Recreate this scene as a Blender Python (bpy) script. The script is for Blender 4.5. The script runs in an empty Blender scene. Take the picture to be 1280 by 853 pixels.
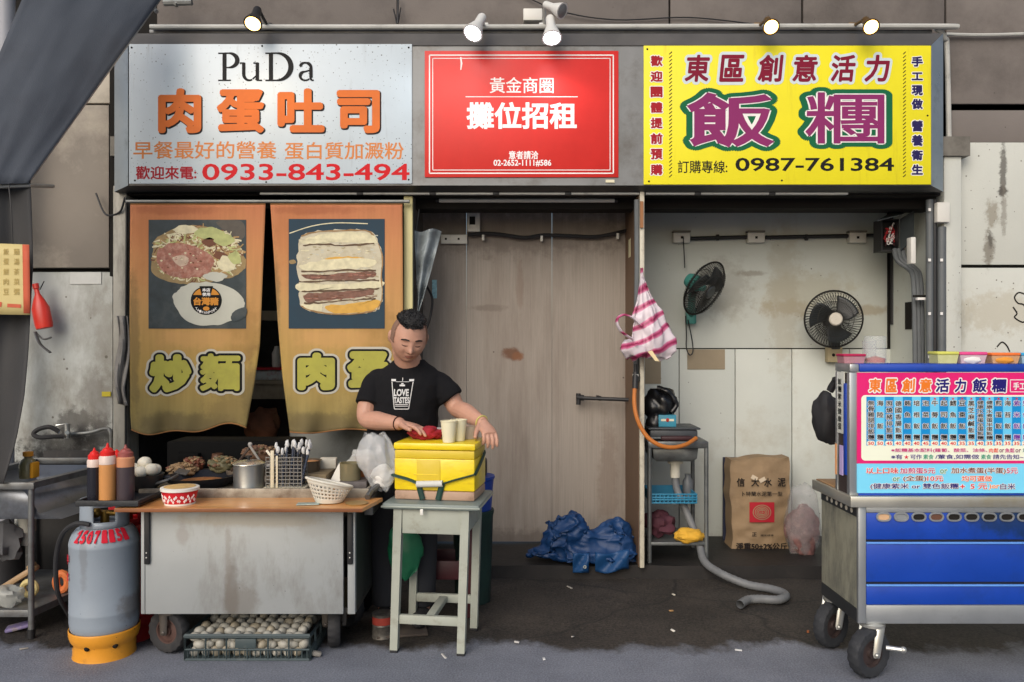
import bpy, bmesh, math, random
from mathutils import Vector, Matrix, noise
from mathutils.bvhtree import BVHTree
V=Vector; R=math.radians; PI=math.pi
S=bpy.context.scene; COL=S.collection
# ------------------------------------------------------------------ camera, sky, sun, exposure
FPX,HY,EYE=1005.0,430.0,1.45
cd=bpy.data.cameras.new('camera'); cam=bpy.data.objects.new('camera',cd); COL.objects.link(cam)
cam.location=(0,0,EYE); cam.rotation_euler=(R(90),0,0)
cd.sensor_width=36; cd.lens=36*FPX/1280; cd.shift_y=(HY-426.5)/1280*1; cd.clip_start=.05; cd.clip_end=500
S.camera=cam
W=bpy.data.worlds.new('World'); S.world=W; W.use_nodes=True
nt=W.node_tree; bg=nt.nodes['Background']
sky=nt.nodes.new('ShaderNodeTexSky'); sky.sky_type='NISHITA'; sky.sun_disc=False
SUN_EL,SUN_AZ=32,203          # azimuth clockwise from +Y (north): 180 = behind the camera
sky.sun_elevation=R(SUN_EL); sky.sun_rotation=R(SUN_AZ); sky.dust_density=3.0; sky.air_density=1.0; sky.ozone_density=.6
nt.links.new(sky.outputs[0],bg.inputs[0]); bg.inputs[1].default_value=.115
sl=bpy.data.lights.new('sun','SUN'); so=bpy.data.objects.new('sun',sl); COL.objects.link(so)
sl.energy=1.25; sl.angle=R(45); sl.color=(1,.985,.97)
az,el=R(SUN_AZ),R(SUN_EL)
d=V((math.sin(az)*math.cos(el),math.cos(az)*math.cos(el),math.sin(el)))
so.rotation_euler=d.to_track_quat('Z','Y').to_euler(); so.location=d*20
S.view_settings.view_transform='Standard'; S.view_settings.look='None'; S.view_settings.gamma=1
S.view_settings.exposure=.2
try: S.cycles.use_denoising=True; S.cycles.max_bounces=8; S.cycles.transparent_max_bounces=24
except Exception: pass

# ------------------------------------------------------------------ helpers
rnd=random.Random(7)
def P(px,py,D):
    "photo pixel + depth in metres -> point in the place"
    return V(((px-640)/FPX*D, D, EYE-(py-HY)/FPX*D))
def X(px,D): return (px-640)/FPX*D
def Z(py,D): return EYE-(py-HY)/FPX*D
def lin(c):
    return tuple(((v/255)/12.92 if v/255<=.04045 else ((v/255+.055)/1.055)**2.4) for v in c)
MATS={}
def M(name,col,rough=.6,metal=0,var=.12,vs=5,stretch=(1,1,1),dirt=None,da=.45,ds=3,bump=0,bs=90,trans=0,alpha=1,emit=0,spec=.5,sss=0,dst=None,coat=0):
    "procedural principled material: tone variation, patchy dirt, fine bump"
    m=bpy.data.materials.new(name); m.use_nodes=True; n=m.node_tree.nodes; l=m.node_tree.links; b=n['Principled BSDF']
    c=lin(col)
    tc=n.new('ShaderNodeTexCoord'); mp=n.new('ShaderNodeMapping'); mp.inputs['Scale'].default_value=stretch; l.new(tc.outputs['Object'],mp.inputs[0])
    no=n.new('ShaderNodeTexNoise'); no.inputs['Scale'].default_value=vs; no.inputs['Detail'].default_value=6; no.inputs['Roughness'].default_value=.62; l.new(mp.outputs[0],no.inputs[0])
    rp=n.new('ShaderNodeValToRGB'); rp.color_ramp.elements[0].position=.3; rp.color_ramp.elements[1].position=.7
    rp.color_ramp.elements[0].color=(*[x*(1-var) for x in c],1); rp.color_ramp.elements[1].color=(*[min(1,x*(1+var)) for x in c],1)
    l.new(no.outputs['Fac'],rp.inputs[0]); out=rp.outputs[0]; dn=None
    if dirt:
        mp2=n.new('ShaderNodeMapping'); mp2.inputs['Scale'].default_value=dst or stretch; mp2.inputs['Location'].default_value=(3.1,1.7,.4); l.new(tc.outputs['Object'],mp2.inputs[0])
        dn=n.new('ShaderNodeTexNoise'); dn.inputs['Scale'].default_value=ds; dn.inputs['Detail'].default_value=9; dn.inputs['Roughness'].default_value=.7; l.new(mp2.outputs[0],dn.inputs[0])
        dr=n.new('ShaderNodeValToRGB'); dr.color_ramp.elements[0].position=1-da-.12; dr.color_ramp.elements[1].position=1-da+.16
        l.new(dn.outputs['Fac'],dr.inputs[0])
        mx=n.new('ShaderNodeMix'); mx.data_type='RGBA'; l.new(dr.outputs[0],mx.inputs[0]); l.new(out,mx.inputs[6]); mx.inputs[7].default_value=(*lin(dirt),1); out=mx.outputs[2]
    l.new(out,b.inputs['Base Color'])
    rr=n.new('ShaderNodeMapRange'); rr.inputs[3].default_value=max(.02,rough-.1); rr.inputs[4].default_value=min(1,rough+.12); l.new(no.outputs['Fac'],rr.inputs[0]); l.new(rr.outputs[0],b.inputs['Roughness'])
    b.inputs['Metallic'].default_value=metal; b.inputs['Specular IOR Level'].default_value=spec
    if coat: b.inputs['Coat Weight'].default_value=coat
    if trans: b.inputs['Transmission Weight'].default_value=trans
    if alpha<1: b.inputs['Alpha'].default_value=alpha
    if sss: b.inputs['Subsurface Weight'].default_value=sss; b.inputs['Subsurface Radius'].default_value=(.012,.005,.003); b.inputs['Subsurface Scale'].default_value=.6
    if emit:
        b.inputs['Emission Color'].default_value=(*c,1); b.inputs['Emission Strength'].default_value=emit
    if bump:
        bn=n.new('ShaderNodeTexNoise'); bn.inputs['Scale'].default_value=bs; bn.inputs['Detail'].default_value=4; l.new(mp.outputs[0],bn.inputs[0])
        bu=n.new('ShaderNodeBump'); bu.inputs['Strength'].default_value=bump; bu.inputs['Distance'].default_value=.006; l.new(bn.outputs['Fac'],bu.inputs['Height']); l.new(bu.outputs[0],b.inputs['Normal'])
    MATS[name]=m; m['c']=name
    return m
def flat(name,col,rough=.6,var=.05,**k):
    k.setdefault('spec',.2); return M(name,col,rough,var=var,**k)

class MB:
    "collects faces in world metres and links them as one mesh object"
    def __init__(s,mat=None): s.bm=bmesh.new(); s.mats=[]; s.mi=0; (mat and s.m(mat))
    def m(s,mat):
        if mat not in s.mats: s.mats.append(mat)
        s.mi=s.mats.index(mat); return s
    def f(s,vs):
        try:
            f=s.bm.faces.new(vs); f.material_index=s.mi; return f
        except ValueError: return None
    def pts(s,ps): return [s.bm.verts.new(p) for p in ps]
    def poly(s,ps): return s.f(s.pts(ps))
    def box(s,x0,x1,y0,y1,z0,z1,bev=0,mtx=None):
        v=s.pts([(x,y,z) for x in (x0,x1) for y in (y0,y1) for z in (z0,z1)])
        fs=[s.f([v[i] for i in q]) for q in ((0,1,3,2),(4,6,7,5),(0,4,5,1),(2,3,7,6),(0,2,6,4),(1,5,7,3))]
        if bev:
            ed=list({e for f in fs for e in f.edges})
            r=bmesh.ops.bevel(s.bm,geom=ed,offset=min(bev,.45*min(abs(x1-x0),abs(y1-y0),abs(z1-z0))),segments=2,affect='EDGES',profile=.5)
            for f in r['faces']: f.material_index=s.mi
            v=list({w for f in r['faces'] for w in f.verts}|{w for w in v if w.is_valid})
        if mtx is not None:
            for w in v: w.co=mtx@w.co
        return s
    def obox(s,c,size,rot=(0,0,0),bev=0):
        from mathutils import Euler
        return s.box(-size[0]/2,size[0]/2,-size[1]/2,size[1]/2,-size[2]/2,size[2]/2,bev,Matrix.Translation(c)@Euler(rot).to_matrix().to_4x4())
    def tube(s,ps,r,n=8,caps=True,closed=False,flatx=None):
        ps=[V(p) for p in ps]; N=len(ps); rs=r if isinstance(r,(list,tuple)) else [r]*N
        t0=(ps[1]-ps[0]).normalized(); up=V((0,0,1)) if abs(t0.z)<.9 else V((0,1,0))
        u=t0.cross(up).normalized(); rings=[]
        for i,p in enumerate(ps):
            a=ps[i-1] if (i>0 or closed) else p; b=ps[(i+1)%N] if (i<N-1 or closed) else p
            t=(b-a).normalized(); u=(u-t*u.dot(t)).normalized(); w=t.cross(u)
            rings.append(s.pts([p+(u*math.cos(2*PI*k/n)+w*math.sin(2*PI*k/n)*(flatx or 1))*rs[i] for k in range(n)]))
        for i in range(N if closed else N-1):
            A,B=rings[i],rings[(i+1)%N]
            for k in range(n): s.f([A[k],A[(k+1)%n],B[(k+1)%n],B[k]])
        if caps and not closed: s.f(rings[0][::-1]); s.f(rings[-1])
        return s
    def lathe(s,c,prof,n=24,mtx=None,caps=True,sx=1,sy=1):
        c=V(c); rings=[]
        for r,z in prof: 
            ps=[V((r*sx*math.cos(2*PI*k/n),r*sy*math.sin(2*PI*k/n),z)) for k in range(n)]
            if mtx is not None: ps=[mtx@p for p in ps]
            rings.append(s.pts([c+p for p in ps]))
        for A,B in zip(rings,rings[1:]):
            for k in range(n): s.f([A[k],A[(k+1)%n],B[(k+1)%n],B[k]])
        if caps:
            if prof[0][0]>1e-5: s.f(rings[0][::-1])
            if prof[-1][0]>1e-5: s.f(rings[-1])
        return s
    def cyl(s,a,b,r0,r1=None,n=14,caps=True): return s.tube([a,b],[r0,r0 if r1 is None else r1],n,caps)
    def ball(s,c,r,n=14,m=9,jit=0,mtx=None,seed=0):
        r=r if isinstance(r,(tuple,list)) else (r,r,r); c=V(c); rings=[]
        for j in range(1,m):
            th=PI*j/m; ring=[]
            for k in range(n):
                p=V((math.sin(th)*math.cos(2*PI*k/n),math.sin(th)*math.sin(2*PI*k/n),math.cos(th)))
                q=V((p.x*r[0],p.y*r[1],p.z*r[2]))
                if jit: q*=1+jit*noise.noise(p*1.7+V((seed,seed*.7,0)))*1.6
                ring.append(c+(mtx@q if mtx is not None else q))
            rings.append(s.pts(ring))
        q=V((0,0,r[2])); q=mtx@q if mtx is not None else q
        T,B=s.pts([c+q,c-q])
        for k in range(n):
            s.f([T,rings[0][k],rings[0][(k+1)%n]]); s.f([B,rings[-1][(k+1)%n],rings[-1][k]])
        for A,Bq in zip(rings,rings[1:]):
            for k in range(n): s.f([A[k],Bq[k],Bq[(k+1)%n],A[(k+1)%n]])
        return s
    def grid(s,fn,nu,nv,wrap=False):
        g=[s.pts([fn(i/nu,j/nv) for i in range(nu if wrap else nu+1)]) for j in range(nv+1)]
        for j in range(nv):
            for i in range(nu): s.f([g[j][i],g[j+1][i],g[j+1][(i+1)%len(g[j])],g[j][(i+1)%len(g[j])]])
        return s
    def prism(s,ps,d):
        ps=[V(p) for p in ps]; d=V(d); A=s.pts(ps); B=s.pts([p+d for p in ps]); n=len(ps)
        s.f(A[::-1]); s.f(B)
        for k in range(n): s.f([A[k],A[(k+1)%n],B[(k+1)%n],B[k]])
        return s
    def out(s,name,par=None,label=None,cat=None,group=None,kind=None,local=False,smooth=35,solid=0,keep=False):
        bm=s.bm
        bmesh.ops.recalc_face_normals(bm,faces=bm.faces[:])
        if not solid and False: pass
        if par is not None: o0=WL[par.name] if not local else V((0,0,0))
        elif keep or local: o0=V((0,0,0))
        else:
            lo=V([min(v.co[i] for v in bm.verts) for i in range(3)]); hi=V([max(v.co[i] for v in bm.verts) for i in range(3)])
            o0=V(((lo.x+hi.x)/2,(lo.y+hi.y)/2,lo.z))
        for v in bm.verts: v.co-=o0
        me=bpy.data.meshes.new(name); bm.to_mesh(me); bm.free()
        for m in s.mats: me.materials.append(m)
        if smooth:
            me.polygons.foreach_set('use_smooth',[True]*len(me.polygons)); me.set_sharp_from_angle(angle=R(smooth))
        o=bpy.data.objects.new(name,me); COL.objects.link(o)
        if par is not None: o.parent=par; WL[o.name]=WL[par.name].copy() if not local else V((0,0,0))
        else: o.location=o0; WL[o.name]=o0.copy()
        if solid:
            sm=o.modifiers.new('s','SOLIDIFY'); sm.thickness=solid; sm.offset=0
        tag(o,label,cat,group,kind); return o
WL={}
def tag(o,label=None,cat=None,group=None,kind=None):
    for k,v in (('label',label),('category',cat),('group',group),('kind',kind)):
        if v: o[k]=v
def T(name,label,cat,loc,group=None,rz=0):
    o=bpy.data.objects.new(name,None); COL.objects.link(o); o.location=loc; o.rotation_euler=(0,0,rz); o.empty_display_size=.1
    WL[o.name]=V(loc); tag(o,label,cat,group); return o
def copy_tree(o,par=None):
    c=o.copy(); COL.objects.link(c)
    if par is not None: c.parent=par
    for ch in list(o.children): copy_tree(ch,c)
    return c
_tc={}
def glyphs(s,r,res=3):
    "flat glyph faces; outlines (r > 0) are spread copies of the glyph so that corners stay round"
    k=(s,r,res)
    if k not in _tc:
        cu=bpy.data.curves.new('t','FONT'); cu.body=s; cu.size=1; cu.resolution_u=res
        thin=0<r<.03
        if thin: cu.bevel_depth=r; cu.bevel_resolution=0
        o=bpy.data.objects.new('t',cu); me=o.to_mesh()
        vs=[v.co.copy() for v in me.vertices]; fs=[tuple(p.vertices) for p in me.polygons]
        o.to_mesh_clear(); bpy.data.objects.remove(o); bpy.data.curves.remove(cu)
        if thin:
            for v in vs: v.z=v.z/r*.02
        elif r>0:
            n=8 if r<.05 else (16 if r<.1 else 28); V0,F0=vs,fs; vs,fs=[],[]
            for i in range(n):
                dx,dy=r*math.cos(2*PI*i/n),r*math.sin(2*PI*i/n); b0=len(vs)
                vs+=[V((v.x+dx,v.y+dy,.002*i)) for v in V0]; fs+=[tuple(q+b0 for q in f) for f in F0]
        _tc[k]=(vs,fs)
    return _tc[k]
def text(mb,s,x0,y0,x1,y1,D,layers,shear=0,dep=None,res=3,fit=None):
    "layers: (radius in ems, material, metres in front of the surface[, dx px, dy px]); the glyphs fill the photo box"
    vs,_=glyphs(s,fit if fit is not None else layers[0][0],res)
    ax,bx=min(v.x for v in vs),max(v.x for v in vs); ay,by=min(v.y for v in vs),max(v.y for v in vs)
    kx=(x1-x0)/(bx-ax); ky=(y1-y0)/(by-ay)
    for L in layers:
        r,mat,off=L[:3]; ox,oy=L[3:5] if len(L)>3 else (0,0)
        vv,ff=glyphs(s,r,res); mb.m(mat); out=[]
        for v in vv:
            px=x0+(v.x-ax)*kx+ox; py=y1-(v.y-ay)*ky+oy
            px+=shear*(y1-py)
            Dd=dep(px,py) if dep else D
            out.append(P(px,py,Dd)+V((0,-off-v.z*.01,0)))
        bv=mb.pts(out)
        for f in ff: mb.f([bv[i] for i in f])
def vtext(mb,s,xc,w,boxes,D,layers,**k):
    for ch,(a,b) in zip(s,boxes): text(mb,ch,xc-w/2,a,xc+w/2,b,D,layers,**k)
def ribbon(mb,pts,ws,D,off,mat,dep=None):
    "flat stroke through photo points with half-widths in px"
    mb.m(mat); n=len(pts); L=[]; Rr=[]
    for i,(x,y) in enumerate(pts):
        a=pts[max(0,i-1)]; b=pts[min(n-1,i+1)]; t=V((b[0]-a[0],b[1]-a[1])); t.normalize(); nx,ny=-t.y,t.x
        w=ws[i] if isinstance(ws,(list,tuple)) else ws
        for lst,sg in ((L,1),(Rr,-1)):
            px,py=x+nx*w*sg,y+ny*w*sg; lst.append(P(px,py,dep(px,py) if dep else D)+V((0,-off,0)))
    A=mb.pts(L); B=mb.pts(Rr)
    for i in range(n-1): mb.f([A[i],A[i+1],B[i+1],B[i]])
def blob(mb,pts,D,off,mat,jit=1.5,sub=6,dep=None,seed=0,rings=3):
    "flat patch with an uneven outline through photo points"
    mb.m(mat); n=len(pts); out=[]
    for i in range(n):
        p0,p1,p2,p3=[V(pts[(i+k-1)%n]) for k in range(4)]
        for j in range(sub):
            t=j/sub; q=.5*((2*p1)+(p2-p0)*t+(2*p0-5*p1+4*p2-p3)*t*t+(3*p1-p0-3*p2+p3)*t**3)
            a=noise.noise(V((q.x*.13+seed,q.y*.13,seed)))+.6*noise.noise(V((q.x*.4,q.y*.4+seed,2)))
            out.append(q+V((a,a*.7))*jit)
    c=sum(out,V((0,0)))/len(out)
    prev=None; cc=mb.pts([P(c.x,c.y,dep(c.x,c.y) if dep else D)+V((0,-off,0))])[0]
    for k in range(1,rings+1):
        cur=mb.pts([P(*(c+(q-c)*k/rings),dep(*(c+(q-c)*k/rings)) if dep else D)+V((0,-off,0)) for q in out])
        N=len(cur)
        for i in range(N):
            mb.f([cc,cur[i],cur[(i+1)%N]] if prev is None else [prev[i],cur[i],cur[(i+1)%N],prev[(i+1)%N]])
        prev=cur
def arc(cx,cy,rx,ry,a0,a1,n=16):
    return [(cx+rx*math.cos(R(a0+(a1-a0)*i/n)),cy-ry*math.sin(R(a0+(a1-a0)*i/n))) for i in range(n+1)]
def curve(ps,n=6):
    "Catmull-Rom through points"
    ps=[V(p) for p in ps]; out=[]
    for i in range(len(ps)-1):
        p0=ps[max(0,i-1)];p1=ps[i];p2=ps[i+1];p3=ps[min(len(ps)-1,i+2)]
        for j in range(n):
            t=j/n; out.append(.5*((2*p1)+(p2-p0)*t+(2*p0-5*p1+4*p2-p3)*t*t+(3*p1-p0-3*p2+p3)*t**3))
    return out+[ps[-1]]
def remesh(o,vox,sm=2,fac=.5):
    "turn overlapping closed shells into one continuous skin"
    md=o.modifiers.new('r','REMESH'); md.mode='VOXEL'; md.voxel_size=vox; md.use_smooth_shade=True
    if sm:
        m2=o.modifiers.new('s','SMOOTH'); m2.iterations=sm; m2.factor=fac
    dg=bpy.context.evaluated_depsgraph_get(); me=bpy.data.meshes.new_from_object(o.evaluated_get(dg))
    mats=[m for m in o.data.materials]; old=o.data; o.modifiers.clear(); o.data=me; bpy.data.meshes.remove(old)
    me.materials.clear()
    for m in mats: me.materials.append(m)
    me.polygons.foreach_set('use_smooth',[True]*len(me.polygons))
    return o
def crumple(mb_obj,amp,sc,seed=0,st=(1,1,1)):
    me=mb_obj.data
    me.update()
    nn=[v.normal.copy() for v in me.vertices]
    for v,n in zip(me.vertices,nn):
        q=V((v.co.x*st[0],v.co.y*st[1],v.co.z*st[2]))*sc+V((seed,seed*1.3,0)); a=(1-2*abs(noise.noise(q)))+.5*(1-2*abs(noise.noise(q*2.3)))
        v.co+=n*amp*a
    me.update()
# ------------------------------------------------------------------ materials
taupe=M('taupe_panel',(116,109,104),.75,var=.1,vs=2.2,dirt=(84,78,74),da=.42,ds=1.6,bump=.15)
cream=M('cream_paint',(190,192,184),.7,var=.07,vs=1.3,dirt=(128,120,104),da=.3,ds=2.2,dst=(1.6,1,.55),bump=.15)
creamd=M('cream_board',(198,202,194),.65,var=.06,vs=1.6,dirt=(164,156,136),da=.3,ds=1.5,bump=.08)
whitew=M('white_dirty_wall',(186,190,186),.65,var=.08,vs=2,dirt=(118,112,100),da=.4,ds=2.6,dst=(1,1,.5),bump=.15)
woodp=M('woodgrain_board',(148,139,129),.6,var=.13,vs=6,stretch=(20,20,.3),dirt=(116,104,94),da=.42,ds=1.2,dst=(3,1,.4))
woodd=M('dark_wood',(104,80,60),.6,var=.2,vs=5,stretch=(8,8,.4))
soot=M('sooty_wall',(62,60,58),.8,var=.2,dirt=(30,28,27),da=.5)
seam=flat('seam_black',(34,32,30),.9)
rust=M('rust',(112,70,38),.9,var=.3,vs=25)
tape=M('brown_tape',(150,136,112),.55,var=.08)
steel=M('stainless',(188,190,188),.3,metal=.9,var=.1,vs=3,dirt=(120,115,105),da=.33,ds=4)
steeld=M('stainless_dull',(120,121,121),.5,metal=.75,var=.15,vs=4,dirt=(84,78,70),da=.4,ds=3)
steelg=M('steel_sheet_grey',(168,172,172),.5,metal=.35,var=.06,vs=2.5,dirt=(126,122,114),da=.34,ds=2.5,dst=(2.2,1,.8))
galv=M('galvanised',(140,142,140),.5,metal=.6,var=.15,dirt=(80,74,66),da=.35)
pipew=M('white_conduit',(182,182,176),.5,dirt=(110,106,98),da=.3,ds=8)
pipeg=M('grey_conduit',(92,96,98),.5,var=.15,vs=7)
blackp=M('black_plastic',(32,32,34),.5,var=.2,vs=8)
blackr=M('black_rubber',(40,40,42),.75,var=.25,vs=9,dirt=(86,80,74),da=.32,ds=6)
whitep=M('white_plastic',(214,212,204),.45,var=.05,dirt=(150,144,130),da=.22,ds=7)
signw=M('silver_white_board',(192,203,209),.35,var=.05,vs=3,dirt=(146,152,152),da=.3,ds=3,dst=(5,1,.6),coat=.1)
signr=M('red_board',(204,44,38),.4,var=.07,vs=4,spec=.3,dirt=(168,40,36),da=.28,ds=3,dst=(4,1,.7))
signy=M('yellow_board',(232,220,36),.45,var=.04,vs=3,spec=.3,dirt=(204,186,44),da=.32,ds=3,dst=(5,1,.6))
f_black=flat('paint_black',(22,22,24)); f_white=flat('paint_white',(232,230,226)); f_orange=flat('paint_orange',(212,112,52),var=.1)
f_orange2=flat('paint_light_orange',(206,128,70)); f_dred=flat('paint_dark_red',(160,28,40)); f_red=flat('paint_red',(196,24,32))
f_maroon=flat('paint_maroon',(126,20,48)); f_purple=flat('paint_purple',(134,44,100)); f_green=flat('paint_green',(18,98,62)); f_navy=flat('paint_navy',(38,32,84))
f_ice=flat('paint_ice',(206,218,220)); f_pale=flat('paint_pale',(222,216,190))
pvcb=M('tarp_slate',(78,83,91),.85,spec=.15,var=.06,vs=2,bump=.25,bs=240,dirt=(70,73,80),da=.35,ds=1.2)
pvcg=M('tarp_grey',(54,54,55),.7,var=.12,vs=3,bump=.2,bs=160,dirt=(58,56,56),da=.4,ds=2)
asphalt=None
def stains_and_shade(m,spots,o=(0,5.2,0),dist=.5,nsc=14):
    "soft-edged marks (dirt, painted shade) of given place and size (photo px at depth D) in a wall material; o: origin of the object that wears it"
    n=m.node_tree.nodes; l=m.node_tree.links; b=n['Principled BSDF']
    tc=n.new('ShaderNodeTexCoord'); no=n.new('ShaderNodeTexNoise'); no.inputs['Scale'].default_value=nsc; no.inputs['Detail'].default_value=7; no.inputs['Roughness'].default_value=.7; l.new(tc.outputs['Object'],no.inputs[0])
    ns=n.new('ShaderNodeMath'); ns.operation='MULTIPLY_ADD'; ns.inputs[1].default_value=dist*4; ns.inputs[2].default_value=-dist*2; l.new(no.outputs['Fac'],ns.inputs[0])
    for (px,py,rx,ry,D,c,amt) in spots:
        p=P(px,py,D)-V(o); sx,sz=rx/FPX*D,ry/FPX*D
        mp=n.new('ShaderNodeMapping'); mp.vector_type='POINT'; mp.inputs['Scale'].default_value=(1/sx,0,1/sz); mp.inputs['Location'].default_value=(-p.x/sx,0,-p.z/sz); l.new(tc.outputs['Object'],mp.inputs[0])
        ln=n.new('ShaderNodeVectorMath'); ln.operation='LENGTH'; l.new(mp.outputs[0],ln.inputs[0])
        ad=n.new('ShaderNodeMath'); ad.operation='ADD'; l.new(ln.outputs['Value'],ad.inputs[0]); l.new(ns.outputs[0],ad.inputs[1])
        mr=n.new('ShaderNodeMapRange'); mr.interpolation_type='SMOOTHSTEP'; mr.inputs[1].default_value=.45; mr.inputs[2].default_value=1.15; mr.inputs[3].default_value=amt; mr.inputs[4].default_value=0; l.new(ad.outputs[0],mr.inputs[0])
        mx=n.new('ShaderNodeMix'); mx.data_type='RGBA'; src=b.inputs['Base Color'].links[0].from_socket
        l.new(mr.outputs[0],mx.inputs[0]); l.new(src,mx.inputs[6]); mx.inputs[7].default_value=(*lin(c),1); l.new(mx.outputs[2],b.inputs['Base Color'])
def specks(m,scale,thr,c,amt=.8):
    "small dark chips and fly spots"
    n=m.node_tree.nodes; l=m.node_tree.links; b=n['Principled BSDF']
    tc=n.new('ShaderNodeTexCoord'); vo=n.new('ShaderNodeTexVoronoi'); vo.inputs['Scale'].default_value=scale; l.new(tc.outputs['Object'],vo.inputs[0])
    no=n.new('ShaderNodeTexNoise'); no.inputs['Scale'].default_value=3; l.new(tc.outputs['Object'],no.inputs[0])
    a=n.new('ShaderNodeMath'); a.operation='MULTIPLY'; a.inputs[1].default_value=thr*2; l.new(no.outputs['Fac'],a.inputs[0])
    sp=n.new('ShaderNodeSeparateColor'); l.new(vo.outputs['Color'],sp.inputs[0])
    a2=n.new('ShaderNodeMath'); a2.operation='MULTIPLY'; l.new(a.outputs[0],a2.inputs[0]); l.new(sp.outputs[0],a2.inputs[1])
    lt=n.new('ShaderNodeMath'); lt.operation='LESS_THAN'; l.new(vo.outputs['Distance'],lt.inputs[0]); l.new(a2.outputs[0],lt.inputs[1])
    k=n.new('ShaderNodeMath'); k.operation='MULTIPLY'; k.inputs[1].default_value=amt; l.new(lt.outputs[0],k.inputs[0])
    mx=n.new('ShaderNodeMix'); mx.data_type='RGBA'; src=b.inputs['Base Color'].links[0].from_socket
    l.new(k.outputs[0],mx.inputs[0]); l.new(src,mx.inputs[6]); mx.inputs[7].default_value=(*lin(c),1); l.new(mx.outputs[2],b.inputs['Base Color'])
DK=(70,66,60)
stains_and_shade(woodp,[(640,443,13,9,5.55,(96,58,30),.9),(648,446,8,6,5.55,(120,76,44),.8),(524,370,9,60,5.55,(112,96,86),.7),(612,385,26,5,5.55,(110,98,88),.6),(650,360,5,40,5.55,(122,104,90),.5),(640,290,200,32,5.55,(96,84,76),.55),(640,680,220,20,5.55,(92,82,74),.6),(760,600,14,90,5.55,(116,100,88),.5)])
stains_and_shade(creamd,[(985,386,40,12,5.75,(164,148,118),.6),(1088,388,24,8,5.75,(164,148,118),.6),(1010,365,70,28,5.75,(180,174,150),.5),(905,360,40,40,5.75,(150,146,134),.45),(940,342,24,4,5.75,(140,132,118),.6),(960,690,200,30,5.75,(150,146,134),.4),(980,370,24,120,5.75,(166,158,136),.4)])
stains_and_shade(cream,[(1254,216,5,38,5.1,DK,.8),(1236,312,8,26,5.1,(120,114,102),.8),(1238,300,4,12,5.1,DK,.7),(1240,268,10,18,5.1,(140,134,120),.8),(1254,240,7,8,5.1,DK,.95),(1255,262,4,34,5.1,(120,114,104),.6),(1250,390,60,30,5.1,(170,164,146),.6)],dist=.6,nsc=22)
stains_and_shade(whitew,[(100,528,34,20,5.1,(66,62,58),.75),(118,548,30,24,5.1,(52,50,48),.85),(85,560,60,22,5.1,(48,46,44),.8),(75,582,60,26,5.1,(40,38,36),.85),(120,500,26,40,5.1,(120,116,110),.5),(130,420,16,60,5.1,(140,136,126),.5),(60,620,90,50,5.1,(44,42,40),.8),(70,700,110,110,5.1,(34,32,31),.92)],dist=.7,nsc=11)  # dirt marks; the last, lowest dark spots paint in the shade under the sink
specks(cream,26,.13,(84,78,68)); specks(creamd,14,.07,(84,78,66)); specks(whitew,12,.09,(90,84,74)); specks(taupe,14,.06,(60,54,50)); specks(woodp,9,.05,(66,54,44)); specks(signw,55,.2,(70,72,70))
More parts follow.
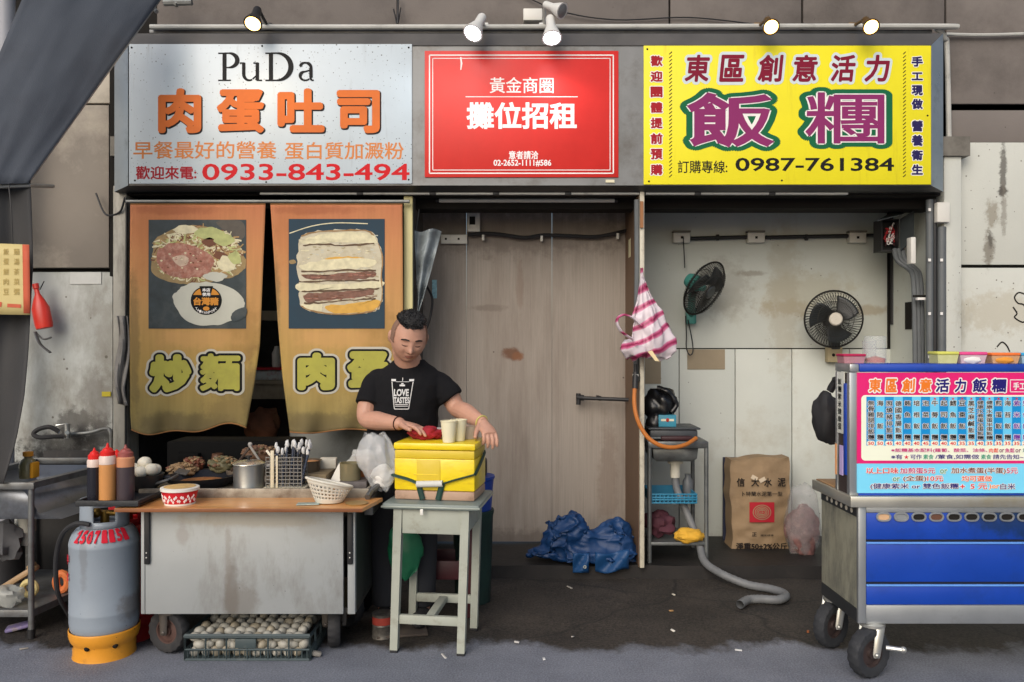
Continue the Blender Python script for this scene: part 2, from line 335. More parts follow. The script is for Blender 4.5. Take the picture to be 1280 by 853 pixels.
# ------------------------------------------------------------------ road and shop floor
def ground_mat():
    m=bpy.data.materials.new('asphalt'); m.use_nodes=True; n=m.node_tree.nodes; l=m.node_tree.links; b=n['Principled BSDF']
    tc=n.new('ShaderNodeTexCoord')
    def N(sc,det=8,ro=.65,vec=None):
        o=n.new('ShaderNodeTexNoise'); o.inputs['Scale'].default_value=sc; o.inputs['Detail'].default_value=det; o.inputs['Roughness'].default_value=ro; l.new(vec or tc.outputs['Object'],o.inputs[0]); return o.outputs['Fac']
    def ramp(f,p0,c0,p1,c1):
        r=n.new('ShaderNodeValToRGB'); r.color_ramp.elements[0].position=p0; r.color_ramp.elements[1].position=p1
        r.color_ramp.elements[0].color=(*lin(c0),1); r.color_ramp.elements[1].color=(*lin(c1),1); l.new(f,r.inputs[0]); return r.outputs[0]
    def mix(f,a,c):
        x=n.new('ShaderNodeMix'); x.data_type='RGBA'; l.new(f,x.inputs[0]); l.new(a,x.inputs[6]); l.new(c,x.inputs[7]); return x.outputs[2]
    road=ramp(N(3.2),.3,(106,110,121),.7,(134,139,150))
    grit=ramp(N(120,3,.6),.40,(58,60,66),.62,(150,152,160))
    x=n.new('ShaderNodeMix'); x.data_type='RGBA'; x.inputs[0].default_value=.3; l.new(road,x.inputs[6]); l.new(grit,x.inputs[7]); road=x.outputs[2]
    old=ramp(N(2.2,10,.7),.32,(15,14,14),.75,(76,68,61)); old2=ramp(N(1.1,6,.6),.42,(12,11,11),.66,(52,47,43))
    x=n.new('ShaderNodeMix'); x.data_type='RGBA'; x.inputs[0].default_value=.55; l.new(old,x.inputs[6]); l.new(old2,x.inputs[7]); old=x.outputs[2]
    og=ramp(N(70,4,.65),.38,(10,10,9),.7,(150,138,124)); x=n.new('ShaderNodeMix'); x.data_type='RGBA'; x.inputs[0].default_value=.16; l.new(old,x.inputs[6]); l.new(og,x.inputs[7]); old=x.outputs[2]
    sx=n.new('ShaderNodeSeparateXYZ'); l.new(tc.outputs['Object'],sx.inputs[0])
    mpn=n.new('ShaderNodeMapping'); mpn.inputs['Scale'].default_value=(1,.6,1); l.new(tc.outputs['Object'],mpn.inputs[0])
    nn=N(2.4,9,.7,mpn.outputs[0])
    a=n.new('ShaderNodeMath'); a.operation='MULTIPLY_ADD'; a.inputs[1].default_value=.7; l.new(nn,a.inputs[0]); l.new(sx.outputs['Y'],a.inputs[2])
    mr=n.new('ShaderNodeMapRange'); mr.inputs[1].default_value=4.14; mr.inputs[2].default_value=4.25; l.new(a.outputs[0],mr.inputs[0])
    col=mix(mr.outputs[0],road,old)
    cr=n.new('ShaderNodeTexVoronoi'); cr.feature='DISTANCE_TO_EDGE'; cr.inputs['Scale'].default_value=.9
    wv=n.new('ShaderNodeMix'); wv.data_type='VECTOR'; wv.inputs[0].default_value=.12; l.new(tc.outputs['Object'],wv.inputs[4])
    nc=n.new('ShaderNodeTexNoise'); nc.inputs['Scale'].default_value=3; l.new(tc.outputs['Object'],nc.inputs[0]); l.new(nc.outputs['Color'],wv.inputs[5]); l.new(wv.outputs[1],cr.inputs['Vector'])
    ck=n.new('ShaderNodeMapRange'); ck.inputs[1].default_value=.002; ck.inputs[2].default_value=.007; ck.inputs[3].default_value=.6; ck.inputs[4].default_value=0; l.new(cr.outputs['Distance'],ck.inputs[0])
    m2=n.new('ShaderNodeMath'); m2.operation='MULTIPLY'; l.new(ck.outputs[0],m2.inputs[0]); l.new(mr.outputs[0],m2.inputs[1])
    blk=n.new('ShaderNodeRGB'); blk.outputs[0].default_value=(.008,.008,.008,1)
    col=mix(m2.outputs[0],col,blk.outputs[0]); l.new(col,b.inputs['Base Color'])
    rg=n.new('ShaderNodeMapRange'); rg.inputs[3].default_value=.55; rg.inputs[4].default_value=.95; l.new(N(1.7),rg.inputs[0]); l.new(rg.outputs[0],b.inputs['Roughness'])
    bu=n.new('ShaderNodeBump'); bu.inputs['Strength'].default_value=.5; bu.inputs['Distance'].default_value=.008; l.new(N(110,5),bu.inputs['Height']); l.new(bu.outputs[0],b.inputs['Normal'])
    return m
road=ground_mat(); MATS['asphalt']=road
g=MB(road)
def gz(x,y):  # gentle unevenness of the worn apron
    t=max(0,min(1,(y-3.6)/.5))*max(0,min(1,(5.1-y)/.3)); return t*(.012*noise.noise(V((x*1.3,y*2.1,0)))+.006*noise.noise(V((x*4,y*6,3))))
ys=[-60,-10,0,2,3]+[3.2+.06*i for i in range(34)]+[5.25,9]
xs=[-120,-20,-5]+[-3.2+.1*i for i in range(65)]+[5,20,120]
vv=[[g.bm.verts.new((x,y,gz(x,y))) for x in xs] for y in ys]
for j in range(len(ys)-1):
    for i in range(len(xs)-1): g.f([vv[j][i],vv[j][i+1],vv[j+1][i+1],vv[j+1][i]])
g.out('road',kind='structure',keep=True,smooth=60)
floorm=M('shop_floor_concrete',(44,41,39),.6,var=.35,vs=2.5,dirt=(24,23,22),da=.55,ds=2.4,bump=.4,bs=60)
stepm=M('step_face_darkened',(34,31,29),.85,var=.5,vs=7,dirt=(60,54,50),da=.3,ds=9)  # riser colour darkened to offset the light it catches
f=MB(floorm)
N=60; x0,x1=-2.5,2.8
top=[(x0+(x1-x0)*i/N, 4.98+.025*noise.noise(V((i*.31,0,0)))+.012*noise.noise(V((i*1.1,4,0)))) for i in range(N+1)]
A=f.pts([(x,y,.075+.006*noise.noise(V((x*3,1,0)))) for x,y in top]); B=f.pts([(x,y-.03,-.03) for x,y in top]); C=f.pts([(x,7.0,.075) for x,y in top])
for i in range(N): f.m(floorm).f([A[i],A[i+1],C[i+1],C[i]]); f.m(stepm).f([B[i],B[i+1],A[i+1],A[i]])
f.out('shop_floor',kind='structure',keep=True)
# ------------------------------------------------------------------ the building
bd=T('building','taupe and cream shop building with stained wall panels and open stall bays','building',(0,5.2,0))
FD=5.1
def wall(x0,x1,y0,y1,z0,z1,mat,name='wall',bev=0): return MB(mat).box(x0,x1,y0,y1,z0,z1,bev).out(name,bd)
# upper facade panels with open joints
zt=Z(52,FD); zs=[zt,Z(-260,FD)]
edges=[X(-420,FD),X(195,FD),X(497,FD),X(837,FD),X(1003,FD),X(1182,FD),X(1700,FD)]
MB(seam).box(edges[0],edges[-1],FD+.03,FD+.2,Z(260,FD),zs[1]).out('wall',bd)
b=MB(taupe)
for a,c in zip(edges[1:],edges[2:]): b.box(a+.006,c-.006,FD,FD+.025,zt if c<=X(1182,FD)+.01 else Z(130,FD),zs[1],.004)
b.out('wall_panel',bd)
# right wall: brown upper band, cream below with joints
xr=X(1186,FD); xR=X(1700,FD)
MB(seam).box(xr-.02,xR,FD+.03,FD+.2,-.05,Z(100,FD)).out('wall',bd)
b=MB(taupe); b.box(xr,xR,FD,FD+.028,Z(178,FD),Z(138,FD),.003); b.out('wall_panel',bd)
b=MB(cream)
b.box(xr,xR,FD+.001,FD+.028,Z(331,FD),Z(178,FD)-.001,.002); b.box(xr,xR,FD,FD+.028,-.02,Z(335,FD),.003); b.out('wall_panel',bd)
# black scribbled curls sprayed on the right wall
scr=flat('spray_black',(30,28,28),.7); b=MB(scr)
for pts in ([(1281,368),(1273,366),(1268,372),(1272,379),(1279,381),(1284,388)],[(1266,384),(1271,392),(1268,397),(1278,403),(1285,399)],
            [(1205,452),(1214,447),(1228,450),(1241,444),(1256,447),(1275,442)],[(1246,434),(1252,428),(1258,432),(1262,440)]):
    ribbon(b,[(p.x,p.y) for p in curve([(x,y,0) for x,y in pts],5)],.9,FD,.002,scr)
b.out('graffiti',bd)
# left wall: taupe upper panel hanging proud of a dirty white lower wall
xl=X(-420,FD); xc=X(141,FD)
MB(seam).box(xl,xc,FD+.05,FD+.25,-.05,Z(45,FD)).out('wall',bd)
MB(M('cream_upper',(206,198,182),.7,var=.08,vs=1.5,dirt=(120,112,102),da=.42,ds=1.3)).box(xl,xc-.02,FD,FD+.04,Z(129,FD),Z(40,FD),.004).out('wall_panel',bd)
MB(M('taupe_left',(136,128,118),.7,var=.14,vs=1.6,dirt=(206,196,178),da=.36,ds=1.2)).box(xl,xc-.02,FD-.01,FD+.04,Z(335,FD),Z(132,FD),.004).out('wall_panel',bd)
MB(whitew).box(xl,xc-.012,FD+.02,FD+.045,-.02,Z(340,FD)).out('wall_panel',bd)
MB(M('cream_far',(214,208,190),.7,var=.06,dirt=(170,162,146),da=.3)).box(xl,X(196,FD),FD+.05,FD+.2,Z(44,FD),zs[1]).out('wall_panel',bd)
# pilaster between the left wall and the stall
MB(M('pilaster_paint',(172,168,156),.6,var=.12,dirt=(90,84,76),da=.42,ds=4,dst=(2,2,.5))).box(X(141,4.98),X(158,4.98),4.98,5.15,0,Z(232,4.98),.006).out('pilaster',bd)
MB(seam).box(X(134,5.0),X(140,5.0),5.03,5.1,Z(345,5),Z(40,5),.002).out('downpipe',bd)
# shell of the bays
CE=2.62
MB(M('ceiling_paint',(120,116,108),.8,var=.15,dirt=(70,66,60),da=.4)).box(-2.5,2.85,5.0,6.9,CE,CE+.12).out('ceiling',bd)
MB(seam).box(-2.42,2.66,4.99,5.09,Z(245,5),CE+.15).out('lintel',bd)
MB(soot).box(-2.55,-2.42,5.15,6.6,0,CE).out('wall',bd)
MB(soot).box(-2.42,X(505,5.6)+.05,6.35,6.45,0,CE).out('wall',bd)
MB(M('grimy_partition',(96,92,86),.75,var=.2,dirt=(50,47,44),da=.45)).box(-.645,-.615,5.03,6.4,.0,CE).out('partition',bd)
# woodgrain boards closing the middle bay
WD=5.55
b=MB(woodp); e=[X(505,WD),X(583,WD),X(690,WD),X(800,WD)]
for a,c in zip(e,e[1:]): b.box(a+.0012,c-.0012,WD,WD+.02,.085,CE)
b.out('woodgrain_board',bd)
MB(woodd).box(.782,.80,4.97,5.75,.07,CE).out('partition',bd)
# white boarded back wall of the right bay
BD=5.75
b=MB(seam); b.box(.8,2.72,BD+.012,BD+.06,.05,CE); b.m(creamd)
zj=Z(436,BD); b.box(.8,X(1109,BD),BD,BD+.02,zj+.004,CE,.002)
xj=[.8,X(849,BD),X(919,BD),X(990,BD),X(1062,BD),X(1109,BD)+.25]
for a,c in zip(xj,xj[1:]): b.box(a+.003,c-.003,BD,BD+.02,.07,zj-.004,.002)
b.m(tape)
for q in ((859,437,906,462),(806,443,826,480)): b.box(X(q[0],BD),X(q[2],BD),BD-.004,BD-.001,Z(q[3],BD),Z(q[1],BD))
b.out('back_wall',bd)
SX=X(1113,BD)
b=MB(creamd); b.box(SX,SX+.06,5.1,BD,.07,CE); b.m(seam); b.box(SX-.004,SX,5.44,5.53,Z(412,5.5),Z(378,5.5)); b.out('wall',bd)
b=MB(cream); b.box(SX-.008,SX+.1,5.02,5.1,.0,CE,.004); b.out('pilaster',bd)
# door post of the right bay
b=MB(M('post_paint',(196,190,172),.6,var=.1,vs=8,dirt=(104,88,66),da=.36,ds=9)); b.box(.785,.812,4.93,4.968,.075,CE,.003); b.out('door_post',bd)
MB(M('cream_strip',(206,196,140),.5,var=.08,dirt=(140,128,90),da=.3)).box(X(505,5.0),X(516,5.0),4.985,5.02,.075,Z(246,5),.003).out('door_post',bd)
# ------------------------------------------------------------------ signs over the bays
sf=T('sign_frame','long stainless steel sign frame over the stall bays with sloping edges','sign frame',(0,4.95,Z(240,4.93)))
o_=[(143,42),(1179,42),(1179,240),(143,240)]; i_=[(160,57),(1164,57),(1164,232),(160,232)]
names=('top_trim','side_trim','bottom_trim','side_trim')
for k in range(4):
    a,c=o_[k],o_[(k+1)%4]; e_,h_=i_[k],i_[(k+1)%4]
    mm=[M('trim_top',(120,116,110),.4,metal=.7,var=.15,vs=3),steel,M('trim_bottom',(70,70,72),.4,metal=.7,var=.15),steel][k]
    b=MB(mm); p=[P(*a,4.93),P(*c,4.93),P(*h_,4.865),P(*e_,4.865)]
    b.prism(p,(0,.012,0))
    q=[P(*a,4.93),P(*c,4.93),P(*c,4.93)+V((0,.16,0)),P(*a,4.93)+V((0,.16,0))]
    b.poly(q); b.out(names[k],sf,smooth=0)
MB(steeld).box(X(160,4.87),X(1164,4.87),4.872,4.89,Z(232,4.87),Z(57,4.87)).out('backing_sheet',sf)
SD=4.868
def sign(name,label,cat,x0,y0,x1,y1,mat,D=SD):
    t=T(name,label,cat,P((x0+x1)/2,y1,D)); MB(mat).box(X(x0,D),X(x1,D),D-.004,D+.002,Z(y1,D),Z(y0,D),.0015).out('board',t); return t
L0=.0046
s1=sign('shop_sign','silver white shop sign with orange lettering and a red phone number','sign',161.5,55.5,515,230,signw)
b=MB(f_black); D=SD
# serif title drawn as thick and thin strokes
def st_(pts,w): ribbon(b,pts,w,D,L0+.0004*st_.k,f_black); st_.k+=.3
st_.k=0
def serif(x0,x1,y): st_([(x0,y),(x1,y)],.9)
# P
st_([(281,67),(281,101)],2.6); serif(273,289,67.2); serif(273,289,101)
a=arc(286,76,11,9,90,-90); st_([(281,67)]+a+[(281,85)],[.9,.9]+[ .9+2*math.sin(PI*i/16) for i in range(1,16)]+[.9,.9])
# u
st_([(305,79),(305,93)]+arc(312,93,7,8,180,300,8),[2.2,2.2,2.2,2.1,2,1.8,1.6,1.4,1.3,1.2,1]); st_([(322,79),(322,101)],2.2); st_([(316,99.5),(322,94)],.9); serif(300,306,79.4); serif(317,323,79.4); serif(321,328,101)
# D
st_([(339,67),(339,101)],2.6); serif(332,344,67.2); serif(332,344,101)
a=arc(346,84,18,17,90,-90,20); st_([(339,67)]+a+[(339,101)],[.9,.9]+[.9+2.4*math.sin(PI*i/20) for i in range(1,20)]+[.9,.9])
# a
st_(arc(382,85,7,6,150,0,10)+[(389,97)]+arc(391.5,98,3,3,180,290,5),[1.6]*3+[1.2]*3+[2]*5+[2.2]+[1.4,1.3,1.2,1.1,1,.8])
st_([(389,88),(382,90)]+arc(382,95.5,6.5,5.5,100,320,12),[.8,1]+[1,1.5,2,2.1,2,1.8,1.6,1.4,1.2,1,1,.9,.8])
st_([(375.6,81),(377,84)],1.6)
OL=[(.042,f_orange,L0+.001),(.05,f_black,L0,1.3,1.5)]
for ch,q in zip('肉蛋吐司',((198,111,252,167),(271,112,331,167),(347,111,406,166),(421,113,475,167))): text(b,ch,*q,D,OL)
text(b,'早餐最好的營養',167,177,346,199,D,[(.012,f_orange2,L0)]); text(b,'蛋白質加澱粉',356,178,505,200,D,[(.012,f_orange2,L0)])
text(b,'歡迎來電:',170,208,246,225,D,[(.022,f_dred,L0)]); text(b,'0933-843-494',253,205,512,226,D,[(.016,f_red,L0)])
b.out('lettering',s1,smooth=0)
b=MB(f_black); r2=random.Random(5)
for px,py in ((165,60),(328,58),(511,60),(169,226),(333,228),(511,225)): MB(f_black).ball(P(px,py,D)+V((0,-.005,0)),(.006,.003,.006),8,5).out('screw',s1)
s2=sign('notice_board','red stall rental notice board with double white border line','sign',531,64,773,222,signr)
b=MB(f_white)
for x0,y0,x1,y1,w in ((537,69.5,766.5,217,.75),(541,73.5,762.5,213,.45)):
    for q in (((x0,y0),(x1,y0)),((x1,y0),(x1,y1)),((x1,y1),(x0,y1)),((x0,y1),(x0,y0))): ribbon(b,list(q),w,D,L0,f_white)
ribbon(b,[(582,121.5),(722,121.5)],.45,D,L0,f_white); ribbon(b,[(576,72),(577,80),(576,88)],[.8,1.1,.5],D,L0+.0006,f_white)
text(b,'黃金商圈',612,97,692,117,D,[(.008,f_white,L0)]); text(b,'攤位招租',583,128,721,162,D,[(.028,f_white,L0)])
text(b,'意者請洽',636,189,673,199.5,D,[(.02,f_white,L0)]); text(b,'02-2652-1111#586',617,200,689,208.5,D,[(.022,f_white,L0)])
b.out('lettering',s2,smooth=0)
MB(M('paper_scrap',(214,206,176))).box(X(757,SD),X(768,SD),4.864,4.8705,Z(228.5,SD),Z(225,SD)).out('tape_scrap',s2)
s3=sign('shop_sign','bright yellow rice ball shop sign with purple and green lettering','sign',804.5,57.5,1163.5,231,signy)
b=MB(f_red); RW=[(.045,f_dred,L0+.0009),(.12,f_white,L0)]
vtext(b,'歡迎團體提前預購',820.5,15,[(70+19.4*i,83.5+19.4*i) for i in range(8)],D,RW)
NW=[(.05,f_navy,L0+.0009),(.12,f_white,L0)]
vtext(b,'手工現做營養衛生',1146,14,((71,84),(91,101),(107,120),(124,137),(151,165),(169,183),(188,201),(206,219)),D,NW)
for xx in (838,1130):
    for i in range(34):
        y=66+i*4.65
        if y<224: ribbon(b,[(xx-1.6,y+2.4),(xx+1.8,y-.8)],.55,D,L0,f_black)
BR=[(.03,f_maroon,L0+.0009),(.13,f_ice,L0)]
for ch,xc in zip('東區創意活力',(870,913.5,961,1004.5,1052,1094.5)): text(b,ch,xc-15,69,xc+15,103,D,BR,shear=.1)
PG=[(.028,f_purple,L0+.0018),(.046,f_white,L0+.0009),(.12,f_green,L0)]
text(b,'飯',858,116,968,185,D,PG); text(b,'糰',1006,116,1105,180,D,[(.012,f_purple,L0+.0018),(.032,f_white,L0+.0009),(.11,f_green,L0)])
text(b,'訂購專線:',847,201,909,217,D,[(.01,f_black,L0)]); text(b,'0987-761384',919,197.5,1117,214.5,D,[(.018,f_black,L0)])
b.out('lettering',s3,smooth=0)
b=MB(f_black)
for px,py in ((809,62),(811,227),(977,226),(1159,145)): MB(f_black).ball(P(px,py,D)+V((0,-.005,0)),(.006,.003,.006),8,5).out('screw',s3)
# ------------------------------------------------------------------ rail, pipes, lamps above and below the sign
b=MB(pipew); b.tube(curve([P(188,34,4.96),P(600,34,4.96),P(1150,33,4.96),P(1170,36,4.99),P(1181,48,5.03),P(1184,70,5.05),P(1187,230,5.05),P(1190,442,5.05)],8),.016,10)
b.out('conduit_pipe',None,'white conduit pipe running above the signs and bending down the right wall','pipe')
b=MB(steeld); b.box(X(186,4.98),X(1166,4.98),4.985,5.03,Z(41,4.98),Z(36.5,4.98),.003); b.out('mounting_rail',None,'dull metal rail along the top of the sign frame','rail')
b=MB(blackp); b.tube(curve([P(645,-10,5.08),P(700,14,5.07),P(770,25,5.08),P(860,22,5.08),P(940,30,5.08)],6),.004,6); b.out('cable',None,'thin black cable sagging above the red board','cable')
b=MB(pipew); b.tube(curve([P(1183,43,5.07),P(1230,44,5.07),P(1300,42,5.07)],4),.011,8); b.out('conduit_pipe',None,'short white conduit crossing the upper right brown wall','pipe')
b=MB(blackp); b.tube([P(498,-5,5.06),P(497,30,5.0)],.006,6); b.tube([P(492,12,5.06),P(497,33,5.0)],.005,6); b.tube([P(501,10,5.06),P(497,33,5.0)],.004,6); b.out('cable',None,'black cable ends hanging between the warm and white lamps','cable')
wht_l=flat('lamp_white_metal',(210,210,206),.4); gold=M('lamp_gold',(120,92,50),.4,metal=.6)
def bulbm(name,c,e):
    m=M(name,c,.3,emit=e); return m
led=bulbm('led_face',(240,246,255),22); warm=bulbm('warm_face',(255,200,110),9); dead=flat('unlit_face',(120,122,124),.3)
def lamp(px,py,D,dirv,r,label,body,face,power,col,group=None):
    c=P(px,py,D); d=V(dirv).normalized(); q=d.to_track_quat('Z','Y').to_matrix().to_4x4()
    t=T('spot_lamp',label,'spot lamp',c,group)
    b=MB(body); b.lathe(c,[(r*.42,-r*3.1),(r*.5,-r*2.9),(r*.52,-r*1.7),(r*.8,-r*.9),(r*1.05,-r*.1),(r*1.08,0),(r*.96,.0)],20,mtx=q.to_3x3().to_4x4()); b.out('housing',t)
    b=MB(face); b.lathe(c,[(0.0001,r*.18),(r*.5,r*.14),(r*.94,-.001),(r*.94,-.004)],20,mtx=q.to_3x3().to_4x4(),caps=False); b.out('bulb_face',t)
    a=c-d*r*3.0; e=V((a.x,4.985,Z(33,4.98)))
    b=MB(body); b.tube([a,a+V((0,.03,.01)),e],r*.2,8); b.box(e.x-.03,e.x+.03,4.965,4.985,e.z-.018,e.z+.018,.004); b.out('arm',t)
    if power:
        ld=bpy.data.lights.new('lamp','SPOT'); ld.energy=power; ld.color=col; ld.spot_size=R(165); ld.spot_blend=.5; ld.shadow_soft_size=r*.8
        lo=bpy.data.objects.new('lamp_light',ld); COL.objects.link(lo); lo.parent=t; lo.location=d*r*.6; lo.rotation_euler=(-d).to_track_quat('Z','Y').to_euler()
lamp(591,42,4.70,(-.4,-.65,-1),.055,'white spot lamp with bright cold light over the left of the red board','' or wht_l,led,7,(.9,.95,1),'lit spot lamps over the signs')
lamp(690,48,4.70,(.05,-.5,-1),.055,'white spot lamp shining straight down over the middle of the red board',wht_l,led,9,(.9,.95,1),'lit spot lamps over the signs')
lamp(316,30,4.70,(0,-.75,-1),.05,'dark spot lamp with warm light over the silver white sign',blackp,warm,5,(1,.72,.38),'lit spot lamps over the signs')
lamp(964,34,4.70,(-.1,-.95,-.75),.045,'brown spot lamp with warm light over the middle of the yellow sign',gold,warm,3.5,(1,.75,.4),'lit spot lamps over the signs')
lamp(1089,34,4.70,(-.1,-.95,-.75),.045,'brown spot lamp with warm light over the right end of the yellow sign',gold,warm,3.5,(1,.75,.4),'lit spot lamps over the signs')
lamp(703,14,4.72,(.75,-.5,-.5),.045,'unlit white spot lamp turned sideways above the red board',wht_l,dead,0,None)
b=MB(whitep); b.box(X(654,5.05),X(678,5.05),5.03,5.1,Z(27,5.05),Z(12,5.05),.006); b.out('junction_box',None,'cream junction box beside the unlit lamp on the brown wall','junction box')
b=MB(galv); b.tube([P(185,-20,4.9),P(222,6,4.9)],.02,8); b.tube([P(205,4,4.9),P(240,3,4.9)],.02,8); b.tube([P(180,-4,4.85),P(196,15,4.75)],.012,8); b.out('awning_bracket',None,'galvanised steel bracket holding the top of the slate awning','bracket')
# tubes under the sign
tubem=M('dull_tube',(206,206,198),.35,var=.05)
for i,(a,c_) in enumerate(((420,448),(455,538),(545,617),(624,700),(722,800),(806,868),(876,960),(970,1050))):
    pass
b=MB(pipew); b.box(X(325,4.95),X(1060,4.95),4.945,4.975,Z(243.5,4.95),Z(239.5,4.95),.003); b.m(blackp)
for px in (450,541,620,710,803,872,965): b.box(X(px-4,4.95),X(px+4,4.95),4.94,4.98,Z(244,4.95),Z(239,4.95),.002)
b.out('light_rail',None,'white segmented rail running under the sign frame','rail')
def tube_lamp(x0,x1,py,D,label):
    t=T('tube_lamp',label,'tube lamp',P((x0+x1)/2,py+3,D)); MB(tubem).cyl(P(x0,py,D),P(x1,py,D),.013).out('tube',t)
    for x,s in ((x0,-1),(x1,1)): MB(blackp).cyl(P(x,py,D),P(x+s*4,py,D),.0145).out('end_cap',t)
    MB(galv).box(X(x0,D),X(x1,D),D+.02,D+.05,Z(py,D)-.012,Z(py,D)+.03).out('fixture',t)
tube_lamp(549,768,251,5.12,'unlit white tube lamp over the woodgrain boards'); tube_lamp(873,1058,257,5.3,'unlit dusty tube lamp over the white boarded wall')
# ------------------------------------------------------------------ awning and hanging tarp of the next stall
def sheet(name,label,cat,pts,mat,nu=14,nv=14,sag=.02,wr=.006,solid=.004,seed=0,par=None):
    "cloth between four corners (a b top, d c bottom) with sag and slow wrinkles"
    a,b_,c_,d_=[V(p) for p in pts]; nrm=(b_-a).cross(d_-a).normalized()
    def fn(u,v):
        p=(a*(1-u)+b_*u)*(1-v)+(d_*(1-u)+c_*u)*v
        return p+nrm*(sag*math.sin(PI*u)*math.sin(PI*v)+wr*noise.noise(V((u*5,v*3,seed)))+wr*.5*noise.noise(V((u*13,v*5,seed))))
    return MB(mat).grid(fn,nu,nv).out(name,par,label,cat,smooth=60,solid=solid)
aw=T('awning','large slate grey awning sheet sloping down at the upper left','awning',P(60,228,4.0))
sheet('canopy',None,None,[P(44,-40,4.35),P(205,-8,4.72),P(35,229,3.95),P(-70,232,3.8)],pvcb,24,24,sag=-.05,wr=.012,par=aw)
b=MB(galv); b.tube([P(205,-8,4.74),P(120,110,4.36),P(33,231,3.97)],.009,8); b.out('edge_rod',aw)
b=MB(galv); b.tube([P(-70,236,3.82),P(36,232,3.97),P(66,233,4.4)],.011,8); b.out('front_bar',aw)
b=MB(M('pole_paint',(150,152,158),.5,var=.1)); b.cyl(P(8,-80,4.9),P(6,700,4.9),.05); b.out('pole',None,'grey round pole standing behind the slate awning','pole')
sheet('tarp_strip','pale translucent sheet edge hanging behind the slate awning','tarp',[P(22,40,4.6),P(34,30,4.6),P(8,110,4.6),P(-20,110,4.6)],M('clear_vinyl',(196,206,214),.3,alpha=.75),6,8,sag=.03)
def tf(u,v):
    py=225+v*380; xr=[38,40,41,38,35,30,20,4][min(7,int(v*7))]; k=v*7-int(v*7); nx=[38,40,41,38,35,30,20,4][min(7,int(v*7)+1)]
    px=-90+u*(xr*(1-k)+nx*k+90)
    return P(px,py,3.97+.05*math.sin(u*9+v*1.5)*(.3+v)+.03*noise.noise(V((u*4,v*3,1))))
tp=T('tarp','dirty grey tarp curtain hanging under the slate awning','tarp',P(-20,605,3.97))
MB(pvcg).grid(tf,26,24).out('sheet',tp,smooth=60,solid=.004)
b=MB(blackp); b.tube(curve([P(11,232,3.9),P(14,262,3.89),P(16,305,3.9)],4),.003,6); b.out('tie_string',tp)
mp_=T('menu_poster','faded yellow menu poster with red edge pinned on the grey tarp','poster',P(15,393,3.9))
pm=M('poster_yellow',(204,186,126),.6,var=.08,dirt=(190,170,100),da=.3); pr=flat('poster_red',(196,96,70))
def pd(px,py): return 3.885
b=MB(pm); b.grid(lambda u,v:P(-70+u*106+1.5*v*u,302+(1-u)*0+u*4+v*90-u*2*v,3.885+.004*math.sin(u*6)),10,6)
b.m(pr); b.grid(lambda u,v:P(28+u*8.5+1.5*v,305.8+u*.4+v*86,3.882),2,4); b.out('sheet',mp_,smooth=60,solid=.001)
b=MB(pr); ink=flat('poster_ink',(178,156,96))
for r_ in range(5):
    for k in range(2):
        text(b,'飯麵蛋湯餅茶肉菜豆粥'[r_*2+k],5+k*13,311+r_*12.5,12+k*13,319+r_*12.5,3.885,[(.02,ink,.006)])
ribbon(b,[(10,382),(27,383)],2.2,3.885,.006,pr); ribbon(b,[(-5,380),(3,381)],3,3.885,.006,pr)
b.out('lettering',mp_,smooth=0)
# things hung on the white wall by the tarp
b=MB(M('bottle_red',(204,48,34),.4,var=.15)); c=P(54,390,5.0)
mt=Matrix.Rotation(R(-12),4,'Y'); b.lathe(P(56,411,5.0),[(.001,0),(.05,.003),(.055,.03),(.054,.13),(.035,.18),(.016,.22),(.014,.25),(.02,.255),(.02,.285),(.001,.287)],18,mtx=mt,sx=1.0,sy=.7)
b.m(blackp); b.tube([P(50,362,4.97),P(55,352,5.05)],.004,6); b.out('sauce_bottle',None,'red plastic bottle hanging upright on the white wall beside the tarp','bottle')
t=T('tongs','steel tongs hanging under the red bottle','tongs',P(52,440,5.0))
b=MB(steeld); b.tube(curve([P(44,415,5.0),P(50,430,4.98),P(63,441,4.96)],5),[.012]*11,8,flatx=.35); b.out('jaw',t)
b=MB(steeld); b.tube(curve([P(45,416,5.03),P(54,424,5.02),P(64,422,5.0)],5),[.006]*11,8); b.out('jaw',t)
b=MB(flat('label_yellow',(196,180,60))); b.box(X(126,FD),X(137,FD),FD+.012,FD+.02-.001,Z(496,FD),Z(490,FD)); b.out('sticker',None,'small yellow sticker on the dirty white wall','sticker')
MB(M('paper_white',(196,198,194))).box(X(86,FD),X(125,FD),FD+.014,FD+.019,Z(355,FD),Z(340,FD)).out('paper_notice',None,'blank pale paper strip on the white wall under the brown panel','paper')
# tap with a ring of hose
t=T('water_tap','chrome water tap with blue hose fitting on the sooty white wall','tap',P(84,545,5.05))
b=MB(steel); b.cyl(P(84,548,5.02),P(84,530,5.02),.016); b.cyl(P(84,541,5.12),P(84,541,4.95),.012); b.tube([P(84,530,5.02),P(74,531.5,5.0),P(70,532,5.0)],.006,8); b.out('body',t)
b=MB(flat('fitting_blue',(70,110,170))); b.tube([P(62,534,4.99),P(74,540,5.0)],.012,8); b.out('fitting',t)
b=MB(blackr); b.tube(curve([P(74,540,5.0),P(62,534,4.98),P(48,537,4.96),P(42,543,4.95),P(50,547,4.95),P(66,546,4.97),P(80,546,5.0)],6),.014,8); b.out('hose',t)
b=MB(galv); b.tube(curve([P(86,543,5.08),P(112,541,5.07),P(132,536,5.05),P(138,540,5.03),P(139,556,5.03),P(139,600,5.03)],6),.011,8); b.out('water_pipe',None,'dirty galvanised water pipe running from the tap to the pilaster','pipe')
